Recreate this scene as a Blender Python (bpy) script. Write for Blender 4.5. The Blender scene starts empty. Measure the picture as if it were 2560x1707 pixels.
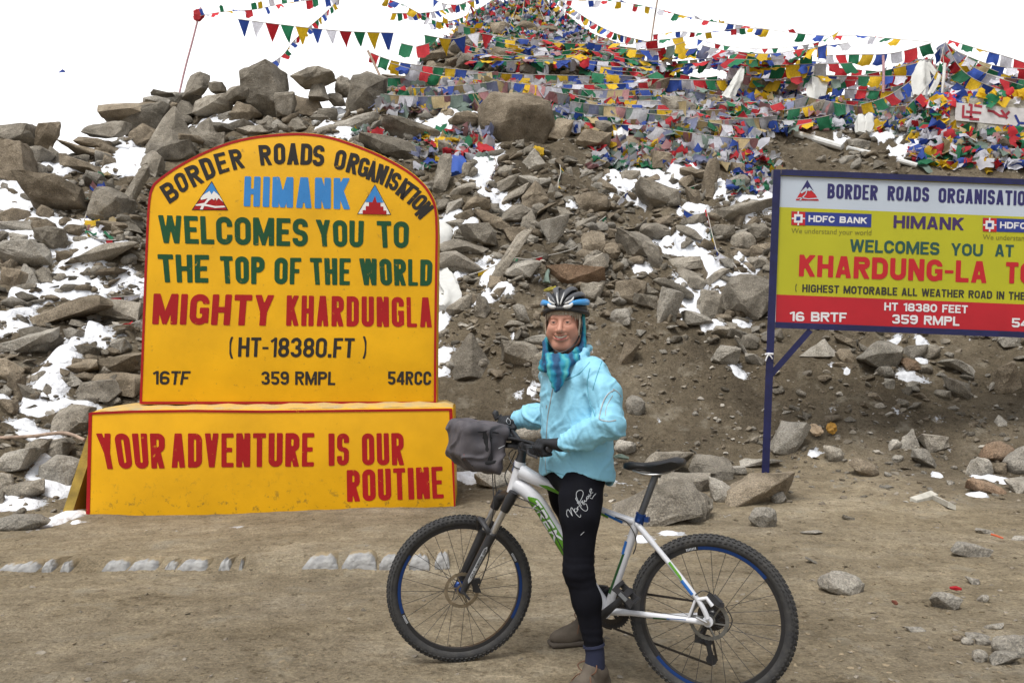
import bpy, bmesh, math, random
import numpy as np
from mathutils import Vector, Matrix, Quaternion, noise
from mathutils.bvhtree import BVHTree

SC = bpy.context.scene
C = SC.collection
# ------------------------------------------------------------------ camera, sky, sun, exposure
F, CH, VH = 2133.0, 1.38, 923.0        # focal length in photo pixels, eye height, horizon row
cam_d = bpy.data.cameras.new("camera")
cam_d.sensor_width = 36.0
cam_d.lens = F / 2560 * 36
cam_d.shift_y = (VH - 853.5) / 2560
cam_d.clip_end = 2000
cam = bpy.data.objects.new("camera", cam_d)
C.objects.link(cam)
cam.location = (0, 0, CH)
cam.rotation_euler = (math.radians(90), 0, 0)
SC.camera = cam
SUN_EL, SUN_AZ = math.radians(64), math.radians(212)   # azimuth clockwise from +Y: behind and left of the camera
w = bpy.data.worlds.new("World")
SC.world = w
w.use_nodes = True
nt = w.node_tree
bg = nt.nodes["Background"]
sky = nt.nodes.new("ShaderNodeTexSky")
sky.sky_type = 'NISHITA'
sky.sun_disc = False
sky.sun_elevation = SUN_EL
sky.sun_rotation = SUN_AZ
sky.dust_density = 4.0
hs = nt.nodes.new("ShaderNodeHueSaturation")            # thin overcast: nearly grey sky light
hs.inputs['Saturation'].default_value = 0.22
nt.links.new(sky.outputs[0], hs.inputs['Color'])
nt.links.new(hs.outputs[0], bg.inputs['Color'])
bg.inputs['Strength'].default_value = 0.105
sd = bpy.data.lights.new("sun", 'SUN')
sd.energy = 1.5
sd.angle = math.radians(22)
sd.color = (1.0, 0.97, 0.92)
sun = bpy.data.objects.new("sun", sd)
C.objects.link(sun)
dirv = Vector((math.sin(SUN_AZ) * math.cos(SUN_EL), math.cos(SUN_AZ) * math.cos(SUN_EL), math.sin(SUN_EL)))
sun.rotation_euler = dirv.to_track_quat('Z', 'Y').to_euler()
sun.location = (0, 0, 30)
SC.view_settings.view_transform = 'Standard'
SC.view_settings.look = 'None'
SC.view_settings.gamma = 1
SC.view_settings.exposure = 0.66
SC.cycles.max_bounces = 6

# ------------------------------------------------------------------ helpers
rnd = random.Random(7)
PI = math.pi


def P(u, v, Y):
    """A point of the place: the photo's direction (u, v) at depth Y metres."""
    return Vector(((u - 1280) / F * Y, Y, CH + (VH - v) / F * Y))


def mat(name, col, rough=0.7, var=0.0, scale=8.0, bump=0.0, bscale=60.0, metal=0.0, spec=0.5, col2=None, rand=0.0, transl=0.0, detail=5.0, dist=0.02):
    m = bpy.data.materials.new(name)
    m.use_nodes = True
    n, l = m.node_tree.nodes, m.node_tree.links
    b = n["Principled BSDF"]
    b.inputs['Roughness'].default_value = rough
    b.inputs['Metallic'].default_value = metal
    b.inputs['Specular IOR Level'].default_value = spec
    c4 = (*col, 1)
    b.inputs['Base Color'].default_value = c4
    co = n.new("ShaderNodeTexCoord")
    src = None
    if var > 0 or col2:
        t = n.new("ShaderNodeTexNoise")
        t.inputs['Scale'].default_value = scale
        t.inputs['Detail'].default_value = detail
        l.new(co.outputs['Object'], t.inputs['Vector'])
        r = n.new("ShaderNodeValToRGB")
        r.color_ramp.elements[0].position = 0.3
        r.color_ramp.elements[1].position = 0.7
        if col2:
            r.color_ramp.elements[0].color = c4
            r.color_ramp.elements[1].color = (*col2, 1)
        else:
            r.color_ramp.elements[0].color = tuple(x * (1 - var) for x in col) + (1,)
            r.color_ramp.elements[1].color = tuple(min(1, x * (1 + var)) for x in col) + (1,)
        l.new(t.outputs['Fac'], r.inputs['Fac'])
        src = r.outputs['Color']
    if rand > 0:
        oi = n.new("ShaderNodeObjectInfo")
        mr = n.new("ShaderNodeMapRange")
        mr.inputs['To Min'].default_value = 1 - rand
        mr.inputs['To Max'].default_value = 1 + rand
        l.new(oi.outputs['Random'], mr.inputs['Value'])
        mx = n.new("ShaderNodeHueSaturation")
        l.new(mr.outputs[0], mx.inputs['Value'])
        if src:
            l.new(src, mx.inputs['Color'])
        else:
            mx.inputs['Color'].default_value = c4
        src = mx.outputs['Color']
    if src:
        l.new(src, b.inputs['Base Color'])
    if bump > 0:
        t2 = n.new("ShaderNodeTexNoise")
        t2.inputs['Scale'].default_value = bscale
        t2.inputs['Detail'].default_value = 6
        l.new(co.outputs['Object'], t2.inputs['Vector'])
        bp = n.new("ShaderNodeBump")
        bp.inputs['Strength'].default_value = bump
        bp.inputs['Distance'].default_value = dist
        l.new(t2.outputs['Fac'], bp.inputs['Height'])
        l.new(bp.outputs[0], b.inputs['Normal'])
    if transl > 0:
        tr = n.new("ShaderNodeBsdfTranslucent")
        mixs = n.new("ShaderNodeMixShader")
        mixs.inputs[0].default_value = transl
        if src:
            l.new(src, tr.inputs['Color'])
        else:
            tr.inputs['Color'].default_value = c4
        l.new(b.outputs[0], mixs.inputs[1])
        l.new(tr.outputs[0], mixs.inputs[2])
        l.new(mixs.outputs[0], n["Material Output"].inputs['Surface'])
    return m


def tag(o, label=None, cat=None, group=None, kind=None):
    if label: o['label'] = label
    if cat: o['category'] = cat
    if group: o['group'] = group
    if kind: o['kind'] = kind
    return o


def thing(name, loc, label, cat, group=None):
    o = bpy.data.objects.new(name, None)
    o.empty_display_size = 0.2
    C.objects.link(o)
    o.location = loc
    return tag(o, label, cat, group)


def wloc(o):
    v = Vector((0, 0, 0))
    while o is not None:
        v += Vector(o.location)
        o = o.parent
    return v


def link_mesh(name, me, parent=None, mats=(), origin=None):
    """Link mesh data given in world coordinates as one object (child of parent, or with its own origin)."""
    o = bpy.data.objects.new(name, me)
    C.objects.link(o)
    for m in (mats if isinstance(mats, (list, tuple)) else [mats]):
        me.materials.append(m)
    if parent is not None:
        o.parent = parent
        me.transform(Matrix.Translation(-wloc(parent)))
    elif origin is not None:
        o.location = origin
        me.transform(Matrix.Translation(-Vector(origin)))
    return o


class MB:
    """Collects world-space geometry for one mesh."""
    def __init__(s):
        s.v, s.f, s.m = [], [], []
        s.mi = 0

    def add(s, vs, fs):
        k = len(s.v)
        s.v.extend([tuple(p) for p in vs])
        s.f.extend([tuple(i + k for i in f) for f in fs])
        s.m.extend([s.mi] * len(fs))

    def box(s, c, ax, ay, az):
        c, ax, ay, az = Vector(c), Vector(ax), Vector(ay), Vector(az)
        vs = [c + i * ax + j * ay + k * az for k in (-1, 1) for j in (-1, 1) for i in (-1, 1)]
        s.add(vs, [(0, 2, 3, 1), (4, 5, 7, 6), (0, 1, 5, 4), (2, 6, 7, 3), (0, 4, 6, 2), (1, 3, 7, 5)])

    def tube(s, path, rad, n=10, caps=True, flat=None):
        """flat=(vector, factor): squash the section along that direction."""
        path = [Vector(p) for p in path]
        if not isinstance(rad, (list, tuple)): rad = [rad] * len(path)
        t0 = (path[1] - path[0]).normalized()
        a = t0.orthogonal().normalized()
        if flat: a = (Vector(flat[0]) - t0 * t0.dot(Vector(flat[0]))).normalized()
        vs = []
        for i, p in enumerate(path):
            t = ((path[min(i + 1, len(path) - 1)] - path[max(i - 1, 0)])).normalized()
            a = (a - t * a.dot(t)).normalized()
            b = t.cross(a)
            fa = flat[1] if flat else 1.0
            for k in range(n):
                q = 2 * PI * k / n
                vs.append(p + (a * math.cos(q) * fa + b * math.sin(q)) * rad[i])
        fs = []
        for i in range(len(path) - 1):
            for k in range(n):
                k2 = (k + 1) % n
                fs.append((i * n + k, i * n + k2, (i + 1) * n + k2, (i + 1) * n + k))
        if caps:
            fs.append(tuple(range(n - 1, -1, -1)))
            fs.append(tuple((len(path) - 1) * n + k for k in range(n)))
        s.add(vs, fs)

    def ring(s, c, ax, R, prof, n=64, a0=0, a1=2 * PI):
        """Lathe: profile of (dr, dz) about centre c and axis ax; dr added to R."""
        ax = Vector(ax).normalized(); c = Vector(c)
        e1 = Vector((0, 0, 1)); e1 = (e1 - ax * ax.dot(e1)).normalized(); e2 = ax.cross(e1)
        full = abs(a1 - a0 - 2 * PI) < 1e-6
        m = n if full else n + 1
        k = len(prof)
        vs = []
        for i in range(m):
            q = a0 + (a1 - a0) * i / n
            d = e1 * math.cos(q) + e2 * math.sin(q)
            for (r, z) in prof: vs.append(c + d * (R + r) + ax * z)
        fs = []
        for i in range(n):
            j = (i + 1) % m
            for q in range(k):
                q2 = (q + 1) % k
                fs.append((i * k + q, j * k + q, j * k + q2, i * k + q2))
        s.add(vs, fs)

    def disc(s, c, ax, R, th, n=24, r0=0.0):
        if r0 > 0: s.ring(c, ax, 0, [(r0, -th), (R, -th), (R, th), (r0, th)], n)
        else: s.tube([Vector(c) - Vector(ax).normalized() * th, Vector(c) + Vector(ax).normalized() * th], R, n)

    def build(s, name, mats, parent=None, smooth=True, origin=None, sharp=35):
        me = bpy.data.meshes.new(name)
        me.from_pydata(s.v, [], s.f)
        me.polygons.foreach_set('material_index', s.m)
        bm = bmesh.new(); bm.from_mesh(me)
        bmesh.ops.recalc_face_normals(bm, faces=bm.faces)
        if smooth:
            for f in bm.faces: f.smooth = True
            lim = math.radians(sharp)
            for e in bm.edges:
                if len(e.link_faces) == 2 and e.calc_face_angle(0) > lim: e.smooth = False
        bm.to_mesh(me); bm.free()
        return link_mesh(name, me, parent, mats, origin)


def spline(pts, n=8):
    """Catmull-Rom through the points."""
    pts = [Vector(p) for p in pts]
    out = []
    for i in range(len(pts) - 1):
        p0, p1, p2, p3 = pts[max(i - 1, 0)], pts[i], pts[i + 1], pts[min(i + 2, len(pts) - 1)]
        for k in range(n):
            t = k / n
            out.append(0.5 * ((2 * p1) + (p2 - p0) * t + (2 * p0 - 5 * p1 + 4 * p2 - p3) * t * t + (3 * p1 - p0 - 3 * p2 + p3) * t ** 3))
    out.append(pts[-1])
    return out


def hash2(ix, iy, seed):
    h = (ix.astype(np.int64) * 374761393 + iy.astype(np.int64) * 668265263 + seed * 974634777) & 0xffffffff
    h = ((h ^ (h >> 13)) * 1274126177) & 0xffffffff
    h = h ^ (h >> 16)
    return (h & 0xffffff) / float(0xffffff)


def vnoise(x, y, seed=0):
    """Gradient-like smooth value noise in -1..1, numpy."""
    x = np.asarray(x, float); y = np.asarray(y, float)
    ix, iy = np.floor(x), np.floor(y)
    fx, fy = x - ix, y - iy
    fx = fx * fx * fx * (fx * (fx * 6 - 15) + 10); fy = fy * fy * fy * (fy * (fy * 6 - 15) + 10)
    a, b = hash2(ix, iy, seed), hash2(ix + 1, iy, seed)
    c, d = hash2(ix, iy + 1, seed), hash2(ix + 1, iy + 1, seed)
    return ((a * (1 - fx) + b * fx) * (1 - fy) + (c * (1 - fx) + d * fx) * fy) * 2 - 1


def fbm(x, y, seed=0, o=4):
    r, a = 0, 1.0
    x = np.asarray(x, float); y = np.asarray(y, float)
    for k in range(o):
        r = r + a * vnoise(x * 2 ** k + 17 * k, y * 2 ** k - 9 * k, seed + k); a *= 0.5
    return r


def sstep(a, b, x):
    t = np.clip((np.asarray(x, float) - a) / (b - a), 0, 1)
    return t * t * (3 - 2 * t)
# ------------------------------------------------------------------ ground and rubble hillside
SL = 0.70
TOE_U = [-1500, -300, 0, 200, 500, 1100, 1300, 1600, 1900, 2300, 2600, 4000]
TOE_Y = [7.6, 7.8, 7.9, 8.3, 9.0, 9.0, 8.9, 9.3, 9.6, 9.3, 9.0, 9.0]
CR_U = [-1500, -600, 0, 250, 300, 480, 560, 700, 800, 900, 980, 1050, 1120, 1200, 1300, 1400, 1480, 1600, 1750, 1900, 2050, 2130, 2200, 2290, 2400, 2560, 3200, 4000]
CR_V = [380, 350, 335, 335, 300, 262, 250, 252, 240, 218, 175, 125, 75, 22, -22, 18, 92, 150, 190, 215, 240, 240, 195, 165, 170, 190, 240, 300]


def ground_z(x, y):
    k = sstep(5.72, 5.92, y) * (1 - sstep(-0.45, 0.35, x))
    step = 0.045 + 0.022 * np.clip(x + 3.8, 0, 3.5)
    z = k * step
    z = z + (1 - k) * sstep(5.5, 9.6, y) * 0.20
    z = z + 0.012 * fbm(x * 0.8, y * 0.8, 3) * sstep(2.0, 4.5, np.abs(y)) + 0.008 * fbm(x * 1.6, y * 5, 5) + 0.004 * fbm(x * 9, y * 9, 6, 3)
    wb = np.exp(-((x - 0.3) / 1.3) ** 4 - ((y - 3.8) / 0.75) ** 4)      # trodden flat where the bike stands
    z = z * (1 - wb) + 0.005 * wb
    return z


def H(x, y):
    x = np.asarray(x, float); y = np.asarray(y, float)
    yy = np.maximum(y, 3.0)
    u = np.clip(x / yy * F + 1280, -1500, 4000)
    toe = np.interp(u, TOE_U, TOE_Y)
    e = (VH - np.interp(u, CR_U, CR_V)) / F
    yc = (CH - 0.15 + SL * toe) / (SL - e)
    d = y - toe
    d1 = 0.5 * (d + np.sqrt(d * d + 0.08))                 # soft max(d, 0)
    lim = yc - toe
    k = 0.9
    a = np.exp(-np.clip(d1 - lim, -20, 20) / k)
    dm = -k * np.log(np.exp(-np.clip(d1, 0, 60) / k) + np.exp(-lim / k))
    z = ground_z(x, y) + SL * dm - 0.30 * np.maximum(d1 - lim, 0)
    am = sstep(0.1, 2.5, d)
    z = z + am * (0.24 * fbm(x * 0.45, y * 0.45, 11) + 0.13 * fbm(x * 1.5, y * 1.5, 21, 3) + 0.05 * fbm(x * 5, y * 5, 31, 3))
    return z


def spread(a, b, n0, out, n1):
    mid = np.arange(a, b + 1e-6, n0)
    g = np.cumsum(n0 * 1.25 ** np.arange(1, n1))
    return np.concatenate([(a - g * out)[::-1], mid, b + g * out])


gx = spread(-9.5, 12.5, 0.075, 1.0, 28)
gy = np.concatenate([np.linspace(-90, 0, 14), np.arange(0.5, 2.5, 0.25), np.arange(2.6, 31, 0.075), 31 + np.cumsum(0.1 * 1.25 ** np.arange(1, 22))])
GX, GY = np.meshgrid(gx, gy)
GZ = H(GX, GY)
GZ = np.where(GY > 34, np.minimum(GZ, 2.0), GZ)


def grid_mesh(name, X, Y, Z, keep=None):
    ny, nx = X.shape
    idx = np.arange(nx * ny).reshape(ny, nx)
    q = np.stack([idx[:-1, :-1], idx[:-1, 1:], idx[1:, 1:], idx[1:, :-1]], -1).reshape(-1, 4)
    co = np.stack([X, Y, Z], -1).reshape(-1, 3)
    if keep is not None:
        kq = keep.reshape(-1)
        q = q[kq[q].any(1)]
        used = np.unique(q)
        remap = np.full(len(co), -1); remap[used] = np.arange(len(used))
        co, q = co[used], remap[q]
    me = bpy.data.meshes.new(name)
    me.vertices.add(len(co)); me.vertices.foreach_set('co', co.astype(np.float32).ravel())
    me.loops.add(len(q) * 4); me.loops.foreach_set('vertex_index', q.astype(np.int32).ravel())
    me.polygons.add(len(q)); me.polygons.foreach_set('loop_start', np.arange(0, len(q) * 4, 4, dtype=np.int32))
    me.update(); me.validate()
    me.polygons.foreach_set('use_smooth', np.ones(len(q), dtype=bool))
    return me


def dirt_material():
    m = bpy.data.materials.new("dirt"); m.use_nodes = True
    n, l = m.node_tree.nodes, m.node_tree.links
    b = n["Principled BSDF"]; b.inputs['Roughness'].default_value = 0.95; b.inputs['Specular IOR Level'].default_value = 0.15
    co = n.new("ShaderNodeTexCoord")

    def nz(scale, detail=6, rough=0.6):
        t = n.new("ShaderNodeTexNoise"); t.inputs['Scale'].default_value = scale; t.inputs['Detail'].default_value = detail
        t.inputs['Roughness'].default_value = rough
        l.new(co.outputs['Object'], t.inputs['Vector']); return t

    def ramp(f, *st):
        r = n.new("ShaderNodeValToRGB"); e = r.color_ramp.elements
        while len(e) < len(st): e.new(0.5)
        for k, (p, c) in enumerate(st): e[k].position = p; e[k].color = (*c, 1)
        l.new(f, r.inputs['Fac']); return r.outputs['Color']

    def mix(f, a, c, mode='MIX'):
        x = n.new("ShaderNodeMix"); x.data_type = 'RGBA'; x.blend_type = mode
        if isinstance(f, float): x.inputs[0].default_value = f
        else: l.new(f, x.inputs[0])
        l.new(a, x.inputs[6]); l.new(c, x.inputs[7]); return x.outputs[2]
    mp = n.new("ShaderNodeMapping"); mp.inputs['Scale'].default_value = (0.85, 1.25, 1); l.new(co.outputs['Object'], mp.inputs['Vector'])
    rn = n.new("ShaderNodeTexNoise"); rn.inputs['Scale'].default_value = 1.3; rn.inputs['Detail'].default_value = 9; rn.inputs['Roughness'].default_value = .68; l.new(mp.outputs[0], rn.inputs['Vector'])
    road = ramp(rn.outputs['Fac'], (0.27, (0.225, 0.180, 0.115)), (0.43, (0.35, 0.29, 0.198)), (0.56, (0.42, 0.352, 0.248)), (0.72, (0.56, 0.485, 0.365)))
    slope = ramp(nz(0.8, 8).outputs['Fac'], (0.3, (0.098, 0.079, 0.055)), (0.5, (0.160, 0.131, 0.091)), (0.72, (0.235, 0.198, 0.143)))
    at = n.new("ShaderNodeAttribute"); at.attribute_name = "slope"
    base = mix(at.outputs['Fac'], road, slope)
    grit = ramp(nz(55, 4, 0.7).outputs['Fac'], (0.30, (0.55, 0.55, 0.54)), (0.5, (1, 1, 1)), (0.68, (1.45, 1.42, 1.36)))
    base = mix(0.75, base, grit, 'MULTIPLY')
    big = ramp(nz(0.42, 4).outputs['Fac'], (0.36, (0.80, 0.80, 0.81)), (0.60, (1.10, 1.09, 1.07)))
    base = mix(0.9, base, big, 'MULTIPLY')
    scuff = ramp(nz(6.5, 7, 0.7).outputs['Fac'], (0.36, (0.72, 0.71, 0.69)), (0.52, (1, 1, 1)), (0.66, (1.22, 1.21, 1.19)))
    base = mix(0.8, base, scuff, 'MULTIPLY')
    pale = ramp(nz(3.3, 6).outputs['Fac'], (0.57, (0, 0, 0)), (0.70, (0.5, 0.5, 0.5)))
    pc = n.new("ShaderNodeRGB"); pc.outputs[0].default_value = (0.42, 0.38, 0.30, 1)
    base = mix(pale, base, pc.outputs[0])
    ds = n.new("ShaderNodeAttribute"); ds.attribute_name = "dusting"
    dm = n.new("ShaderNodeMath"); dm.operation = 'MULTIPLY_ADD'; dm.inputs[1].default_value = 0.55; l.new(ds.outputs['Fac'], dm.inputs[0]); l.new(nz(26, 5, 0.75).outputs['Fac'], dm.inputs[2])
    dr = ramp(dm.outputs[0], (0.80, (0, 0, 0)), (0.90, (1, 1, 1)))
    clod = ramp(nz(17, 5, 0.75).outputs['Fac'], (0.555, (1, 1, 1)), (0.63, (0.52, 0.49, 0.45)))
    base = mix(0.8, base, clod, 'MULTIPLY')
    sc_ = n.new("ShaderNodeRGB"); sc_.outputs[0].default_value = (0.76, 0.78, 0.82, 1)
    base = mix(dr, base, sc_.outputs[0])
    l.new(base, b.inputs['Base Color'])
    # bump: clods, grit
    add = n.new("ShaderNodeMath"); add.operation = 'ADD'
    t1 = nz(9, 8, 0.72); t2 = nz(30, 6, 0.75)
    ml = n.new("ShaderNodeMath"); ml.operation = 'MULTIPLY'; ml.inputs[1].default_value = 0.5
    l.new(t2.outputs['Fac'], ml.inputs[0]); l.new(t1.outputs['Fac'], add.inputs[0]); l.new(ml.outputs[0], add.inputs[1])
    bp = n.new("ShaderNodeBump"); bp.inputs['Strength'].default_value = 1.0; bp.inputs['Distance'].default_value = 0.085
    l.new(add.outputs[0], bp.inputs['Height']); l.new(bp.outputs[0], b.inputs['Normal'])
    return m


M_DIRT = dirt_material()
me = grid_mesh("ground", GX, GY, GZ)
yy = np.maximum(GY, 3.0); UU = np.clip(GX / yy * F + 1280, -1500, 4000)
sl = sstep(-1.6, 0.9, GY - np.interp(UU, TOE_U, TOE_Y) + 0.7 * fbm(GX * 0.9, GY * 0.9, 41)).reshape(-1)
at = me.attributes.new("slope", 'FLOAT', 'POINT'); at.data.foreach_set('value', sl.astype(np.float32))
ground = link_mesh("ground", me, None, M_DIRT)
tag(ground, kind='structure')
GB = BVHTree.FromPolygons([tuple(v.co) for v in me.vertices], [tuple(p.vertices) for p in me.polygons])
CAMP = Vector((0, 0, CH))


def hit(u, v):
    """The ground point the photo shows at (u, v); if the ray passes over the crest, the crest below it."""
    for k in range(80):
        d = (P(u, v + 6 * k, 10.0) - CAMP).normalized()
        r = GB.ray_cast(CAMP, d, 60)
        if r[0] is not None and r[0].y < 34: return r[0]
    return P(u, v, 20)


def gz(x, y):
    return float(H(np.array([x]), np.array([y]))[0])


# snow-covered mountain side behind
M_SNOW = mat("snow", (0.93, 0.94, 0.96), 0.6, var=0.03, scale=0.6, bump=0.3, bscale=3.0, dist=0.08)
sx = np.linspace(-230, 230, 70); sy = np.concatenate([np.linspace(17, 60, 40), np.linspace(64, 230, 40)])
SX, SY = np.meshgrid(sx, sy)
SZ = 3.6 + 0.5 * (SY - 19) + 0.9 * fbm(SX * 0.05, SY * 0.05, 61) * sstep(24, 60, SY)
hill = link_mesh("snow_mountain", grid_mesh("snow_mountain", SX, SY, SZ), None, M_SNOW)
tag(hill, kind='structure')

# snow lying between the rocks: (u, v, half width, half height, strength) in photo pixels
SNOW = [(20, 470, 70, 45, 1), (70, 430, 60, 18, .9), (140, 420, 50, 22, .9), (330, 390, 40, 22, 1.1), (300, 372, 25, 10, .8), (10, 540, 40, 30, 1), (110, 560, 70, 22, 1), (190, 590, 50, 35, 1.1), (240, 605, 60, 12, .9),
        (170, 680, 30, 60, .9), (120, 720, 80, 14, .9), (60, 740, 50, 16, .8), (310, 690, 45, 10, .9), (250, 720, 90, 10, .7), (325, 705, 30, 12, .9), (20, 800, 30, 40, .8), (90, 765, 40, 15, .6), (240, 770, 12, 20, .9),
        (235, 825, 14, 14, .9), (220, 845, 40, 10, .6), (150, 890, 22, 40, .8), (165, 905, 14, 22, .9), (130, 950, 26, 16, 1), (95, 970, 40, 8, .6), (85, 1025, 32, 20, 1), (60, 1060, 38, 14, 1), (10, 1000, 20, 10, .8),
        (215, 1012, 16, 8, .8), (160, 1010, 8, 8, .7), (110, 1100, 50, 8, .8), (95, 1170, 14, 30, .9), (135, 1215, 30, 22, 1.1), (40, 1260, 28, 14, 1), (145, 1302, 24, 16, 1.2), (190, 1305, 16, 6, .9), (20, 1230, 8, 20, .8),
        (555, 303, 45, 12, 1.1), (585, 295, 20, 8, 1), (835, 320, 26, 12, 1.1), (850, 230, 22, 14, .9), (875, 340, 18, 6, .9), (1150, 305, 70, 20, 1.2), (1200, 330, 30, 14, .9), (1105, 290, 20, 10, .9),
        (1205, 440, 24, 40, 1.1), (1225, 400, 22, 20, 1), (1240, 500, 28, 16, .9), (1270, 530, 30, 7, .7), (1150, 545, 50, 8, .9), (1115, 575, 30, 30, 1), (1170, 560, 16, 14, .9), (1300, 565, 18, 10, .9),
        (1225, 690, 26, 30, 1), (1250, 720, 28, 14, 1), (1170, 700, 34, 14, .7), (1335, 690, 8, 14, .8), (1430, 510, 14, 10, .8), (1555, 465, 24, 30, 1.1), (1590, 430, 36, 16, 1.1), (1670, 445, 40, 20, 1.1), (1700, 430, 30, 10, .9),
        (1590, 510, 20, 16, .8), (1740, 520, 26, 8, .8), (1745, 570, 20, 24, 1.1), (1720, 610, 40, 26, 1.2), (1680, 615, 26, 16, 1), (1760, 640, 26, 24, 1.1), (1780, 680, 24, 18, 1), (1605, 675, 14, 12, .9), (1870, 660, 30, 14, .9),
        (1860, 695, 16, 10, .8), (1725, 770, 30, 36, 1), (1745, 735, 26, 16, .9), (1800, 750, 10, 24, .8), (1830, 470, 36, 22, .8), (1905, 490, 26, 30, .9), (1880, 450, 20, 10, .7), (1840, 640, 30, 8, .7),
        (2100, 250, 34, 26, 1.2), (2090, 230, 60, 12, .6), (2180, 335, 60, 10, .8), (2240, 375, 16, 10, .9), (2300, 360, 20, 14, .8),
        (1105, 800, 16, 26, 1), (1105, 900, 16, 24, 1), (1330, 975, 16, 12, .9), (1290, 985, 10, 6, .6), (1285, 842, 6, 12, .7), (2230, 865, 24, 8, .9), (2300, 850, 10, 12, .9), (2295, 895, 14, 10, .9), (2280, 940, 28, 9, .9),
        (2115, 928, 10, 4, .8), (2080, 914, 10, 5, .7), (1840, 925, 14, 7, 1), (1600, 1343, 34, 2.5, .75), (1660, 1333, 26, 2.5, .75), (2490, 1200, 18, 8, .9), (2445, 1237, 22, 6, .9), (2345, 1190, 8, 4, .8), (2030, 1135, 12, 5, .8),
        (1160, 1180, 30, 16, 1), (1190, 1195, 26, 10, .9), (1215, 700, 10, 8, .6), (1790, 812, 16, 6, .9), (1845, 808, 16, 7, .9), (1760, 818, 8, 4, .7)]
fx_ = np.arange(-9.0, 9.6, 0.044); fy_ = np.arange(6.6, 27, 0.044)
FX, FY = np.meshgrid(fx_, fy_)
FZ = H(FX, FY)
mask = np.full(FX.shape, -0.6)
for (u, v, ru, rv, s) in SNOW:
    p = hit(u, v)
    ya, yb = hit(u, v + rv).y, hit(u, v - rv).y
    rx, ry = ru * p.y / F * 1.55, max(0.09, min(abs(yb - ya) / 2 * 1.45, 2.4))
    i0, i1 = np.searchsorted(fx_, [p.x - 2.6 * rx, p.x + 2.6 * rx]); j0, j1 = np.searchsorted(fy_, [p.y - 2.6 * ry, p.y + 2.6 * ry])
    w_ = (slice(j0, j1), slice(i0, i1))
    g = s * 1.05 * np.exp(-(((FX[w_] - p.x) / rx) ** 2 + ((FY[w_] - p.y) / ry) ** 2) * 0.8)
    mask[w_] = np.maximum(mask[w_], -0.6 + 1.13 * g * (1.12 if p.x < -2.2 else 1.0))
act = mask > -0.45
nz_ = 0.24 * fbm(FX * 2.3, FY * 2.3, 71, 3) + 0.27 * fbm(FX * 7, FY * 7, 77, 3)
mask = mask + nz_
keep = (mask > 0) & act
far = np.clip(FY / 12, 0.5, 1.6)
sz = FZ + np.where(mask > 0, 0.006 + 0.05 * far * (1 - np.exp(-np.maximum(mask, 0) * 4)) + 0.012 * far * vnoise(FX * 5, FY * 5, 79), np.maximum(mask, -0.3) * 0.25)
M_SNOW2 = mat("old_snow", (0.76, 0.78, 0.82), 0.7, var=0.14, scale=5, bump=0.8, bscale=14, dist=0.06)
snow = link_mesh("snow_patches", grid_mesh("snow_patches", FX, FY, sz, keep), None, M_SNOW2)
tag(snow, "old white snow lying in patches between the rocks of the slope", "snow", kind='stuff')
# thin dusting of snow on the earth round the patches
ix = np.clip((gx - fx_[0]) / 0.044, 0, len(fx_) - 1).astype(int); iy = np.clip((gy - fy_[0]) / 0.044, 0, len(fy_) - 1).astype(int)
du = np.clip((mask[np.ix_(iy, ix)] + 0.34) / 0.40, 0, 1)
du[(gy < fy_[0]) | (gy > fy_[-1]), :] = 0; du[:, (gx < fx_[0]) | (gx > fx_[-1])] = 0
at = ground.data.attributes.new("dusting", 'FLOAT', 'POINT'); at.data.foreach_set('value', du.astype(np.float32).ravel())
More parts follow.
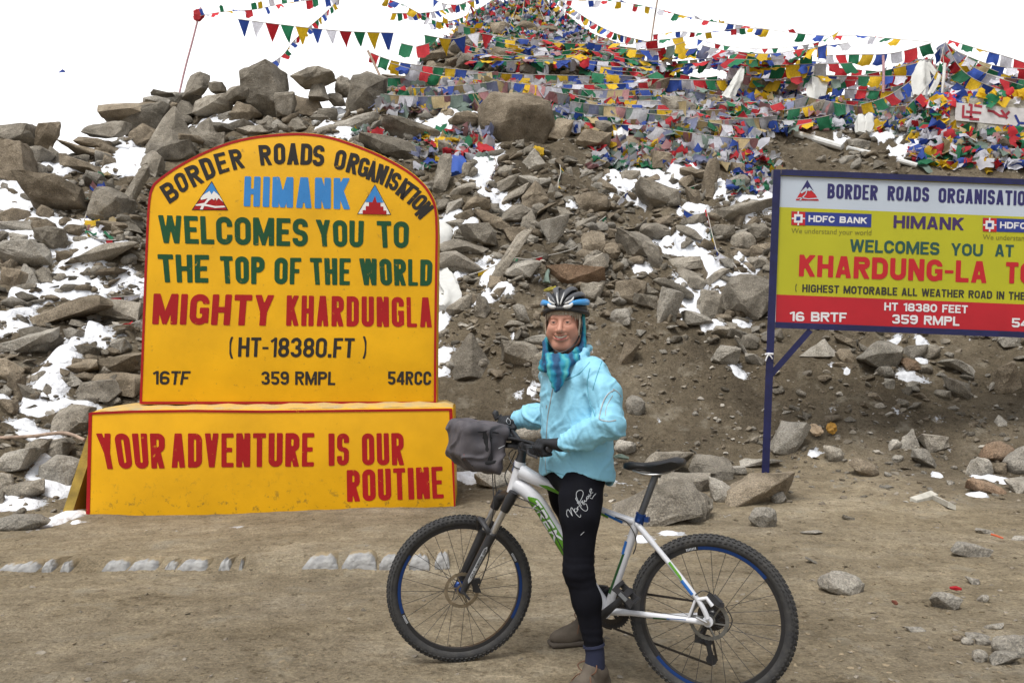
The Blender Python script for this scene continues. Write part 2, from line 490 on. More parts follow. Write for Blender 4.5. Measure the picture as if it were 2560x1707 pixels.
# ------------------------------------------------------------------ rocks of the slope
def rock_material(name, dark, mid, light):
    m = bpy.data.materials.new(name); m.use_nodes = True
    n, l = m.node_tree.nodes, m.node_tree.links
    b = n["Principled BSDF"]; b.inputs['Roughness'].default_value = 0.9; b.inputs['Specular IOR Level'].default_value = 0.2
    co = n.new("ShaderNodeTexCoord"); oi = n.new("ShaderNodeObjectInfo")
    va = n.new("ShaderNodeVectorMath"); va.operation = 'ADD'
    vm = n.new("ShaderNodeVectorMath"); vm.operation = 'SCALE'; vm.inputs['Scale'].default_value = 37
    cx = n.new("ShaderNodeCombineXYZ")
    for i in range(3): l.new(oi.outputs['Random'], cx.inputs[i])
    l.new(cx.outputs[0], vm.inputs[0]); l.new(co.outputs['Object'], va.inputs[0]); l.new(vm.outputs[0], va.inputs[1])

    def nz(s, d, r=0.6):
        t = n.new("ShaderNodeTexNoise"); t.inputs['Scale'].default_value = s; t.inputs['Detail'].default_value = d; t.inputs['Roughness'].default_value = r
        l.new(va.outputs[0], t.inputs['Vector']); return t.outputs['Fac']

    def ramp(f, *st):
        r = n.new("ShaderNodeValToRGB"); e = r.color_ramp.elements
        while len(e) < len(st): e.new(0.5)
        for k, (p, c) in enumerate(st): e[k].position = p; e[k].color = (*c, 1)
        l.new(f, r.inputs['Fac']); return r.outputs['Color']

    def mix(f, a, c, mode):
        x = n.new("ShaderNodeMix"); x.data_type = 'RGBA'; x.blend_type = mode; x.inputs[0].default_value = f
        l.new(a, x.inputs[6]); l.new(c, x.inputs[7]); return x.outputs[2]
    base = ramp(nz(2.2, 7), (0.32, dark), (0.5, mid), (0.68, light))
    speck = ramp(nz(70, 3, 0.8), (0.33, (0.45, 0.45, 0.46)), (0.5, (1, 1, 1)), (0.66, (1.6, 1.57, 1.5)))
    base = mix(0.8, base, speck, 'MULTIPLY')
    stain = ramp(nz(5, 5), (0.36, (0.62, 0.60, 0.57)), (0.52, (1, 1, 1)))
    base = mix(0.6, base, stain, 'MULTIPLY')
    h = n.new("ShaderNodeHueSaturation"); mr = n.new("ShaderNodeMapRange")
    mr.inputs['To Min'].default_value = 0.78; mr.inputs['To Max'].default_value = 1.22
    l.new(oi.outputs['Random'], mr.inputs['Value']); l.new(mr.outputs[0], h.inputs['Value']); l.new(base, h.inputs['Color'])
    l.new(h.outputs[0], b.inputs['Base Color'])
    ad = n.new("ShaderNodeMath"); ad.operation = 'MULTIPLY_ADD'; ad.inputs[1].default_value = 0.3
    l.new(nz(38, 6, 0.7), ad.inputs[0]); l.new(nz(6, 8, 0.65), ad.inputs[2])
    bp = n.new("ShaderNodeBump"); bp.inputs['Strength'].default_value = 0.9; bp.inputs['Distance'].default_value = 0.075
    l.new(ad.outputs[0], bp.inputs['Height']); l.new(bp.outputs[0], b.inputs['Normal'])
    return m


TONES = {'g': ('grey', rock_material("rock_grey", (.165, .148, .120), (.285, .257, .212), (.405, .367, .307))),
         'b': ('brown', rock_material("rock_brown", (.140, .115, .082), (.24, .198, .145), (.345, .292, .22))),
         'p': ('pale', rock_material("rock_pale", (.235, .22, .188), (.345, .32, .277), (.46, .43, .375))),
         'd': ('dark', rock_material("rock_dark", (.11, .098, .08), (.19, .171, .14), (.285, .256, .21))),
         'r': ('reddish', rock_material("rock_reddish", (.16, .105, .068), (.24, .165, .11), (.31, .235, .17)))}
SHAPE = {'B': 'angular block', 'S': 'flat slab', 'R': 'rounded boulder', 'T': 'upright pillar of rock', 'W': 'pointed wedge of rock'}


def rock_mesh(style, L, D, T, seed, res):
    """Convex stone, chipped and roughened; L along x, D deep (y), T high (z)."""
    r = random.Random(seed)
    pts = []
    if style in 'BST':
        n_ = 22 if style != 'S' else 18
        pw = 3.2 if style != 'S' else 2.6
        shx, shy, shz = r.uniform(-.32, .32), r.uniform(-.25, .25), r.uniform(-.22, .22)
        for _ in range(n_):
            v = Vector((r.gauss(0, 1), r.gauss(0, 1), r.gauss(0, 1)))
            k = (abs(v.x) ** pw + abs(v.y) ** pw + abs(v.z) ** pw) ** (1 / pw)
            v = v / k * r.uniform(.86, 1.06)
            if style == 'T' and v.z > 0: v.x *= .75; v.y *= .75
            pts.append(Vector((v.x + shx * v.z, v.y + shy * v.z, v.z + shz * v.x)))
        for c in r.sample([(i, j, k) for i in (-1, 1) for j in (-1, 1) for k in (-1, 1)], 3):
            pts.append(Vector((c[0] * r.uniform(.75, .95) + shx * c[2], c[1] * r.uniform(.75, .95), c[2] * r.uniform(.75, .95) + shz * c[0])))
    elif style == 'R':
        for _ in range(34):
            v = Vector((r.gauss(0, 1), r.gauss(0, 1), r.gauss(0, 1))).normalized()
            pts.append(v * r.uniform(0.92, 1.06))
    else:
        for k in range(5):
            q = 2 * PI * (k + r.uniform(-.25, .25)) / 5
            pts.append(Vector((math.cos(q), math.sin(q), -1 + r.uniform(0, .35))))
        pts += [Vector((r.uniform(-.35, .35), r.uniform(-.2, .2), 1)), Vector((r.uniform(-.5, .5), r.uniform(-.3, .3), r.uniform(.3, .7))), Vector((r.uniform(-.7, .7), r.uniform(-.6, 0), r.uniform(0, .3)))]
    bm = bmesh.new()
    vs = [bm.verts.new(p) for p in pts]
    hull = bmesh.ops.convex_hull(bm, input=vs)
    bmesh.ops.delete(bm, geom=list({g for g in hull['geom_interior'] + hull['geom_unused'] if isinstance(g, bmesh.types.BMVert)}), context='VERTS')
    mn = [min(v.co[i] for v in bm.verts) for i in range(3)]; mx = [max(v.co[i] for v in bm.verts) for i in range(3)]
    dims = (L, D, T)
    for v in bm.verts:
        v.co = Vector([((v.co[i] - mn[i]) / (mx[i] - mn[i]) - .5) * dims[i] for i in range(3)])
    bmesh.ops.dissolve_limit(bm, angle_limit=math.radians(12), verts=bm.verts, edges=bm.edges)
    mn_d = min(dims)
    bmesh.ops.bevel(bm, geom=list(bm.edges), offset=(0.022 if style != 'R' else 0.08) * mn_d, segments=1, affect='EDGES', clamp_overlap=True)
    bmesh.ops.triangulate(bm, faces=bm.faces)
    mxd = max(dims)
    for _ in range(res):
        lim = mxd / (3.0 if _ == 0 else 6.5)
        es = [e for e in bm.edges if e.calc_length() > lim]
        if es: bmesh.ops.subdivide_edges(bm, edges=es, cuts=1)
        bmesh.ops.triangulate(bm, faces=[f for f in bm.faces if len(f.verts) > 3])
    if style == 'R': bmesh.ops.smooth_vert(bm, verts=bm.verts, factor=0.5, use_axis_x=True, use_axis_y=True, use_axis_z=True)
    bm.normal_update()
    off = Vector((seed * 3.1 % 97, seed * 1.7 % 89, 0))
    for v in bm.verts:
        q = v.co / mxd * 2.2 + off
        a = noise.noise(q * 1.3) * 0.04 + noise.noise(q * 3.5) * 0.028 + noise.noise(q * 8) * 0.018 + noise.noise(q * 17) * .008
        cr = noise.noise(Vector((q.x, q.y, q.z * 3.5)) * 1.6)
        if cr > 0.25: a -= (cr - .25) * 0.10                   # chipped bands
        v.co += v.normal * a * (0.35 * mxd + 0.65 * mn_d)
    bm.normal_update()
    me = bpy.data.meshes.new("rock")
    for f in bm.faces: f.smooth = True
    for e in bm.edges:
        if len(e.link_faces) == 2 and e.calc_face_angle(0) > math.radians(22 if style != 'R' else 34): e.smooth = False
    bm.to_mesh(me); bm.free()
    return me


HERO = """
0 306 96 375 B g -8;92 306 145 373 B b 0;-20 364 83 467 B b 0;54 373 130 418 S g 0;263 250 425 302 S b 0;308 265 420 340 B d 0;221 302 312 345 B g 0;187 337 277 375 S b -10;154 357 290 407 S b -14;150 389 257 445 B b -18;112 369 163 425 W g 0
366 270 500 380 W g 0;321 304 402 373 B b 20;428 255 490 297 S d 8;355 239 424 264 S p -5;377 226 435 246 S d -10;457 184 527 250 T g 12;527 209 563 233 B d 0;488 239 582 300 B g 12;558 219 622 264 B g 0;612 172 712 312 B g 0;735 157 833 233 B g 28
774 196 822 247 W g 0;718 239 819 297 B b -10;712 278 785 331 W g 0;656 292 684 330 R g 0;680 300 706 334 R p 0;555 299 639 337 S d 12;580 311 676 348 S g 12;482 292 558 354 W g -10;488 340 566 373 S g 0;348 375 420 447 B g -20;375 362 487 408 S g 0
833 289 951 337 S p 8;951 283 1100 365 B g -14;900 323 1071 420 B d -20;872 182 960 289 B d 0;960 188 1057 225 S b -8;840 195 880 240 R g 0;820 235 860 262 B g 0;690 235 740 290 B g 0
1213 247 1370 376 R b 0;1362 297 1427 356 B b -15;1443 334 1519 376 B b 0;1488 308 1530 350 B d 0;1547 340 1597 377 B b 0;1056 126 1129 163 S b 12;1130 98 1200 135 B g 0;1337 146 1415 180 B b 0;1242 154 1310 178 W d 0;1126 196 1210 220 S b 0;1150 140 1225 170 B d 0;1225 128 1290 158 B b 0
1290 60 1340 90 R b 0;1230 62 1275 92 B b 0;1340 66 1390 92 B b 0;1500 168 1575 200 B b 0;1520 195 1600 215 S b 0;1590 165 1640 190 W d 0;1380 110 1440 135 B g 0
1095 354 1160 400 S g -20;1658 255 1735 296 S g 0;1778 212 1806 244 B d 0;1843 215 1893 250 B p 0;1890 212 1934 256 W d 180;2025 255 2068 296 B d 0;1795 262 1850 290 S g 0;1536 236 1582 256 S d 0;1560 225 1640 250 S g -5;1640 357 1702 384 S b -5;1610 205 1665 230 B b 0
1077 390 1130 494 T g -8;1157 411 1182 443 B g 0;1125 455 1191 496 R g 20;1110 494 1160 535 B p 30;1160 498 1220 528 B b 0;1242 412 1285 450 R g 25;1227 440 1305 487 S g 20;1247 465 1325 513 S g 22;1300 470 1370 533 S b 42;1336 508 1382 540 S b 35;1312 390 1353 431 S p -45
1440 484 1525 547 R b 5;1188 530 1278 576 B b -8;1303 532 1350 576 W g 0;1355 550 1416 617 W p 180;1118 546 1168 572 S g 12;1140 575 1190 604 B p 0;1096 603 1210 637 S g 0;1096 628 1208 686 B g -8;1220 590 1310 722 B g -35;1270 642 1346 702 B p -15;1375 664 1504 717 S r -5;1457 586 1506 632 B b 0;1513 576 1550 600 B b 0;1510 610 1548 648 R b 0
1455 714 1505 752 B g 0;1633 385 1681 428 B b 0;1742 405 1809 500 B b -22;1587 459 1696 530 B g -14;1698 440 1740 472 B b 15;1713 476 1748 522 T b 0;1606 436 1648 464 S b 25;1829 412 1863 446 B b 0;1783 505 1921 566 S g 10;1786 568 1832 604 B d 0;1870 565 1925 595 S d 0;1832 582 1884 624 R g 0;1543 581 1640 645 B g -6;1607 607 1666 686 B g 28
1566 643 1606 664 S b 0;1512 578 1548 600 B b 0;1507 612 1547 648 S b -35;1638 540 1682 566 S b 15;1670 640 1752 680 S g 8;1728 655 1768 700 W b 0;1640 690 1728 752 B g -30;1714 694 1758 730 B g 0;1760 668 1822 714 S g 30;1803 686 1925 795 B g -10;1645 730 1706 812 B p 0;1742 732 1808 806 B g -8;1604 716 1650 750 S g -20;1584 732 1642 772 S g -15
1870 640 1925 675 S g 8;1862 612 1924 640 S b 5;1523 770 1576 812 R p 15;1710 782 1790 822 S p -10;1546 845 1597 922 B b -10;1780 862 1850 918 B p -12;1842 842 1872 896 S p -60;1852 836 1896 874 B g 0;1862 884 1912 918 S p -15;1567 990 1612 1042 R p 0;1535 1102 1588 1135 R p 0;1780 816 1840 846 S g 0
1514 1194 1745 1328 B g 14;1664 1204 1786 1318 B g -32;1650 1186 1776 1240 B g -3;1766 1200 1840 1264 B p -15;1596 1122 1718 1190 S g -6;1722 1146 1826 1206 B g 0;1800 1162 1864 1190 S p -5;1844 1142 1946 1172 S p -4;1812 1188 1985 1268 S b 0;1870 1264 1940 1327 R p -10;1925 1228 1965 1262 R p 10
1103 836 1240 946 W d 0;1112 740 1184 792 S g 10;1182 744 1230 798 B g -20;1254 856 1350 918 S g -6;1284 760 1322 812 S p -70;1330 880 1376 960 R g 0;1278 1050 1384 1112 R p 10;1192 1184 1282 1222 S p 0;1140 1140 1200 1180 S p 0;1225 690 1262 720 S b 0;1150 735 1190 760 B b 0
1929 1044 2020 1146 B p -20;2000 850 2092 892 W p 0;2085 836 2140 868 B b -20;2092 874 2130 905 B b 0;2082 904 2132 924 S b -8;2170 850 2252 930 S p -42;2190 918 2232 942 B p 0;2212 948 2236 970 B p 0;2356 885 2446 948 S p -28;2358 946 2434 1000 B g -18;2298 858 2352 904 R g 20;2250 896 2294 926 S r 0;2298 912 2328 936 R g 0
2490 908 2546 988 B b 0;2245 1072 2300 1122 W p 0;2296 1084 2364 1126 B g 0;2278 1116 2346 1174 B p -30;2453 1108 2530 1158 R r 0;2422 1140 2486 1202 B p -20;2510 1118 2590 1192 R p 0;2482 1158 2518 1188 R b 0;2416 1194 2506 1240 S r -12;2525 1198 2590 1236 S p 0;2050 1110 2110 1160 R g -20;2120 1140 2200 1200 R b -25;2220 1100 2250 1124 B p 0;2470 940 2500 980 B p 60
2054 1430 2158 1492 R p -5;2325 1483 2394 1526 B p 0;2372 1350 2466 1396 S p -10;2483 1586 2590 1644 R p 0;2472 1624 2542 1664 B p -5;2430 1622 2470 1658 R p -10;2418 1580 2474 1598 S p -5;2440 1594 2474 1614 R p 0;2404 1592 2434 1614 R p 0;2380 1586 2406 1604 R b 0;2464 1556 2512 1574 S p -4;2265 1568 2316 1580 S p 0;2014 1394 2050 1410 S p -30;2004 1322 2058 1338 S p 8;2104 1286 2136 1302 S p -12;2440 1320 2480 1336 S p -5;2530 1340 2575 1352 S p 0;2443 1488 2470 1506 B p 0;2418 1442 2446 1462 B p 0
55 440 214 546 B b -10;93 514 132 554 R b 0;4 546 94 586 B p 8;94 570 172 630 B g -4;27 584 68 612 B p 0;-4 598 124 682 B p 8;0 670 58 722 B b -10;232 480 328 560 B g 0;284 416 372 552 B g -30;250 556 320 584 S b 0;184 584 353 686 S g 24;192 666 318 704 S b 10;92 668 138 716 B g 25;128 684 172 708 R g 0
140 626 184 658 B b 15;34 706 92 734 S g 12;75 732 270 825 S b 18;237 752 356 808 S g 0;0 818 146 906 S p 20;140 893 244 946 S b 14;243 886 352 938 B b 0;240 930 352 984 B b -4;188 926 240 962 S b 15;204 950 304 1002 B g 0;142 1016 222 1084 B g 0;104 1092 184 1152 B g 15;-4 1124 96 1184 B p 5;106 1142 200 1216 B p 0
22 1196 110 1254 B g 15;-24 1282 116 1334 R p 5;66 1100 116 1146 B g 0;-10 1186 44 1232 S g 0;-20 1228 14 1270 B g 0;0 1000 40 1040 B b 0;-10 900 54 960 B b 0;60 820 150 880 B d 0;20 940 60 1000 B b 0;196 866 246 890 B d 0
""".replace('\n', ';')
heroes = []
for t in HERO.split(';'):
    t = t.split()
    if len(t) == 7: heroes.append((*map(float, t[:4]), t[4], t[5], float(t[6])))
ZONES = [((-200, 240, 200, 480), "on the left crest against the snow"), ((200, 200, 520, 460), "on the rocky crest left of the yellow monument's arch"), ((520, 140, 860, 380), "on the crest above the yellow monument"),
         ((820, 120, 1110, 430), "on the crest right above the arch of the yellow monument"), ((-200, 440, 380, 720), "in the snow left of the yellow monument"), ((-200, 700, 380, 1010), "on the bank left of the monument's lower half"),
         ((-200, 980, 260, 1345), "at the foot of the slope left of the monument's base"), ((1040, 380, 1560, 760), "on the slope between the monument and the blue sign"), ((1040, 720, 1420, 1230), "in the dirt bank between the monument and the cyclist"),
         ((1500, 380, 1930, 830), "beside the snow patch left of the blue sign"), ((1500, 760, 1930, 1060), "in the dirt bank left of the blue post"), ((1420, 1040, 2000, 1345), "at the foot of the blue post behind the saddle"),
         ((1900, 820, 2700, 1060), "in the dirt bank under the blue sign"), ((1900, 1030, 2700, 1262), "at the foot of the bank under the blue sign"), ((1900, 1240, 2700, 1707), "lying on the bare ground right of the rear wheel"),
         ((1000, -100, 1560, 420), "among the flags near the top of the hill"), ((1480, 0, 2700, 420), "among the flags on the right crest"), ((-500, -500, 3000, 2000), "on the rubble slope")]
LAND = [(1292, 312, "the big rounded brown boulder"), (662, 240, "the tall pillar rock on the crest"), (433, 325, "the grey pyramid rock on the crest"), (1170, 890, "the dark wedge rock beside the monument"), (1640, 495, "the big grey block in the snow"),
        (1777, 452, "the leaning pillar stone"), (1852, 535, "the long slab beside the blue sign"), (1440, 690, "the reddish slab above the helmet"), (1265, 655, "the long tilted block above the handlebar bag"), (1628, 1260, "the biggest boulder behind the saddle"),
        (2106, 1461, "the round white stone near the rear wheel"), (1973, 1095, "the pale boulder beside the blue post"), (135, 492, "the large brown block in the snow"), (172, 778, "the broad brown slab left of the monument"), (268, 635, "the long tilted slab touching the monument"),
        (73, 862, "the large pale slab at the photo's left edge"), (2535, 1612, "the pale boulder in the bottom right corner"), (2400, 915, "the pale tilted slab under the sign"), (1860, 740, "the large grey rock against the blue post"), (1010, 325, "the big grey block above the arch"), (62, 640, "the pale block at the left edge"),
        (2461, 1217, "the rust coloured slab"), (1480, 515, "the layered brown boulder"), (45, 340, "the grey block on the far left crest"), (783, 195, "the leaning rock on the crest"), (2210, 890, "the long pale splinter under the sign"), (45, 1308, "the half buried pale stone at the left edge")]
rocks_rec = []


def put_rock(u0, v0, u1, v1, style, tone, tilt, seed):
    uc, vc = (u0 + u1) / 2, (v0 + v1) / 2
    wpx, hpx = u1 - u0, v1 - v0
    t = math.radians(tilt) if abs(tilt) < 90 else 0
    a = abs(t)
    if a > math.radians(1) and abs(math.cos(2 * a)) > 0.2:
        Lp = max((wpx * math.cos(a) - hpx * math.sin(a)) / math.cos(2 * a), 0.3 * wpx)
        Tp = max((hpx * math.cos(a) - wpx * math.sin(a)) / math.cos(2 * a), 0.30 * min(wpx, hpx))
        Lp = min(Lp, 1.25 * max(wpx, hpx))
    else:
        Lp, Tp = wpx, hpx
    base = hit(uc, min(v1 - 0.18 * hpx, 1700))
    Yc = base.y + 0.12 * wpx * base.y / F
    k = Yc / F
    bg_ = 1.10 if 1040 < uc < 1960 and vc < 830 else 1.0
    L, T = Lp * k * 1.14 * bg_, Tp * k * 1.20 * bg_
    D = max(min(L, T * 1.8) * 0.80, 0.42 * L)
    big = wpx * hpx
    me = rock_mesh(style, L, D, T, seed, 2 if big > 900 else 1)
    o = bpy.data.objects.new("rock", me); C.objects.link(o)
    me.materials.append(TONES[tone][1])
    o.location = P(uc, vc, Yc)
    r = random.Random(seed + 5)
    o.rotation_euler = Matrix.Rotation(-t if abs(tilt) < 90 else PI, 3, 'Y').to_euler()
    o.rotation_euler.rotate(Matrix.Rotation(r.uniform(-.12, .12), 3, 'X'))
    rocks_rec.append(dict(o=o, u=uc, v=vc, w=wpx, h=hpx, s=style, t=tone, tilt=tilt))


for i, hrec in enumerate(heroes): put_rock(*hrec, seed=100 + i)
# smaller stones filling the rubble, each one still a stone of its own
rr = random.Random(21)
FILL = [((-20, 330, 330, 640), 14, (48, 100)), ((-20, 640, 340, 1000), 12, (44, 90)), ((430, 235, 900, 330), 12, (46, 90)), ((1100, 400, 1420, 700), 16, (40, 84)), ((1420, 540, 1760, 790), 14, (36, 76)), ((860, 180, 1210, 400), 12, (40, 84)), ((1560, 390, 1920, 690), 12, (38, 80)),
        ((1120, 740, 1360, 900), 6, (34, 70)), ((2020, 840, 2560, 990), 9, (26, 56)), ((1960, 1040, 2560, 1230), 8, (20, 44)), ((1050, 120, 1560, 260), 8, (34, 64)), ((1440, 380, 1560, 560), 5, (30, 60)), ((1940, 330, 2250, 410), 5, (30, 56))]
left = 299 - len(heroes)
tot = sum(f[1] for f in FILL)
for (a, b, c, d), n, (s0, s1) in FILL:
    n = max(2, int(n * left / tot)) if tot > left else n
    k = 0; tries = 0
    while k < n and tries < 200:
        tries += 1
        u, v = rr.uniform(a, c), rr.uniform(b, d)
        if any(abs(u - q['u']) < q['w'] * .5 and abs(v - q['v']) < q['h'] * .5 for q in rocks_rec): continue
        s = rr.uniform(s0, s1)
        q_ = rr.uniform(.26, .42); put_rock(u - s / 2, v - s * q_, u + s / 2, v + s * q_, rr.choice('BBSRW'), rr.choice('ggbbpd' if v < 820 else 'pgpbp'), rr.uniform(-25, 25), 900 + len(rocks_rec)); k += 1


def zone_of(u, v):
    for (a, b, c, d), ph in ZONES:
        if a <= u <= c and b <= v <= d: return ph


def label_rocks():
    labs = {}
    for q in rocks_rec:
        A = q['w'] * q['h']
        size = 'huge' if A > 12000 else 'large' if A > 6000 else 'medium' if A > 2600 else 'small' if A > 1000 else 'tiny'
        shape = SHAPE[q['s']]
        if A < 2600: shape = shape.replace('boulder', 'stone').replace('block', 'stone')
        own = [l for l in LAND if abs(l[0] - q['u']) < 14 and abs(l[1] - q['v']) < 14]
        if own:
            lab = f"{own[0][2][4:]}, {zone_of(q['u'], q['v'])}"
            lab = ' '.join(lab.split()[:16])
        else:
            near = min(LAND, key=lambda l: (l[0] - q['u']) ** 2 + (l[1] - q['v']) ** 2)
            du, dv = q['u'] - near[0], q['v'] - near[1]
            rel = 'above' if dv < -abs(du) else 'below' if dv > abs(du) else 'left of' if du < 0 else 'right of'
            q['near'] = (rel, near[2])
            lab = f"{size} {TONES[q['t']][0]} {shape} {rel} {near[2]}"
        q['lab'] = lab
        labs.setdefault(lab, []).append(q)
    for lab, qs in labs.items():
        if len(qs) == 1: continue
        qs.sort(key=lambda q: q['u'])
        words_ = ["leftmost", "second from left", "third from left", "fourth from left", "fifth from left", "sixth from left", "seventh from left"] if len(qs) > 2 else ["left one", "right one"]
        for k, q in enumerate(qs):
            wd = "rightmost" if (k == len(qs) - 1 and len(qs) > 2) else words_[min(k, len(words_) - 1)]
            q['lab'] = lab + ", " + wd
    for q in rocks_rec:
        w_ = q['lab'].split()
        q['o']['label'] = ' '.join(w_[:16]) if len(w_) > 16 else q['lab']
        q['o']['category'] = 'rock'
        q['o']['group'] = 'rocks of the rubble slope' if q['v'] < 1240 else 'stones on the bare ground'


label_rocks()
# countless pebbles and chips: one heap of stuff
def chips(name, label, n, pick, smin, smax, mats, seed):
    r = random.Random(seed)
    protos = []
    for k in range(10):
        bm = bmesh.new()
        vs = [bm.verts.new(Vector((r.gauss(0, 1), r.gauss(0, .9), r.gauss(0, .6))).normalized() * r.uniform(.75, 1.1)) for _ in range(11)]
        bmesh.ops.convex_hull(bm, input=vs)
        bmesh.ops.delete(bm, geom=[v for v in bm.verts if not v.link_faces], context='VERTS')
        bm.verts.index_update()
        protos.append(([v.co.copy() for v in bm.verts], [tuple(v.index for v in f.verts) for f in bm.faces])); bm.free()
    mb = MB()
    for _ in range(n):
        p, fac = pick(r)
        if p is None: continue
        vs, fs = protos[r.randrange(10)]
        s = smin * (smax / smin) ** (r.random() ** 2.2) * fac
        M = Matrix.Rotation(r.uniform(0, 6.3), 3, 'Z') @ Matrix.Rotation(r.uniform(-.5, .5), 3, 'X') @ Matrix.Diagonal((s * r.uniform(.8, 1.5), s, s * r.uniform(.45, .8)))
        mb.mi = r.randrange(len(mats))
        mb.add([M @ v + p + Vector((0, 0, s * .12)) for v in vs], fs)
    return tag(mb.build(name, mats, None, smooth=False), label, "rubble", kind='stuff')


CHIP_M = [mat("chip_a", (.24, .21, .165), .9, var=.3, scale=9, bump=.4), mat("chip_b", (.16, .135, .10), .9, var=.3, scale=9, bump=.4), mat("chip_c", (.36, .33, .28), .9, var=.25, scale=9, bump=.4)]


# loose rubble between the big rocks: small stones nobody could count, one mass
PROTO = []
for k in range(26):
    me_ = rock_mesh('BBSRWB'[k % 6], 1.0, .8, .62 if k % 6 != 2 else .36, 4000 + k, 1)
    co_ = np.empty(len(me_.vertices) * 3, np.float32); me_.vertices.foreach_get('co', co_)
    me_.calc_loop_triangles(); tr__ = np.empty(len(me_.loop_triangles) * 3, np.int32); me_.loop_triangles.foreach_get('vertices', tr__)
    PROTO.append((co_.reshape(-1, 3), tr__.reshape(-1, 3))); bpy.data.meshes.remove(me_)


def rubble(name, label, zones, seed):
    r = random.Random(seed); V, T_, MI, base_ = [], [], [], 0
    for (a, b, c, d), n_, (s0, s1) in zones:
        for _ in range(n_):
            u, v = r.uniform(a, c), r.uniform(b, d)
            p = hit(u, v)
            if p.y > 32: continue
            s_ = s0 * (s1 / s0) ** (r.random() ** 1.7) * p.y / F
            M = (Matrix.Rotation(r.uniform(-.6, .6), 3, 'Y') @ Matrix.Rotation(r.uniform(0, 6.3), 3, 'Z') @ Matrix.Rotation(r.uniform(-.5, .5), 3, 'X')) @ Matrix.Diagonal((s_ * r.uniform(.8, 1.3), s_ * r.uniform(.8, 1.1), s_ * r.uniform(.7, 1.1)))
            co_, t_ = PROTO[r.randrange(len(PROTO))]
            V.append(co_ @ np.array(M).T.astype(np.float32) + np.array((p.x, p.y + s_ * .1, p.z + s_ * .10), np.float32)); T_.append(t_ + base_); base_ += len(co_)
            MI.append(np.full(len(t_), r.choice((0, 0, 1, 1, 1, 2, 3)), np.int32))
    V, T_, MI = np.concatenate(V), np.concatenate(T_), np.concatenate(MI)
    me_ = bpy.data.meshes.new(name); me_.vertices.add(len(V)); me_.vertices.foreach_set('co', V.ravel())
    me_.loops.add(len(T_) * 3); me_.loops.foreach_set('vertex_index', T_.ravel().astype(np.int32)); me_.polygons.add(len(T_)); me_.polygons.foreach_set('loop_start', np.arange(0, len(T_) * 3, 3, dtype=np.int32))
    me_.polygons.foreach_set('material_index', MI); me_.update()
    return tag(link_mesh(name, me_, None, [TONES[t][1] for t in 'gbpd']), label, 'rubble', kind='stuff')


rubble("rubble", "small loose stones heaped between the larger rocks of the slope", [((-60, 330, 380, 700), 380, (14, 60)), ((-60, 680, 360, 1010), 340, (12, 56)), ((-60, 980, 240, 1290), 110, (12, 36)), ((250, 250, 900, 380), 260, (14, 60)), ((880, 150, 1250, 400), 280, (12, 50)), ((1050, 380, 1560, 720), 620, (10, 52)),
        ((1050, 700, 1450, 940), 240, (9, 50)), ((1420, 560, 1950, 860), 520, (9, 50)), ((1480, 370, 1950, 600), 330, (10, 46)), ((1450, 840, 1950, 1130), 190, (5, 20)), ((1920, 820, 2620, 1060), 210, (6, 40)), ((1930, 1010, 2620, 1250), 330, (5, 26)), ((1450, 1090, 2000, 1240), 110, (7, 26)),
        ((1240, 90, 2100, 380), 300, (12, 36)), ((2050, 180, 2620, 420), 220, (12, 40)), ((1130, 20, 1480, 160), 110, (12, 40)), ((330, 400, 1080, 1000), 330, (14, 60)), ((-900, 420, -60, 1200), 260, (14, 60)), ((2620, 300, 3400, 1200), 200, (10, 50))], 77)


def pick_slope(r):
    while True:
        u, v = r.uniform(-60, 2640), 140 + 1120 * r.random() ** 0.8
        if v > 800 and u > 1100 and r.random() < .6: continue
        p = hit(u, v)
        if p.y < 31: break
    return p, p.y / 12


chips("rubble_chips", "loose chips and grit strewn all over the slope", 6500, pick_slope, .012, .075, CHIP_M, 5)


def pick_road(r):
    v = 1180 + 560 * r.random(); u = r.uniform(-60, 2640)
    if r.random() < 0.45: u = r.uniform(1900, 2640)
    p = hit(u, v)
    return (p, 1.0) if p.y < 10 else (None, 1)


chips("road_gravel", "scattered gravel, clods and grit on the bare ground", 2600, pick_road, .003, .020, [CHIP_M[0], CHIP_M[1], mat("clod_tan", (.24, .19, .12), .95, var=.2, scale=20), mat("clod", (.19, .15, .092), .95, var=.2, scale=20), mat("clod_dark", (.12, .095, .06), .95, var=.2, scale=20)], 6)
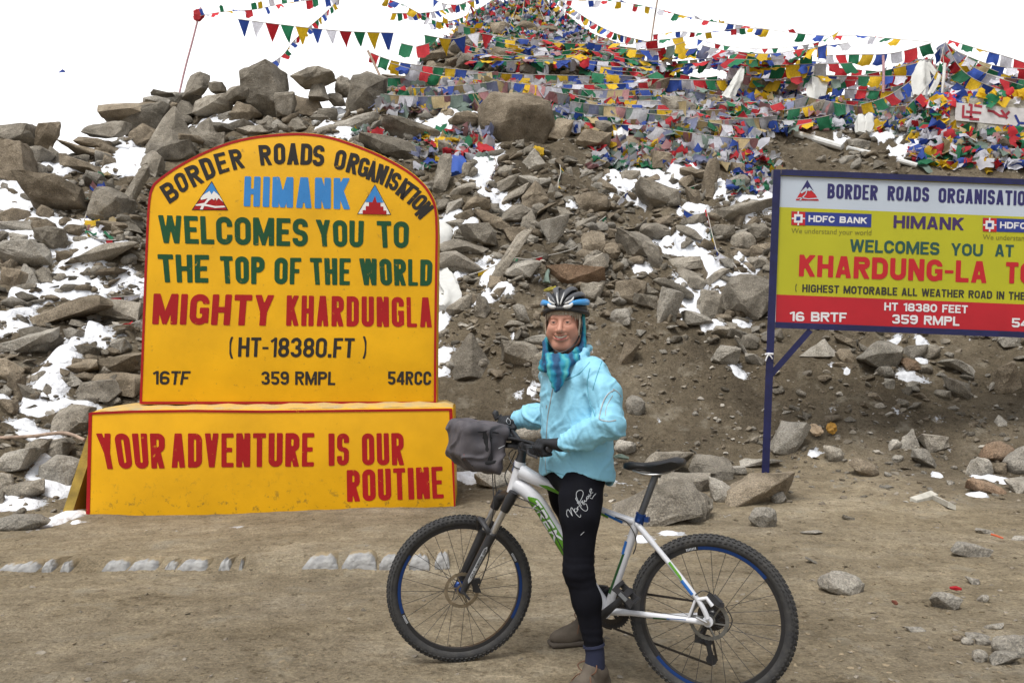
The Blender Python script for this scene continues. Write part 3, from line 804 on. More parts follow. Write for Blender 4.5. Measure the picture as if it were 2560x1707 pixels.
# ------------------------------------------------------------------ painted monument
def glyphs(s, bold, cond):
    """Outline text as a flat mesh: horizontally scaled by cond, then every stroke thickened evenly; in the unit square."""
    c = bpy.data.curves.new("t", 'FONT'); c.body = s; c.size = 1.0; c.resolution_u = 3
    o = bpy.data.objects.new("t", c); C.objects.link(o)
    dg = bpy.context.evaluated_depsgraph_get()
    cv = o.evaluated_get(dg).to_curve(dg).copy()
    for sp in cv.splines:
        for p in sp.bezier_points:
            h1, h2, co = p.handle_left.copy(), p.handle_right.copy(), p.co.copy()
            p.handle_left_type = p.handle_right_type = 'FREE'
            p.co = (co.x * cond, co.y, 0); p.handle_left = (h1.x * cond, h1.y, 0); p.handle_right = (h2.x * cond, h2.y, 0)
        for p in sp.points: p.co.x *= cond
    cv.offset = bold; cv.dimensions = '2D'; cv.fill_mode = 'FRONT'
    o2 = bpy.data.objects.new("t2", cv); C.objects.link(o2)
    dg = bpy.context.evaluated_depsgraph_get()
    me = bpy.data.meshes.new_from_object(o2.evaluated_get(dg))
    vs = [v.co.copy() for v in me.vertices]; fs = [tuple(p.vertices) for p in me.polygons]
    bpy.data.objects.remove(o); bpy.data.objects.remove(o2); bpy.data.meshes.remove(me)
    x0, x1 = min(v.x for v in vs), max(v.x for v in vs); y0, y1 = min(v.y for v in vs), max(v.y for v in vs)
    return [((v.x - x0) / (x1 - x0), (v.y - y0) / (y1 - y0)) for v in vs], fs, (x1 - x0) / (y1 - y0)


def glyph_field(ch, w_, t, X, Y):
    """Signed distance of a sign-painter's capital in a box w_ wide and 1 high, strokes t thick."""
    BIG = np.full(X.shape, 9.0)

    def bar(x0, y0, x1, y1, ext=0.0, th=t):
        d = np.array([x1 - x0, y1 - y0]); L = np.hypot(*d); d = d / L
        px, py = X - x0, Y - y0
        a = px * d[0] + py * d[1]; b_ = -px * d[1] + py * d[0]
        return np.maximum(np.maximum(-a - ext, a - L - ext), np.abs(b_) - th / 2)

    def stem(x, y0=-1, y1=2): return np.maximum(np.abs(X - x) - t / 2, np.maximum(y0 - Y, Y - y1))
    def hb(y, x0=-1, x1=9): return np.maximum(np.abs(Y - y) - th / 2, np.maximum(x0 - X, X - x1))

    def ring(x0, y0, x1, y1, r=None):
        r = min(x1 - x0, y1 - y0) * .48 if r is None else r
        cx, cy, hx, hy = (x0 + x1) / 2, (y0 + y1) / 2, (x1 - x0) / 2 - r, (y1 - y0) / 2 - r
        qx, qy = np.abs(X - cx) - hx, np.abs(Y - cy) - hy
        sd = np.hypot(np.maximum(qx, 0), np.maximum(qy, 0)) + np.minimum(np.maximum(qx, qy), 0) - r
        return np.maximum(sd, -(sd + t))
    def dring(y0, y1, x1=w_): return ring(-3, y0, x1, y1, min(w_ * .5, (y1 - y0) * .46))
    def cut(f, x0, x1, y0, y1): return np.maximum(f, -np.maximum(np.maximum(x0 - X, X - x1), np.maximum(y0 - Y, Y - y1)))
    U = lambda *fs: np.minimum.reduce(fs)
    th = t * .88; h = t / 2; e = w_ - h
    td = t * .95
    D = lambda x0, y0, x1, y1: bar(x0, y0, x1, y1, .5, td)
    if ch == 'A': f = U(D(t * .52, 0, w_ / 2 - t * .12, 1), D(w_ - t * .52, 0, w_ / 2 + t * .12, 1), hb(.27, w_ * .22, w_ * .78))
    elif ch == 'B': f = U(stem(h), dring(.5 - th / 2, 1, w_ * .95), dring(0, .5 + th / 2))
    elif ch == 'C': f = cut(ring(0, 0, w_, 1), w_ * .5, 9, .36, .64)
    elif ch == 'D': f = U(stem(h), dring(0, 1))
    elif ch == 'E': f = U(stem(h), hb(th / 2), hb(.51, 0, w_ * .88), hb(1 - th / 2))
    elif ch == 'F': f = U(stem(h), hb(.5, 0, w_ * .85), hb(1 - th / 2))
    elif ch == 'G': f = U(cut(ring(0, 0, w_, 1), w_ * .5, 9, .47, .68), hb(.47, w_ * .52, w_), stem(e, .06, .5))
    elif ch == 'H': f = U(stem(h), stem(e), hb(.5))
    elif ch == 'I': f = stem(w_ / 2)
    elif ch == 'K': f = U(stem(h), bar(h, .36, e, 1, .5, td), bar(w_ * .42, .58, e + t * .08, 0, .5, td)); f = np.where(X < h, np.minimum(f, stem(h)) * 0 + stem(h), f)
    elif ch == 'L': f = U(stem(h), hb(th / 2))
    elif ch == 'M': f = U(stem(h), stem(e), np.maximum(D(h * 1.1, 1, w_ / 2, .12), X - w_ / 2), np.maximum(D(w_ - h * 1.1, 1, w_ / 2, .12), w_ / 2 - X))
    elif ch == 'N': f = U(stem(h), stem(e), np.maximum(bar(h, 1, e, 0, 0, td * 1.05), BIG * 0 - 9))
    elif ch in 'O0': f = ring(0, 0, w_, 1)
    elif ch == 'P': f = U(stem(h), dring(.42, 1))
    elif ch == 'R': f = U(stem(h), dring(.44, 1), np.maximum(D(w_ * .48, .5, e, 0), Y - .5))
    elif ch == 'S': f = U(cut(ring(0, .5 - th / 2, w_ * .98, 1), w_ * .5, 9, -1, .70), cut(ring(0, 0, w_, .5 + th / 2), -9, w_ * .5, .30, 2))
    elif ch == 'T': f = U(stem(w_ / 2), hb(1 - th / 2))
    elif ch == 'U': f = ring(0, 0, w_, 3, w_ * .46)
    elif ch == 'V': f = U(D(h, 1, w_ / 2, 0), D(e, 1, w_ / 2, 0))
    elif ch == 'W': f = U(D(h * .9, 1, w_ * .27, 0), D(w_ * .27, 0, w_ / 2, .95), D(w_ / 2, .95, w_ * .73, 0), D(w_ * .73, 0, w_ - h * .9, 1))
    elif ch == 'Y': f = U(np.maximum(D(h, 1, w_ / 2, .42), .36 - Y), np.maximum(D(e, 1, w_ / 2, .42), .36 - Y), stem(w_ / 2, -1, .5))
    elif ch == '1': f = U(stem(w_ - h), np.maximum(bar(h * .6, .78, w_ - h, .95, 0, t * .8), X - w_ + h))
    elif ch == '3': f = cut(U(ring(0, .5 - th / 2, w_ * .95, 1), ring(0, 0, w_, .5 + th / 2)), -9, w_ * .42, .27, .73)
    elif ch == '4': f = U(stem(w_ * .74), hb(.28), np.maximum(D(h * .6, .28, w_ * .70, 1), .24 - Y))
    elif ch == '5': f = U(hb(1 - th / 2, h * .5), stem(h * 1.3, .44, 1), cut(ring(0, 0, w_, .62), -9, w_ * .4, .24, .46))
    elif ch == '6': f = U(ring(0, 0, w_, .60), cut(ring(0, 0, w_, 1), w_ * .5, 9, -9, .74))
    elif ch == '9': f = U(ring(0, .40, w_, 1), cut(ring(0, 0, w_, 1), -9, w_ * .5, .26, 9))
    elif ch == '8': f = U(ring(w_ * .03, .5 - th / 2, w_ * .97, 1), ring(0, 0, w_, .5 + th / 2))
    elif ch == '-': f = hb(.46)
    elif ch == '.': f = np.maximum(np.abs(X - w_ / 2) - t * .55, Y - t * 1.1)
    elif ch == '(': f = np.abs(np.hypot(X - 1.3, Y - .5) - 1.3 + t * .2) - t * .42
    elif ch == ')': f = np.abs(np.hypot(X - w_ + 1.3, Y - .5) - 1.3 + t * .2) - t * .42
    else: f = BIG
    return np.maximum(f, np.maximum(np.maximum(-X, X - w_), np.maximum(-Y, Y - 1)))


def contour_fill(f, xs, ys):
    """Filled polygons of f < 0 on a grid; whole cells of a row run together."""
    polys = []
    ins = f < 0
    full = ins[:-1, :-1] & ins[1:, :-1] & ins[:-1, 1:] & ins[1:, 1:]
    anyc = ins[:-1, :-1] | ins[1:, :-1] | ins[:-1, 1:] | ins[1:, 1:]
    for j in range(len(ys) - 1):
        i = 0
        while i < len(xs) - 1:
            if full[j, i]:
                k = i
                while k + 1 < len(xs) - 1 and full[j, k + 1]: k += 1
                polys.append([(xs[i], ys[j]), (xs[k + 1], ys[j]), (xs[k + 1], ys[j + 1]), (xs[i], ys[j + 1])]); i = k + 1
            elif anyc[j, i]:
                c = [(i, j), (i + 1, j), (i + 1, j + 1), (i, j + 1)]; p = []
                for q in range(4):
                    (ia, ja), (ib, jb) = c[q], c[(q + 1) % 4]
                    fa, fb = f[ja, ia], f[jb, ib]
                    if fa < 0: p.append((xs[ia], ys[ja]))
                    if (fa < 0) != (fb < 0):
                        s_ = fa / (fa - fb); p.append((xs[ia] + (xs[ib] - xs[ia]) * s_, ys[ja] + (ys[jb] - ys[ja]) * s_))
                if len(p) > 2: polys.append(p)
                i += 1
            else: i += 1
    return polys


WIDE = {'M': 1.3, 'W': 1.42, 'E': .86, 'F': .84, 'L': .82, 'T': .92, ' ': .55, '(': .45, ')': .45, '-': .55, '1': .62, 'S': .95}


def stroke_text(s, want, t, gap):
    """Letters of s laid out in a box `want` wide and 1 high."""
    fixed = sum(t * 1.12 if c == '.' else t for c in s if c in 'I.')
    n_ = sum(WIDE.get(c, 1.0) for c in s if c not in 'I.')
    wl = (want - fixed - gap * (len(s) - 1)) / max(n_, .01) if n_ else 0
    x = 0; out_ = []
    for c in s:
        w_ = (t if c == 'I' else t * 1.12) if c in 'I.' else WIDE.get(c, 1.0) * wl
        if s == 'I': w_ = want
        if c != ' ':
            nx, ny = max(6, int(w_ / t * 8)), max(10, int(8 / t))
            xs = np.linspace(-1e-4, w_ + 1e-4, nx + 1); ys = np.linspace(-1e-4, 1 + 1e-4, ny + 1)
            X, Y = np.meshgrid(xs, ys)
            for p in contour_fill(glyph_field(c, w_, min(t, w_ * .42) if c not in 'I.' else (w_ if c == 'I' else t), X, Y), xs, ys): out_.append([(x + a, b_) for a, b_ in p])
        x += w_ + gap
    return out_


def text_to(mb, s, quad, plane, bold=0.18, jit=0.0):
    """Letters of s fill quad (TL, TR, BR, BL given as (u, v)) on a plane. bold = stroke / height; 0 = thin printed type."""
    tl, tr, br, bl = [Vector(q) for q in quad]
    wq = ((tr - tl).length + (br - bl).length) / 2; hq = ((bl - tl).length + (br - tr).length) / 2

    def warp(x, y):
        q = (bl * (1 - x) + br * x) * (1 - y) + (tl * (1 - x) + tr * x) * y
        return plane(q.x, q.y)
    if bold == 0:
        pts, fs, _ = glyphs(s, 0.0, 1.0)
        mb.add([warp(*p) for p in pts], fs); return
    want = wq / hq
    for p in stroke_text(s, want, bold, bold * .42):
        mb.add([warp(x / want, y) for x, y in p], [tuple(range(len(p)))])


def poly_to(mb, pts, plane):
    mb.add([plane(*p) for p in pts], [tuple(range(len(pts)))])


def plane_fn(p0, p1, lift=0.0):
    """Upright plane through two ground points; returns (u, v) -> point on it, lifted towards the viewer."""
    p0, p1 = Vector(p0), Vector(p1)
    d = (p1 - p0); d.z = 0
    nrm = Vector((d.y, -d.x, 0)).normalized()
    if nrm.y > 0: nrm = -nrm

    def f(u, v):
        r = Vector(((u - 1280) / F, 1, (VH - v) / F))
        t = (p0 + nrm * lift - CAMP).dot(nrm) / r.dot(nrm)
        return CAMP + r * t
    f.n = nrm
    return f


def paint(name, col, wear=0.0, wcol=(0.1, 0.09, 0.07), low=None, bump=0.12):
    """Hand-painted masonry: slightly uneven coat, chips and stains."""
    m = bpy.data.materials.new(name); m.use_nodes = True
    n, l = m.node_tree.nodes, m.node_tree.links
    b = n["Principled BSDF"]; b.inputs['Roughness'].default_value = 0.5; b.inputs['Specular IOR Level'].default_value = 0.3
    co = n.new("ShaderNodeTexCoord")

    def nz(s, d=6, r=0.6):
        t = n.new("ShaderNodeTexNoise"); t.inputs['Scale'].default_value = s; t.inputs['Detail'].default_value = d; t.inputs['Roughness'].default_value = r
        l.new(co.outputs['Object'], t.inputs['Vector']); return t.outputs['Fac']

    def ramp(f, a, bb):
        r = n.new("ShaderNodeValToRGB"); r.color_ramp.elements[0].position = a[0]; r.color_ramp.elements[0].color = (*a[1], 1)
        r.color_ramp.elements[1].position = bb[0]; r.color_ramp.elements[1].color = (*bb[1], 1)
        l.new(f, r.inputs['Fac']); return r.outputs['Color']
    base = ramp(nz(1.6), (.3, tuple(x * .86 for x in col)), (.7, tuple(min(1, x * 1.08) for x in col)))
    if wear:
        f = ramp(nz(16, 7, .7), (.66 - wear * .16, (0, 0, 0)), (.74 - wear * .12, (1, 1, 1)))
        if low:                                    # stains only in the splash zone near the ground
            z0, z1 = low
            sp = n.new("ShaderNodeSeparateXYZ"); l.new(co.outputs['Object'], sp.inputs[0])
            mr = n.new("ShaderNodeMapRange"); mr.inputs['From Min'].default_value = z1; mr.inputs['From Max'].default_value = z0
            l.new(sp.outputs['Z'], mr.inputs['Value'])
            mm = n.new("ShaderNodeMath"); mm.operation = 'MULTIPLY'; l.new(f, mm.inputs[0]); l.new(mr.outputs[0], mm.inputs[1]); f = mm.outputs[0]
        x = n.new("ShaderNodeMix"); x.data_type = 'RGBA'; l.new(f, x.inputs[0]); l.new(base, x.inputs[6]); x.inputs[7].default_value = (*wcol, 1)
        base = x.outputs[2]
    sp2 = ramp(nz(30, 4, .75), (.26, (.45, .42, .36)), (.32, (1, 1, 1)))
    x = n.new("ShaderNodeMix"); x.data_type = 'RGBA'; x.blend_type = 'MULTIPLY'; x.inputs[0].default_value = 0.8; l.new(base, x.inputs[6]); l.new(sp2, x.inputs[7])
    l.new(x.outputs[2], b.inputs['Base Color'])
    bp = n.new("ShaderNodeBump"); bp.inputs['Strength'].default_value = bump; bp.inputs['Distance'].default_value = 0.02
    l.new(nz(9, 8, .65), bp.inputs['Height']); l.new(bp.outputs[0], b.inputs['Normal'])
    return m


YEL = (0.74, 0.385, 0.003)
M_YEL = paint("yellow_paint", YEL, 0.62, (.085, .075, .03), low=(-.12, .42))
M_YEL2 = paint("yellow_paint_upper", (0.76, 0.405, 0.003), 0.22, (.36, .20, .02))
M_CEM = mat("worn_cement", (.40, .32, .18), .9, var=.25, scale=7, bump=.4, bscale=40, col2=(.62, .38, .06))
M_RED = paint("red_paint", (.36, .006, .008), .12, (.75, .36, .01)); M_GRN = paint("green_paint", (.008, .070, .024), .12, (.75, .4, .01))
M_BLK = paint("black_paint", (.022, .019, .017), .05, (.7, .4, .01)); M_BLU = paint("blue_paint", (.04, .23, .58), .08, (.6, .4, .05)); M_WHT = paint("white_paint", (.78, .76, .74), .05, (.6, .5, .4))


def C3(x, y): return (200 + x / 1.53776, 300 + y / 1.53776)


bL, bR = P(215, 1294, 7.65), P(1137, 1262, 7.80)
pl_b = plane_fn(bL, bR); pl_b3 = plane_fn(bL, bR, 0.003); pl_b5 = plane_fn(bL, bR, 0.0055)
nb = pl_b.n; back = -nb
sL, sR = bL + back * 0.30, bR + back * 0.30
pl_s = plane_fn(sL, sR); pl_s3 = plane_fn(sL, sR, 0.003); pl_s5 = plane_fn(sL, sR, 0.0055)
mon = thing("monument", (-2.35, 7.9, 0.08), "tall yellow painted masonry monument with rounded top, lettered in green, red and black", "monument")


def prism(front, depth, name, mats, parent, bev=0.02, sub=0):
    bm = bmesh.new()
    fv = [bm.verts.new(p) for p in front]; bv = [bm.verts.new(p + back * depth) for p in front]
    n_ = len(front)
    bm.faces.new(fv); bm.faces.new(bv[::-1])
    for i in range(n_): bm.faces.new((fv[(i + 1) % n_], fv[i], bv[i], bv[(i + 1) % n_]))
    bmesh.ops.recalc_face_normals(bm, faces=bm.faces)
    es = [e for e in bm.edges if e.calc_face_angle(0) > math.radians(25)]
    bmesh.ops.bevel(bm, geom=es, offset=bev, segments=3, affect='EDGES', profile=.5)
    for f in bm.faces: f.smooth = True
    for e in bm.edges: e.smooth = e.calc_face_angle(0) < math.radians(30) if len(e.link_faces) == 2 else False
    me = bpy.data.meshes.new(name); bm.to_mesh(me); bm.free()
    return link_mesh(name, me, parent, mats)


# base: front outline follows the photo, sunk a little into the ground, sloping mortar ledge on top
base_px = [C3(36, 1122), C3(300, 1113), C3(700, 1112), C3(1100, 1108), C3(1436, 1104), C3(1443, 1490), C3(1443, 1560), C3(20, 1600), C3(20, 1530)]
prism([pl_b(*p) for p in base_px], 0.95, "base", [M_YEL], mon, 0.025)
ledge = MB()
tl, tr = pl_b(*C3(42, 1121)), pl_b(*C3(1432, 1104))
rows = []
N = 40
for j, (db, dz) in enumerate([(0.012, -0.03), (0.018, 0.004), (0.10, 0.030), (0.28, 0.040), (0.60, 0.045), (0.90, 0.035), (0.945, -0.03)]):
    rows.append([tl.lerp(tr, i / N) + back * db + Vector((0, 0, dz + .006 * math.sin(i * 1.7 + j) + 0.004 * math.sin(i * .6) + (0.0 if 0 < i < N else -0.03))) for i in range(N + 1)])
vs = [p for r in rows for p in r]
fs = [(j * (N + 1) + i, j * (N + 1) + i + 1, (j + 1) * (N + 1) + i + 1, (j + 1) * (N + 1) + i) for j in range(len(rows) - 1) for i in range(N)]
ledge.add(vs, fs)
ledge.build("mortar_ledge", [M_CEM], mon)
out = [C3(*p) for p in [(226, 1094), (236, 820), (246, 560), (252, 420), (256, 345), (262, 290), (272, 258), (290, 233), (360, 182), (450, 132), (550, 90), (650, 64), (760, 51), (860, 48), (960, 61), (1060, 93), (1160, 134), (1260, 190), (1320, 240), (1352, 283), (1370, 325), (1377, 372), (1379, 440), (1376, 640), (1373, 860), (1372, 1094)]]
sm = []
for i in range(len(out)): sm.append(Vector((*out[i], 0)))
arch = [sm[0], sm[1], sm[2], sm[3]] + spline(sm[3:22], 3)[1:] + sm[22:]
outl = [(p.x, p.y) for p in arch]
prism([pl_s(*p) for p in outl], 0.34, "slab", [M_YEL2], mon, 0.02)


def inset(poly, d):
    r = []
    n_ = len(poly)
    for i in range(n_):
        a, b, c = Vector(poly[i - 1]), Vector(poly[i]), Vector(poly[(i + 1) % n_])
        e1, e2 = (b - a).normalized(), (c - b).normalized()
        n1, n2 = Vector((-e1.y, e1.x)), Vector((-e2.y, e2.x))
        m_ = (n1 + n2).normalized(); k = d / max(.4, m_.dot(n1))
        r.append((b.x + m_.x * k, b.y + m_.y * k))
    return r


o1, o2 = inset(outl, 1.8), inset(outl, 8.0)
mb = MB()
n_ = len(outl)
vs = [pl_s3(*p) for p in o1] + [pl_s3(*p) for p in o2]
mb.add(vs, [(i, (i + 1) % n_, n_ + (i + 1) % n_, n_ + i) for i in range(n_)])
mb.build("border_line", [M_RED], mon, smooth=False)
mb = MB()
for a, b, w0, w1 in [((40, 1125), (30, 1530), 13, 15), ((1425, 1112), (1440, 1485), 13, 6)]:
    (x0, y0), (x1, y1) = a, b
    poly_to(mb, [C3(x0 - w0 / 2, y0), C3(x0 + w0 / 2, y0), C3(x1 + w1 / 2, y1), C3(x1 - w1 / 2, y1)], pl_b3)
pts_top = [(40, 1126), (200, 1119), (420, 1116), (700, 1119), (1000, 1116), (1250, 1113), (1430, 1111)]
for i in range(len(pts_top) - 1):
    (x0, y0), (x1, y1) = pts_top[i], pts_top[i + 1]
    poly_to(mb, [C3(x0, y0 - 3), C3(x1, y1 - 3), C3(x1, y1 + 6), C3(x0, y0 + 6)], pl_b5)
mb.build("border_line", [M_RED], mon, smooth=False)


def lettering(items, m, plane, bold):
    for s, q in items:
        mb_ = MB()
        text_to(mb_, s, [C3(*p) for p in q], plane, bold)
        mb_.build("lettering", [m], mon, smooth=False)


def arcq(pts, k, ox, oy):                       # arch letters were measured on enlarged views
    return [((ox + x / k - 200) * 1.53776, (oy + y / k - 300) * 1.53776) for x, y in pts]


KA, KB = 2352 / 380, 2352 / 390
arcl = [("B", [(230, 915), (400, 805), (570, 1060), (395, 1180)]), ("O", [(430, 745), (600, 665), (710, 930), (575, 1030)]), ("R", [(612, 625), (800, 548), (940, 838), (765, 927)]), ("D", [(835, 495), (1010, 440), (1135, 740), (965, 818)]), ("E", [(1068, 410), (1240, 370), (1330, 665), (1165, 722)]), ("R", [(1298, 345), (1480, 318), (1568, 615), (1385, 658)]),
        ("R", [(1765, 268), (1950, 262), (1985, 575), (1805, 584)]), ("O", [(2005, 240), (2180, 238), (2190, 562), (2010, 568)])]
arcl = [(s, arcq(q, KA, 360, 320)) for s, q in arcl]
arcr = [("A", [(10, 230), (140, 230), (168, 555), (-22, 555)]), ("D", [(200, 235), (368, 240), (362, 560), (182, 557)]), ("S", [(385, 262), (560, 262), (540, 580), (362, 575)]),
        ("O", [(735, 325), (895, 345), (845, 645), (680, 618)]), ("R", [(942, 372), (1095, 402), (1030, 712), (862, 662)]), ("G", [(1095, 438), (1250, 470), (1180, 755), (1035, 715)]), ("A", [(1255, 485), (1345, 512), (1315, 830), (1162, 765)]), ("N", [(1375, 535), (1535, 585), (1425, 865), (1310, 815)]), ("I", [(1560, 605), (1605, 625), (1495, 915), (1448, 885)]),
        ("S", [(1600, 652), (1735, 715), (1620, 965), (1500, 905)]), ("A", [(1750, 740), (1830, 780), (1745, 1095), (1605, 985)]), ("T", [(1820, 795), (1985, 915), (1780, 1130), (1625, 1010)]), ("I", [(1970, 930), (2020, 960), (1830, 1165), (1785, 1130)]), ("O", [(2010, 985), (2130, 1060), (1950, 1265), (1835, 1170)]), ("N", [(2125, 1090), (2210, 1200), (1990, 1390), (1900, 1300)])]
arcr = [(s, arcq(q, KB, 720, 320)) for s, q in arcr]
lettering(arcl + arcr, M_BLK, pl_s3, .20)
lettering([("HIMANK", [(633, 217), (1037, 224), (1037, 344), (629, 332)])], M_BLU, pl_s3, .215)
lettering([("WELCOMES", [(300, 366), (878, 380), (875, 487), (308, 473)]), ("YOU", [(905, 383), (1092, 388), (1088, 490), (915, 486)]), ("TO", [(1140, 388), (1266, 391), (1262, 493), (1148, 491)])], M_GRN, pl_s3, .195)
lettering([("THE", [(297, 516), (496, 519), (493, 626), (309, 624)]), ("TOP", [(537, 523), (711, 526), (708, 632), (545, 628)]), ("OF", [(748, 529), (851, 530), (848, 632), (747, 631)]), ("THE", [(883, 530), (1041, 532), (1037, 635), (892, 633)]), ("WORLD", [(1073, 532), (1356, 537), (1352, 638), (1084, 635)])], M_GRN, pl_s3, .195)
lettering([("MIGHTY", [(283, 667), (748, 673), (738, 791), (277, 785)]), ("KHARDUNGLA", [(795, 674), (1351, 682), (1354, 797), (792, 791)])], M_RED, pl_s3, .215)
lettering([("(", [(575, 833), (598, 833), (598, 917), (574, 917)]), ("HT-18380.FT", [(610, 835), (1057, 838), (1052, 914), (607, 910)]), (")", [(1079, 831), (1102, 831), (1100, 917), (1078, 917)])], M_BLK, pl_s3, .17)
lettering([("16TF", [(278, 964), (426, 965), (415, 1018), (279, 1016)]), ("359", [(697, 966), (803, 966), (803, 1018), (697, 1017)]), ("RMPL", [(827, 966), (983, 967), (981, 1019), (827, 1018)]), ("54RCC", [(1183, 966), (1351, 966), (1349, 1019), (1183, 1017)])], M_BLK, pl_s3, .19)
lettering([("YOUR", [(60, 1204), (326, 1204), (326, 1338), (90, 1341)]), ("ADVENTURE", [(350, 1204), (901, 1202), (899, 1331), (351, 1336)]), ("IS", [(955, 1204), (1036, 1204), (1033, 1326), (956, 1329)]), ("OUR", [(1083, 1204), (1243, 1202), (1247, 1326), (1085, 1326)]), ("ROUTINE", [(1025, 1345), (1393, 1331), (1399, 1453), (1027, 1467)])], M_RED, pl_b3, .185)


def emblem(parts, plane, lift_plane):
    for k, (m, polys) in enumerate(parts):
        mb_ = MB()
        for p in polys: poly_to(mb_, p, [plane, lift_plane, lift2][k if k < 3 else 2])
        mb_.build("emblem", [m], mon, smooth=False)


lift2 = plane_fn(sL, sR, 0.008)


def A1(x, y): return (360 + x / KA, 320 + y / KA)
def A2(x, y): return (720 + x / KB, 320 + y / KB)


tri = [A1(735, 1272), A1(1048, 820), A1(1305, 1276)]
tri2 = [A1(760, 1262), A1(1048, 840), A1(1283, 1266)]
emblem([(M_BLK, [tri]), (M_RED, [tri2]),
        (M_BLU, [[A1(918, 1035), A1(1048, 842), A1(1165, 1045), A1(1080, 975), A1(1045, 1030), A1(1015, 975)]]),
        (M_WHT, [[A1(918, 1035), A1(1015, 977), A1(1045, 1032), A1(1080, 977), A1(1165, 1047), A1(1225, 1150), A1(1150, 1085), A1(1125, 1125), A1(1100, 1080), A1(1085, 1120), A1(1050, 1095), A1(1000, 1130), A1(960, 1175), A1(930, 1165), A1(985, 1090), A1(925, 1105), A1(880, 1115), A1(876, 1085)],
                 [A1(800, 1185), A1(930, 1160), A1(960, 1180), A1(1100, 1210), A1(1240, 1205), A1(1262, 1228), A1(1100, 1240), A1(985, 1215), A1(930, 1210), A1(910, 1262), A1(865, 1262), A1(890, 1205), A1(800, 1205)]])], pl_s3, pl_s5)
t2 = [A2(1042, 1300), A2(1310, 848), A2(1558, 1310)]
emblem([(M_BLK, [t2]), (M_WHT, [[A2(1058, 1292), A2(1310, 868), A2(1540, 1302)]]),
        (M_BLU, [[A2(1165, 1115), A2(1310, 868), A2(1442, 1125), A2(1340, 1125), A2(1312, 1020), A2(1272, 1120)]]),
        (M_RED, [[A2(1125, 1298), A2(1125, 1240), A2(1172, 1240), A2(1172, 1180), A2(1220, 1180), A2(1220, 1122), A2(1272, 1122), A2(1312, 1022), A2(1340, 1127), A2(1395, 1127), A2(1395, 1186), A2(1438, 1186), A2(1438, 1246), A2(1484, 1246), A2(1484, 1306)]])], pl_s3, pl_s5)

# board leaning on the monument's left end
M_BOARD = mat("board_edge", (.30, .20, .03), .8, var=.4, scale=6, bump=.3); M_BOARD_D = mat("board_face", (.16, .085, .012), .7, var=.3, scale=5, bump=.2)
bt = thing("leaning_board", P(170, 1300, 7.95), "dark yellow edged board leaning against the left end of the monument base", "board")
mb = MB()
q = [P(150, 1300, 7.62), P(222, 1078, 7.86), P(222, 1078, 7.86) + Vector((0, .75, 0)), P(150, 1300, 7.62) + Vector((0, .75, 0))]
th = Vector((0.085, 0, -0.012))
mb.add(q + [p + th for p in q], [(0, 1, 2, 3), (7, 6, 5, 4), (0, 4, 5, 1), (1, 5, 6, 2), (2, 6, 7, 3), (3, 7, 4, 0)])
mb.m = [1, 1, 0, 0, 0, 0]
mb.build("panel", [M_BOARD, M_BOARD_D], bt, smooth=False)

# ------------------------------------------------------------------ bank's tin sign on a blue frame
M_NAVY = mat("navy_enamel", (.008, .010, .065), .45, var=.25, scale=12, bump=.05)
M_SW = mat("vinyl_white", (.46, .52, .60), .45, var=.05, scale=2); M_SY = mat("vinyl_yellow", (.42, .41, .010), .45, var=.06, scale=2); M_SR = mat("vinyl_red", (.42, .008, .018), .45, var=.10, scale=3)
M_TXN = mat("ink_navy", (.02, .017, .11), .5); M_TXG = mat("ink_green", (.014, .07, .06), .5); M_TXR = mat("ink_red", (.45, .008, .014), .5); M_TXB = mat("ink_dark", (.03, .028, .02), .5); M_TXW = mat("ink_white", (.68, .68, .70), .5); M_LBL = mat("ink_blue", (.018, .035, .22), .5); M_OLV = mat("ink_olive", (.16, .15, .015), .5); M_PURP = mat("ink_purple", (.045, .02, .10), .5)
YS = 9.5
zb = float(ground.data.vertices[0].co.z)
pb = hit(1914, 1178)
YS = pb.y
sg = thing("bank_sign", pb, "large yellow, white and red tin sign board on a navy blue post frame", "sign")


def SP(d):
    return lambda u, v: P(u, v, YS - d)


def C4(x, y): return (1880 + x / 1.74265, 400 + y / 1.74265)


def S_(a, b):  # sign coordinates: a along 0..1 (left to right edge), b down 0..1
    tl_, bl_ = Vector((1947, 434)), Vector((1938, 806))
    ex = Vector((775, 31))
    q = tl_ + (bl_ - tl_) * b + ex * a
    return (q.x, q.y)


def quadbox(mb_, a, b, wd, d0, d1):
    """Bar between photo points a and b, wd photo pixels wide, from d0 to d1 in front of the sign plane."""
    a, b = Vector(a), Vector(b); n2 = (b - a).normalized(); n2 = Vector((-n2.y, n2.x)) * wd / 2
    c = [a + n2, b + n2, b - n2, a - n2]
    vs_ = [SP(d1)(*p) for p in c] + [SP(d0)(*p) for p in c]
    mb_.add(vs_, [(3, 2, 1, 0), (4, 5, 6, 7), (0, 1, 5, 4), (1, 2, 6, 5), (2, 3, 7, 6), (3, 0, 4, 7)])


def post(top, bot):
    mb_ = MB(); quadbox(mb_, top, bot, 19, -.03, .045); return mb_.build("post", [M_NAVY], sg, smooth=False)


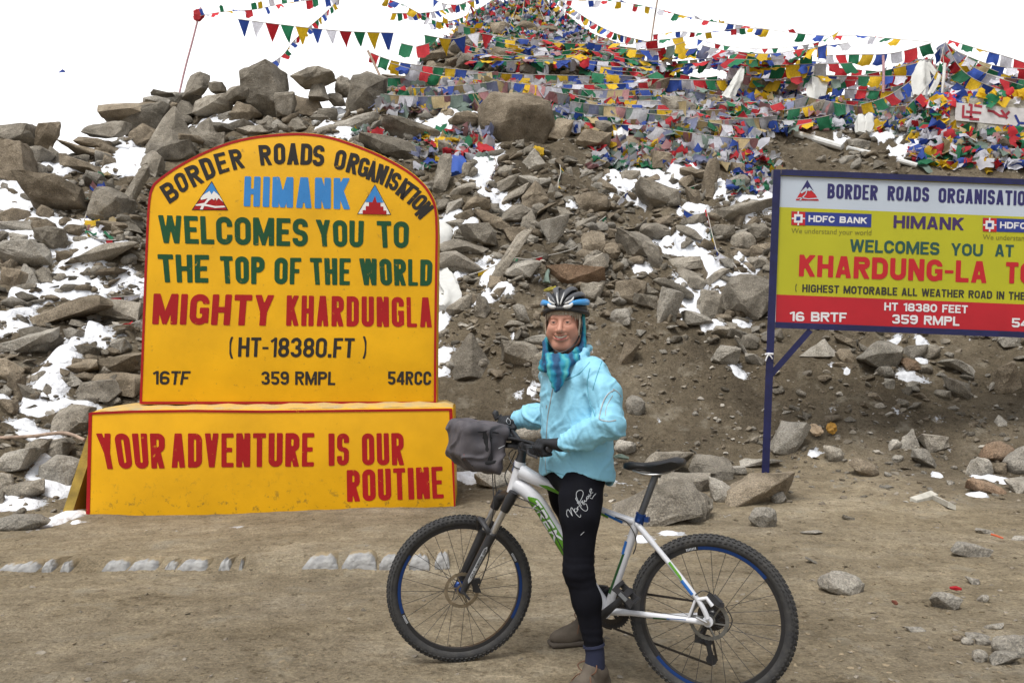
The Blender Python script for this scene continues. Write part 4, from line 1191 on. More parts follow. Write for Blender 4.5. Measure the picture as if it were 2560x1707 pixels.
post((1943, 424), (1913, 1195)); post((2731, 462), (2704, 1225))
mb = MB(); quadbox(mb, (1953, 431), (2722, 462), 15, -.025, .04); mb.build("frame_bar", [M_NAVY], sg, smooth=False)
mb = MB(); quadbox(mb, (1938, 812), (2714, 843), 15, -.025, .04); mb.build("frame_bar", [M_NAVY], sg, smooth=False)
mb = MB(); quadbox(mb, (2026, 825), (1926, 938), 15, -.02, .03); mb.build("brace", [M_NAVY], sg, smooth=False)
mb = MB(); quadbox(mb, (2622, 850), (2716, 962), 15, -.02, .03); mb.build("brace", [M_NAVY], sg, smooth=False)
mb = MB()
bands = [(0, .017, 1), (.017, .225, 0), (.225, .812, 1), (.812, 1.0, 2)]
for b0, b1, mi in bands:
    mb.mi = mi
    k = len(mb.v)
    NS = 14
    for i in range(NS + 1):
        for b_ in (b0, b1): mb.v.append(tuple(SP(.0185 + .0012 * math.sin(i * .9))(*S_(i / NS, b_))))
    for i in range(NS):
        mb.f.append((k + 2 * i, k + 2 * i + 2, k + 2 * i + 3, k + 2 * i + 1)); mb.m.append(mi)
k = len(mb.v); mb.mi = 0
c = [SP(-.012)(*S_(*ab)) for ab in ((0, 0), (1, 0), (1, 1), (0, 1))]
mb.add(c, [(3, 2, 1, 0)])
mb.build("board", [M_SW, M_SY, M_SR], sg, smooth=False)
mb = MB(); mb.mi = 0
quadbox(mb, (1946, 434), (1937.5, 806), 3.2, .012, .0225); mb.build("board_edge", [M_TXW], sg, smooth=False)


def sl_(items, m, bold, d=.0215):
    for s, q in items:
        mb_ = MB(); text_to(mb_, s, [C4(*p) for p in q], SP(d), bold)
        mb_.build("lettering", [m], sg, smooth=False)


def row(x0, x1, yt, yb, sl=.0365): return [(x0, yt), (x1, yt + (x1 - x0) * sl), (x1 - (yb - yt) * sl, yb + (x1 - x0) * sl), (x0 - (yb - yt) * sl, yb)]


sl_([("BORDER", row(330, 549, 103, 168)), ("ROADS", row(592, 773, 113, 176)), ("ORGANISATION", row(814, 1232, 122, 186))], M_TXN, .20)
sl_([("HIMANK", row(618, 924, 241, 296))], M_PURP, .24)
sl_([("WELCOMES", row(428, 818, 345, 400)), ("YOU", row(868, 1007, 362, 416)), ("AT", row(1060, 1142, 367, 420))], M_TXG, .21)
sl_([("KHARDUNG-LA", row(207, 1026, 412, 507)), ("TOP", row(1107, 1300, 444, 537))], M_TXR, .235)
sl_([("( HIGHEST MOTORABLE ALL WEATHER ROAD IN THE WORLD )", row(190, 1375, 540, 574, .036))], M_TXB, .21)
sl_([("HT 18380 FEET", row(577, 941, 620, 655)), ("16 BRTF", row(163, 413, 660, 701, .02)), ("359 RMPL", row(611, 905, 672, 712)), ("54 RCC", row(1132, 1350, 688, 728))], M_TXW, .22)
for ox in (0, 834):
    oy = ox * .0335
    mb = MB(); q = [(x + ox, y + oy) for x, y in [(172, 224), (521, 236), (519, 293), (171, 283)]]
    poly_to(mb, [C4(*p) for p in q], SP(.0225)); mb.build("logo_panel", [M_LBL], sg, smooth=False)
    mb = MB(); poly_to(mb, [C4(x + ox, y + oy) for x, y in [(173, 225), (232, 227), (231, 286), (172, 283)]], SP(.0237)); mb.build("logo", [M_TXR], sg, smooth=False)
    mb = MB()
    for q in ([(184, 236), (221, 237), (220, 274), (183, 273)], [(199, 224), (205, 224), (204, 236), (198, 236)], [(199, 273), (205, 273), (204, 285), (198, 285)], [(173, 252), (184, 252), (184, 258), (173, 258)], [(220, 252), (231, 253), (231, 258), (220, 258)]):
        poly_to(mb, [C4(x + ox, y + oy) for x, y in q], SP(.0252))
    mb.build("logo", [M_TXW], sg, smooth=False)
    mb = MB(); poly_to(mb, [C4(x + ox, y + oy) for x, y in [(193, 247), (211, 247), (210, 264), (192, 264)]], SP(.0267)); mb.build("logo", [M_LBL], sg, smooth=False)
    sl_([("HDFC BANK", [(x + ox, y + oy) for x, y in [(247, 241), (502, 251), (500, 278), (246, 270)]])], M_TXW, .235, .0237)
    sl_([("We understand your world", [(x + ox, y + oy) for x, y in [(172, 297), (521, 305), (519, 336), (171, 326)]])], M_OLV, 0)
mb = MB(); poly_to(mb, [C4(*p) for p in [(190, 176), (241, 88), (292, 178)]], SP(.0225)); mb.build("emblem", [M_TXR], sg, smooth=False)
mb = MB(); poly_to(mb, [C4(*p) for p in [(211, 139), (241, 87), (270, 138), (250, 118), (241, 127), (235, 117)]], SP(.0245)); mb.build("emblem", [M_TXN], sg, smooth=False)
mb = MB()
for q in ([(210, 142), (235, 118), (241, 128), (250, 118), (271, 140), (276, 150), (258, 132), (250, 136), (240, 132), (217, 146)], [(206, 175), (232, 148), (238, 132), (242, 132), (236, 150), (213, 175)], [(197, 166), (215, 163), (245, 168), (285, 165), (288, 170), (245, 172), (215, 167), (195, 170)]):
    poly_to(mb, [C4(*p) for p in q], SP(.0257))
mb.build("emblem", [M_SW], sg, smooth=False)
# cloth strip knotted round the blue post
mb = MB(); q = SP(.055)
mb.tube([SP(.052)(1912, 886), SP(.055)(1921, 884), SP(.052)(1933, 885)], .012, 6); mb.tube([SP(.06)(1922, 885), SP(.065)(1917, 893), SP(.06)(1914, 902)], .008, 6); mb.tube([SP(.06)(1922, 885), SP(.066)(1928, 892), SP(.06)(1931, 897)], .007, 6)
tag(mb.build("cloth_strip", [M_TXW], None, origin=SP(.055)(1921, 886)), "thin white cloth strip knotted round the blue sign post", "cloth")
# ------------------------------------------------------------------ mountain bike
M_RUB = mat("tyre_rubber", (.030, .030, .032), .85, var=.35, scale=30, bump=.2, bscale=120, col2=(.055, .053, .050)); M_BLKM = mat("black_metal", (.018, .018, .020), .38, spec=.5); M_SATB = mat("satin_black", (.028, .028, .031), .5, var=.2, scale=30)
M_FRAME = mat("white_frame_paint", (.60, .61, .64), .28, var=.05, scale=6); M_GREEN = mat("green_decal", (.085, .26, .012), .35); M_BLUE = mat("blue_decal", (.02, .13, .42), .35); M_DKGR = mat("dark_green_decal", (.02, .085, .022), .4)
M_STEEL = mat("steel", (.55, .55, .56), .28, metal=.9, var=.1, scale=20); M_ROTOR = mat("rotor_steel", (.30, .25, .18), .4, metal=.8, var=.3, scale=40); M_ROTR = mat("rotor_grey", (.20, .20, .19), .4, metal=.7, var=.3, scale=40); M_BLUEAN = mat("blue_anodised", (.010, .045, .19), .4, metal=.4); M_CHAIN = mat("chain_steel", (.045, .038, .032), .5, metal=.5); M_GREY = mat("grey_print", (.50, .52, .55), .5)
M_POST = mat("seatpost_grey", (.085, .09, .10), .4, metal=.3)
RH, FH = P(1777, 1543, 3.54), P(1151, 1469, 4.02)       # hubs
fwd = FH - RH; fwd.z = 0; fwd.normalize()
axR = Vector((0, 0, 1)).cross(fwd)                       # towards the near (left) side
al = math.radians(13)
fwF = Vector((-math.cos(al), -math.sin(al), 0)); axF = Vector((math.sin(al), -math.cos(al), 0))
UPV = Vector((0, 0, 1))


def BP(u, v, off=0.0):
    """Photo direction met by the bike's upright middle plane (or one off metres towards the near side)."""
    r = Vector(((u - 1280) / F, 1, (VH - v) / F))
    return CAMP + r * ((RH + axR * off - CAMP).dot(axR) / r.dot(axR))


bike = thing("bicycle", Vector((.3, 3.8, 0)), "white mountain bike with green and blue stripes straddled by the cyclist", "bicycle")


def wheel(hub, ax, gz_, R, rotor_r, teeth):
    f_ = ax.cross(UPV); f_.normalize()
    wt = bpy.data.objects.new("wheel", None); C.objects.link(wt); wt.parent = bike; wt.location = hub - Vector(bike.location)
    mb = MB()
    r = .0250
    mb.ring(hub, ax, R - r - .004, [(r * math.cos(q), r * math.sin(q)) for q in np.linspace(0, 2 * PI, 14, endpoint=False)], 96)
    NK = 92
    for i in range(NK):                                   # tread blocks
        for (lat, dphi, ln, wd) in ((-.006, 0, .0085, .0045), (.006, .5, .0085, .0045), (-.0165, .25, .009, .0040), (.0165, .75, .009, .0040), (-.0235, .6, .010, .0035), (.0235, .1, .010, .0035)):
            q = 2 * PI * (i + dphi) / NK
            d = UPV * math.cos(q) + f_ * math.sin(q); tng = -UPV * math.sin(q) + f_ * math.cos(q)
            t_ = math.asin(max(-1, min(1, lat / r)))
            nrm = d * math.cos(t_) + ax * math.sin(t_); side = ax * math.cos(t_) - d * math.sin(t_)
            c = hub + d * (R - r - .004) + nrm * (r + .0015)
            mb.box(c, tng * ln * .62, side * wd * .8, nrm * .0032)
    mb.build("tyre", [M_RUB], wt)
    rr_ = R - .056
    mb = MB()
    mb.ring(hub, ax, rr_, [(-.010, -.011), (-.010, .011), (.006, .0135), (.014, .0125), (.014, -.0125), (.006, -.0135)], 72)
    mb.mi = 1
    for a0, a1 in teeth: mb.ring(hub, ax, rr_, [(-.008, .0127), (.004, .0142), (.006, .0142), (-.007, .0122)], 20, math.radians(a0), math.radians(a1))
    mb.mi = 2
    for a0, a1 in teeth:
        a1_ = math.radians(a1)
        for k in range(7):
            mb.ring(hub, ax, rr_, [(-.006, .0137), (.004, .0152), (.0045, .0150), (-.006, .0133)], 1, a1_ + .03 + k * .022, a1_ + .042 + k * .022)
    mb.build("rim", [M_BLKM, M_BLUEAN, M_GREY], wt)
    mb = MB()
    for k in range(28):                                   # laced spokes
        sd = 1 if k % 2 == 0 else -1
        q = 2 * PI * k / 28; qh = q + (1 if (k // 2) % 2 else -1) * 1.15
        a = hub + (UPV * math.cos(qh) + f_ * math.sin(qh)) * .024 + ax * sd * .026
        b = hub + (UPV * math.cos(q) + f_ * math.sin(q)) * (rr_ - .008)
        mb.tube([a, b], .00125, 5, False)
    mb.build("spokes", [M_BLKM], wt)
    mb = MB()
    mb.tube([hub - ax * .06, hub - ax * .032, hub - ax * .03, hub - ax * .022, hub, hub + ax * .022, hub + ax * .03, hub + ax * .034, hub + ax * .06], [.010, .012, .027, .018, .016, .018, .027, .014, .010], 16)
    mb.build("hub", [M_BLUEAN if teeth[0][0] < 100 and hub is FH else M_BLKM], wt)
    mb = MB()
    c = hub + ax * .040
    n_ = 66
    for i in range(n_):                                    # wavy drilled rotor
        if i % 3 == 2: continue
    mb.ring(c, ax, 0, [(rotor_r - .013, -.001), (rotor_r + .0015, -.001), (rotor_r + .0015, .001), (rotor_r - .013, .001)], 66)
    for i in range(36):
        q = 2 * PI * i / 36; d = UPV * math.cos(q) + f_ * math.sin(q)
        mb.box(c + d * (rotor_r + .001), (-UPV * math.sin(q) + f_ * math.cos(q)) * .004, ax * .001, d * .0022)
    for i in range(6):
        q = 2 * PI * i / 6
        mb.tube([c + (UPV * math.cos(q) + f_ * math.sin(q)) * .020, c + (UPV * math.cos(q + .35) + f_ * math.sin(q + .35)) * (rotor_r - .009)], .0038, 4)
    mb.ring(c, ax, 0, [(.016, -.0015), (.026, -.0015), (.026, .0015), (.016, .0015)], 24)
    mb.build("brake_rotor", [M_ROTOR if hub is FH else M_ROTR], wt, smooth=False)
    return wt


gF, gR = 0.0, 0.0
RF, RR = FH.z - gz(FH.x, FH.y) + .003, RH.z - gz(RH.x, RH.y) + .003
wheel(FH, axF, 0, RF, .080, [(55, 110), (238, 292)])
wheel(RH, axR, 0, RR, .080, [(-50, 10), (130, 185)])
# frame ------------------------------------------------------------
HT, HB, BB, SC_ = BP(1301, 1153), BP(1283, 1231), BP(1519, 1527), BP(1592, 1306)
fr = MB()
fr.tube([HT, HT.lerp(HB, .15), HT.lerp(HB, .5), HB.lerp(HT, .1), HB], [.0275, .0255, .0265, .031, .031], 20)
tt = spline([BP(1303, 1178), BP(1345, 1199), BP(1405, 1226), BP(1500, 1274), SC_], 6)
fr.tube(tt, [.036 - .0195 * min(1, i / 14) for i in range(len(tt))], 16)
dt = spline([BP(1290, 1211), BP(1318, 1229), BP(1348, 1259), BP(1376, 1303), BP(1410, 1358), BP(1465, 1446), BB], 6)
fr.tube(dt, [.036 - .006 * min(1, i / 20) for i in range(len(dt))], 16)
fr.tube([BB, BP(1530, 1488), BP(1560, 1400), SC_, BP(1600, 1284)], [.021, .0185, .018, .0195, .0185], 16)
fr.tube([BB - axR * .036, BB + axR * .036], .023, 20)
for s in (1, -1):
    o_ = .028 * s
    fr.tube(spline([SC_ + axR * .010 * s, BP(1616, 1338, o_), BP(1680, 1415, .050 * s), BP(1748, 1503, .062 * s), RH + axR * .062 * s + UPV * .012], 5), [.0130] * 7 + [.0115] * 7 + [.0105] * 7, 12)
    fr.tube(spline([BB + axR * .018 * s, BP(1560, 1530, .034 * s), BP(1650, 1540, .052 * s), RH + axR * .062 * s - UPV * .004], 5), [.0145] * 6 + [.012] * 10, 12)
    fr.tube([RH + axR * .058 * s, RH + axR * .066 * s], .022, 16)
    fr.tube([BP(1738, 1500, .060 * s), BP(1722, 1542, .060 * s)], .006, 8)
fr.tube([BP(1745, 1498, .064), BP(1766, 1494, .064), BP(1781, 1514, .064)], .0085, 8)
fr.build("frame", [M_FRAME], bike, sharp=50)


def stripe(a, b, off, wd, m, n=8, r=.0, name="decal", lift=.001, shift=0.0):
    """Painted stripe along a tube: a strip on its near-side surface; shift moves it across the tube."""
    pts = spline(a, n) if len(a) > 2 else [Vector(a[0]).lerp(Vector(a[1]), i / n) for i in range(n + 1)]
    mb_ = MB(); vs = []
    for i, p in enumerate(pts):
        t_ = (pts[min(i + 1, len(pts) - 1)] - pts[max(i - 1, 0)]).normalized()
        up = axR.cross(t_).normalized()
        if up.z < 0: up = -up
        rr_ = r if not callable(r) else r(i / (len(pts) - 1))
        w0 = wd if not callable(wd) else wd(i / (len(pts) - 1))
        for k in range(5):
            q = (shift + w0 * (k / 4 - .5)) / rr_
            vs.append(p + (axR * math.cos(q) + up * math.sin(q)) * (rr_ + lift))
    fs = [(i * 5 + k, i * 5 + k + 1, (i + 1) * 5 + k + 1, (i + 1) * 5 + k) for i in range(len(pts) - 1) for k in range(4)]
    mb_.add(vs, fs)
    return mb_.build(name, [m], bike)


rt = lambda t_: .036 - .0195 * min(1, t_ * 30 / 14)
dts = dt[8:28]
stripe(dts, 0, 0, lambda t_: .052 * min(1, t_ * 6 + .1), M_GREEN, 2, r=.0325, shift=-.004)
stripe(dts[1:], 0, 0, .006, M_DKGR, 2, r=.0335, shift=-.030)
stripe(tt[7:14], 0, 0, lambda t_: .022 * min(1, t_ * 3), M_GREEN, 2, r=lambda t_: .0265 - .0075 * t_, shift=-.012)
stripe([BP(1470, 1261), BP(1525, 1287)], 0, 0, .014, M_GREEN, 6, r=.0175, shift=-.010)
stripe([BP(1515, 1281), BP(1560, 1302)], 0, 0, .012, M_BLUE, 6, r=.0172, shift=-.004)
stripe([BP(1566, 1382), BP(1530, 1482)], 0, 0, .012, M_DKGR, 6, r=.0185, shift=.008)
stripe([BP(1572, 1352), BP(1563, 1384)], 0, 0, .013, M_BLUE, 6, r=.0185, shift=.008)
stripe([BP(1672, 1405, .050), BP(1712, 1459, .056)], 0, 0, .010, M_GREEN, 6, r=.0125, shift=.005)
stripe([BP(1705, 1449, .056), BP(1732, 1484, .060)], 0, 0, .013, M_BLUE, 6, r=.0123, shift=0)
stripe([BP(1634, 1539, .050), BP(1680, 1542, .054)], 0, 0, .008, M_DKGR, 6, r=.0125, shift=-.006)
stripe([BP(1668, 1541, .054), BP(1716, 1544, .058)], 0, 0, .008, M_BLUE, 6, r=.0122, shift=-.006)
mb = MB(); vs = []
for i in range(5):
    p = HT.lerp(HB, .06 + .07 * i); tg = (HB - HT).normalized(); fo = (fwd - tg * fwd.dot(tg)).normalized()
    vs += [p + (fo * math.cos(q) + axR * math.sin(q)) * .0285 for q in np.linspace(-.75, .75, 7)]
mb.add(vs, [(i * 7 + k, i * 7 + k + 1, i * 7 + k + 8, i * 7 + k + 7) for i in range(4) for k in range(6)])
mb.build("head_badge", [M_BLUE], bike)
# lettering on the down tube, reading down the tube
lt = MB()
dd = dts


def on_dt(t_, y):
    """t_ along the decal 0..1, y across in metres -> point just off the tube's near side."""
    x = t_ * (len(dd) - 1); i = min(int(x), len(dd) - 2); p = dd[i].lerp(dd[i + 1], x - i)
    tg = (dd[i + 1] - dd[i]).normalized(); up = axR.cross(tg).normalized()
    if up.z < 0: up = -up
    q = y / .0335
    return p + (axR * math.cos(q) + up * math.sin(q)) * .0348


Ltot = sum((dd[i + 1] - dd[i]).length for i in range(len(dd) - 1))
x = .045
for ch, w_ in (("T", .050), ("R", .050), ("E", .046), ("K", .050)):
    for p in stroke_text(ch, w_ / .034, .24, 0):
        if w_: lt.add([on_dt((x + a * .034) / Ltot + (b_ * .010) / Ltot, (b_ - .5) * .042 - .004) for a, b_ in p], [tuple(range(len(p)))])
    x += w_ + .010
lt.build("lettering", [M_FRAME], bike, smooth=False)
# fork --------------------------------------------------------------
cN, cF = P(1276, 1246, 3.865), P(1248, 1243, 3.985)
dN, dF = FH + axF * .064, FH - axF * .064
tN = [cN.lerp(dN, k) for k in (0, .37, .39, 1)]; tF = [cF.lerp(dF, k) for k in (0, .37, .39, 1)]
mb = MB()
mb.tube([cN + (cN - dN).normalized() * .035, cN, cN.lerp(dN, .13)], [.021, .026, .021], 14)
mb.tube([cF + (cF - dF).normalized() * .030, cF, cF.lerp(dF, .12)], [.021, .026, .021], 14)
mb.tube([cF, HB - UPV * .008, cN], [.024, .029, .024], 14)
mb.build("fork_crown", [M_BLKM], bike)
mb = MB(); mb.tube([cN.lerp(dN, .1), cN.lerp(dN, .45)], .0155, 14); mb.build("stanchion", [M_STEEL], bike)
mb = MB(); mb.tube([cF.lerp(dF, .1), cF.lerp(dF, .45)], .0155, 14); mb.build("stanchion", [M_STEEL], bike)
mb = MB()
for c_, d_ in ((cN, dN), (cF, dF)):
    mb.tube([c_.lerp(d_, .36), c_.lerp(d_, .37), c_.lerp(d_, .42), c_.lerp(d_, .6), c_.lerp(d_, .93), d_ - UPV * .004], [.020, .0235, .0225, .0205, .018, .014], 14)
ar = (cN.lerp(dN, .40) + cF.lerp(dF, .40)) / 2 + fwF * .035 + UPV * .075
mb.tube(spline([cN.lerp(dN, .41), cN.lerp(dN, .36) + fwF * .03 + UPV * .02, ar, cF.lerp(dF, .36) + fwF * .03 + UPV * .02, cF.lerp(dF, .41)], 5), .0125, 10)
mb.build("fork_lowers", [M_SATB], bike)
# pale printed panel with lettering on the near fork leg
ld = (dN - cN).normalized(); fside = ld.cross(axF).normalized()
if fside.x > 0: fside = -fside


def on_leg(s_, y, lift=.0015):
    p = cN.lerp(dN, .50 + .40 * s_); r_ = .0215 - .003 * s_
    q = y / r_
    return p + (axF * math.cos(q) + fside * math.sin(q)) * (r_ + lift)


mb = MB(); n_ = 14; vs = []
for i in range(n_ + 1):
    s_ = i / n_; hw = .0085 * min(1, math.sqrt(max(0, 1 - (2 * s_ - 1) ** 8)) + .05)
    vs += [on_leg(s_, hw * k) for k in (-1, -.33, .33, 1)]
mb.add(vs, [(i * 4 + k, i * 4 + k + 1, i * 4 + k + 5, i * 4 + k + 4) for i in range(n_) for k in range(3)])
mb.build("decal", [M_GREY], bike)
mb = MB()
LL = (cN.lerp(dN, .9) - cN.lerp(dN, .5)).length
for p in stroke_text("DC", .046 / .012, .22, .09) if False else []: pass
for txt, a0, a1 in (("SR", .06, .22), ("SUNTOUR", .26, .58), ("XCM", .66, .94)):
    W_ = (a1 - a0) * LL / .011
    for p in stroke_text(txt, W_, .2, .10): mb.add([on_leg(1 - (a0 + (1 - 0) * (a / W_) * (a1 - a0)) if False else a0 + (1 - a / W_) * (a1 - a0), (.5 - b_) * -.011, .0025) for a, b_ in p], [tuple(range(len(p)))])
mb.build("lettering", [M_BLKM], bike, smooth=False)
# brake calipers
mb = MB()
c = FH + axF * .042 - fwF * .062 + UPV * .02
mb.box(c, axF * .016, (fwF * .4 + UPV).normalized() * .034, fwF * .015); mb.box(c + UPV * .02 - fwF * .012, axF * .012, UPV * .012, fwF * .012); mb.tube([c + UPV * .03, c - UPV * .03], .011, 10)
mb.build("brake_caliper", [M_SATB], bike, sharp=50)
mb = MB()
c = BP(1784, 1497, .050)
mb.box(c, axR * .013, (fwd * -.8 + UPV * -.5).normalized() * .030, (fwd * .5 - UPV * .8).normalized() * .011); mb.tube([c + UPV * .016, c - fwd * .032 - UPV * .012], .009, 10); mb.box(c - fwd * .03 - UPV * .02, axR * .01, fwd * .012, UPV * .008)
mb.build("brake_caliper", [M_SATB], bike, sharp=50)
# skewers, steering column, stem, bar
mb = MB(); mb.tube([FH + axF * .070, FH + axF * .082], .010, 12); mb.tube([FH - axF * .070, FH - axF * .082], .010, 12); mb.tube([FH + axF * .078, FH + axF * .082 - fwF * .03 - UPV * .035], .006, 8); mb.build("skewer", [M_SATB], bike)
mb = MB(); mb.tube([RH + axR * .066, RH + axR * .080], .011, 12); mb.tube([RH + axR * .076, RH + axR * .080 + fwd * .045 + UPV * .018], .0055, 8); mb.build("skewer", [M_STEEL], bike)
gN, gFr = P(1374, 1122, 3.60), P(1259, 1057, 4.14)
bc = P(1312, 1113, 3.86)
ST = HT + (HT - HB).normalized() * .055
mb = MB(); mb.tube([HT + (HT - HB) * -.01, HT + (HT - HB).normalized() * .02, ST, ST + (HT - HB).normalized() * .035], [.026, .0215, .0195, .0195], 16); mb.build("headset_spacers", [M_BLKM], bike)
mb = MB(); mb.tube([ST + (HT - HB).normalized() * .008, bc], [.021, .018], 14); mb.tube([bc - axF * .026, bc + axF * .026], .024, 16); mb.tube([ST - (HT - HB).normalized() * .012, ST + (HT - HB).normalized() * .032], .024, 16); mb.build("stem", [M_SATB], bike)
bar = spline([gN, gN.lerp(bc, .45), gN.lerp(bc, .68) - UPV * .004, bc + axF * .05, bc, bc - axF * .05, gFr.lerp(bc, .68) - UPV * .004, gFr.lerp(bc, .45), gFr], 4)
mb = MB(); mb.tube(bar, .0125, 12); mb.build("handlebar", [M_BLKM], bike)
for g_, s in ((gN, 1), (gFr, -1)):
    mb = MB(); mb.tube([g_ + (g_ - bc).normalized() * .004, g_, g_.lerp(bc, .38), g_.lerp(bc, .40)], [.013, .0165, .0165, .018], 14); mb.build("grip", [M_SATB], bike)
    lv = g_.lerp(bc, .52)
    mb = MB(); mb.box(lv + fwF * .018 - UPV * .012, (g_ - bc).normalized() * .020, fwF * .022, UPV * .013)
    mb.tube(spline([lv + fwF * .035 - UPV * .012, lv.lerp(g_, .35) + fwF * .055 - UPV * .026, lv.lerp(g_, .85) + fwF * .052 - UPV * .034, lv.lerp(g_, 1.05) + fwF * .060 - UPV * .034], 5), .0055, 8)
    mb.build("brake_lever", [M_SATB], bike)
    mb = MB(); sc = g_.lerp(bc, .62); mb.box(sc - UPV * .022, (g_ - bc).normalized() * .018, fwF * .020, UPV * .013); mb.tube([sc - UPV * .03, sc - UPV * .035 - fwF * .04], .006, 8); mb.build("shifter", [M_BLKM], bike)
be = gFr + (gFr - bc).normalized() * .005
mb = MB(); mb.tube([be, be - UPV * .0 + fwF * .02 + UPV * .03, P(1243, 1046, 4.15), P(1238, 1032, 4.15), P(1241, 1026, 4.15)], [.0155, .0155, .0165, .0165, .011], 12); mb.build("bar_end", [M_SATB], bike)
# cables
mb = MB()
for pts in ([P(1258, 1120, 3.98), P(1234, 1160, 4.02), P(1232, 1200, 3.97), P(1234, 1262, 3.94), P(1226, 1330, 3.93), P(1220, 1400, 3.95), P(1196, 1470, 3.95)],
            [P(1262, 1122, 4.0), P(1240, 1170, 4.0), P(1238, 1210, 3.99), P(1250, 1246, 3.96), P(1300, 1265, 3.84), P(1345, 1275, 3.80), P(1378, 1320, 3.77), P(1420, 1400, 3.73)],
            [P(1290, 1128, 3.9), P(1275, 1160, 3.98), P(1262, 1190, 4.0), P(1275, 1222, 3.97), P(1296, 1243, 3.86), P(1340, 1262, 3.80), P(1360, 1290, 3.78)],
            [P(1318, 1128, 3.78), P(1296, 1122, 3.85), P(1280, 1125, 3.90), P(1272, 1140, 3.92), P(1285, 1165, 3.88), P(1300, 1172, 3.86)]):
    mb = MB(); mb.tube(spline(pts, 6), .0026, 6); mb.build("cable", [M_BLKM], bike)
mb = MB(); mb.tube(spline([BP(1538, 1292, .02), BP(1566, 1304, .03), BP(1586, 1334, .03), BP(1590, 1362, .025), BP(1583, 1384, .02)], 6), .0026, 6); mb.build("cable", [M_BLKM], bike)
mb = MB(); mb.tube(spline([BP(1738, 1487, .068), BP(1757, 1476, .07), BP(1778, 1483, .06), BP(1786, 1497, .055)], 6), .0026, 6); mb.build("cable", [M_BLKM], bike)
mb = MB(); mb.tube(spline([RH - fwd * .05 + UPV * .03 - axR * .07, RH - fwd * .075 - UPV * .02 - axR * .07, RH - fwd * .055 - UPV * .07 - axR * .07, RH - fwd * .02 - UPV * .085 - axR * .07], 6), .0024, 6)
mb.build("cable", [M_BLKM], bike)
# seat post, clamp, saddle
sp0, sp1 = BP(1597, 1300), BP(1640, 1184)
mb = MB(); mb.tube([BP(1594, 1312), BP(1603, 1283)], .0225, 16); mb.tube([BP(1596, 1300, .02), BP(1596, 1300, .036)], .007, 8); mb.box(BP(1606, 1297, .0) - fwd * .02, fwd * .010, axR * .014, UPV * .010); mb.build("seat_clamp", [M_BLUEAN], bike)
mb = MB(); mb.tube([sp0, sp1], .0150, 16); mb.tube([sp1 - fwd * .022 - UPV * .004, sp1 + fwd * .022 + UPV * .004], .013, 10); mb.build("seatpost", [M_POST], bike)
sad = MB()
NN, MM = 22, 14
sn, sr = BP(1559, 1163), BP(1712, 1157)
vs = []
for i in range(NN + 1):
    t_ = i / NN
    c_ = sn.lerp(sr, t_)
    hw = np.interp(t_, [0, .04, .12, .4, .62, .85, .96, 1], [.006, .016, .020, .026, .052, .070, .060, .030])
    zt = np.interp(t_, [0, .1, .35, .6, .85, 1], [.0, .006, -.002, .004, .018, .006]); zb_ = np.interp(t_, [0, .08, .35, .6, .85, 1], [-.012, -.022, -.028, -.042, -.030, -.012])
    for k in range(MM):
        q = 2 * PI * k / MM
        cy, cz = math.cos(q), math.sin(q)
        z_ = (zt * 1.0 if cz >= 0 else 0) + (cz * .010 if cz >= 0 else cz * abs(zb_))
        vs.append(c_ + axR * cy * hw * (1 if cz >= 0 else .86) + UPV * (z_ - .004 * cy * cy))
sad.add(vs, [(i * MM + k, i * MM + (k + 1) % MM, (i + 1) * MM + (k + 1) % MM, (i + 1) * MM + k) for i in range(NN) for k in range(MM)] + [tuple(range(MM)), tuple(NN * MM + k for k in range(MM))[::-1]])
so = sad.build("saddle", [mat("saddle_vinyl", (.016, .016, .018), .38, bump=.1, bscale=150)], bike, sharp=60)
mb = MB()
for s in (.022, -.022): mb.tube(spline([sn.lerp(sr, .16) + axR * s * .4 - UPV * .022, sn.lerp(sr, .40) + axR * s - UPV * .040, sn.lerp(sr, .68) + axR * s - UPV * .040, sn.lerp(sr, .86) + axR * s * 1.4 - UPV * .025], 5), .0036, 8)
mb.build("saddle_rails", [M_STEEL], bike)
# cranks, rings, pedals, chain, gears
cn = BB + axR * .070; cend = BP(1597, 1457, .085)
dirc = (cend - cn); dirc -= axR * dirc.dot(axR); dirc = dirc.normalized() * .170
mb = MB(); mb.tube([cn - dirc * .06, cn, cn + dirc * .5, cn + dirc, cn + dirc * 1.06], [.012, .019, .0135, .0145, .010], 12, flat=(axR, .55)); mb.tube([cn - axR * .02, cn + axR * .008], .017, 14); mb.build("crank", [M_SATB], bike)
cn2 = BB - axR * .070
mb = MB(); mb.tube([cn2 + dirc * .06, cn2, cn2 - dirc * .5, cn2 - dirc, cn2 - dirc * 1.06], [.012, .019, .0135, .0145, .010], 12, flat=(axR, .55)); mb.build("crank", [M_SATB], bike)


def pedal(c_, s):
    mb_ = MB()
    lf = (fwd * .75 + UPV * .66).normalized() if s > 0 else (fwd * .25 - UPV * .97).normalized(); up = axR.cross(lf).normalized()
    c2 = c_ + axR * s * .058
    mb_.tube([c_, c_ + axR * s * .10], .0085, 10)
    for k in (-1, 1):
        mb_.box(c2 + lf * k * .045, axR * .046, lf * .0065, up * .014); mb_.box(c2 + axR * k * .042, axR * .005, lf * .045, up * .012)
        for j in range(-3, 4): mb_.box(c2 + lf * k * .048 + axR * j * .012, axR * .0035, lf * .005, up * .017)
    mb_.box(c2, axR * .04, lf * .013, up * .012)
    mb_.build("pedal", [M_SATB], bike, smooth=False)
    mb_ = MB(); mb_.box(c2 + axR * s * .047, axR * .0015, lf * .02, up * .008); mb_.build("reflector", [mat("reflector_grey", (.16, .17, .18), .3)], bike, smooth=False)


pedal(cn + dirc, 1); pedal(cn2 - dirc, -1)


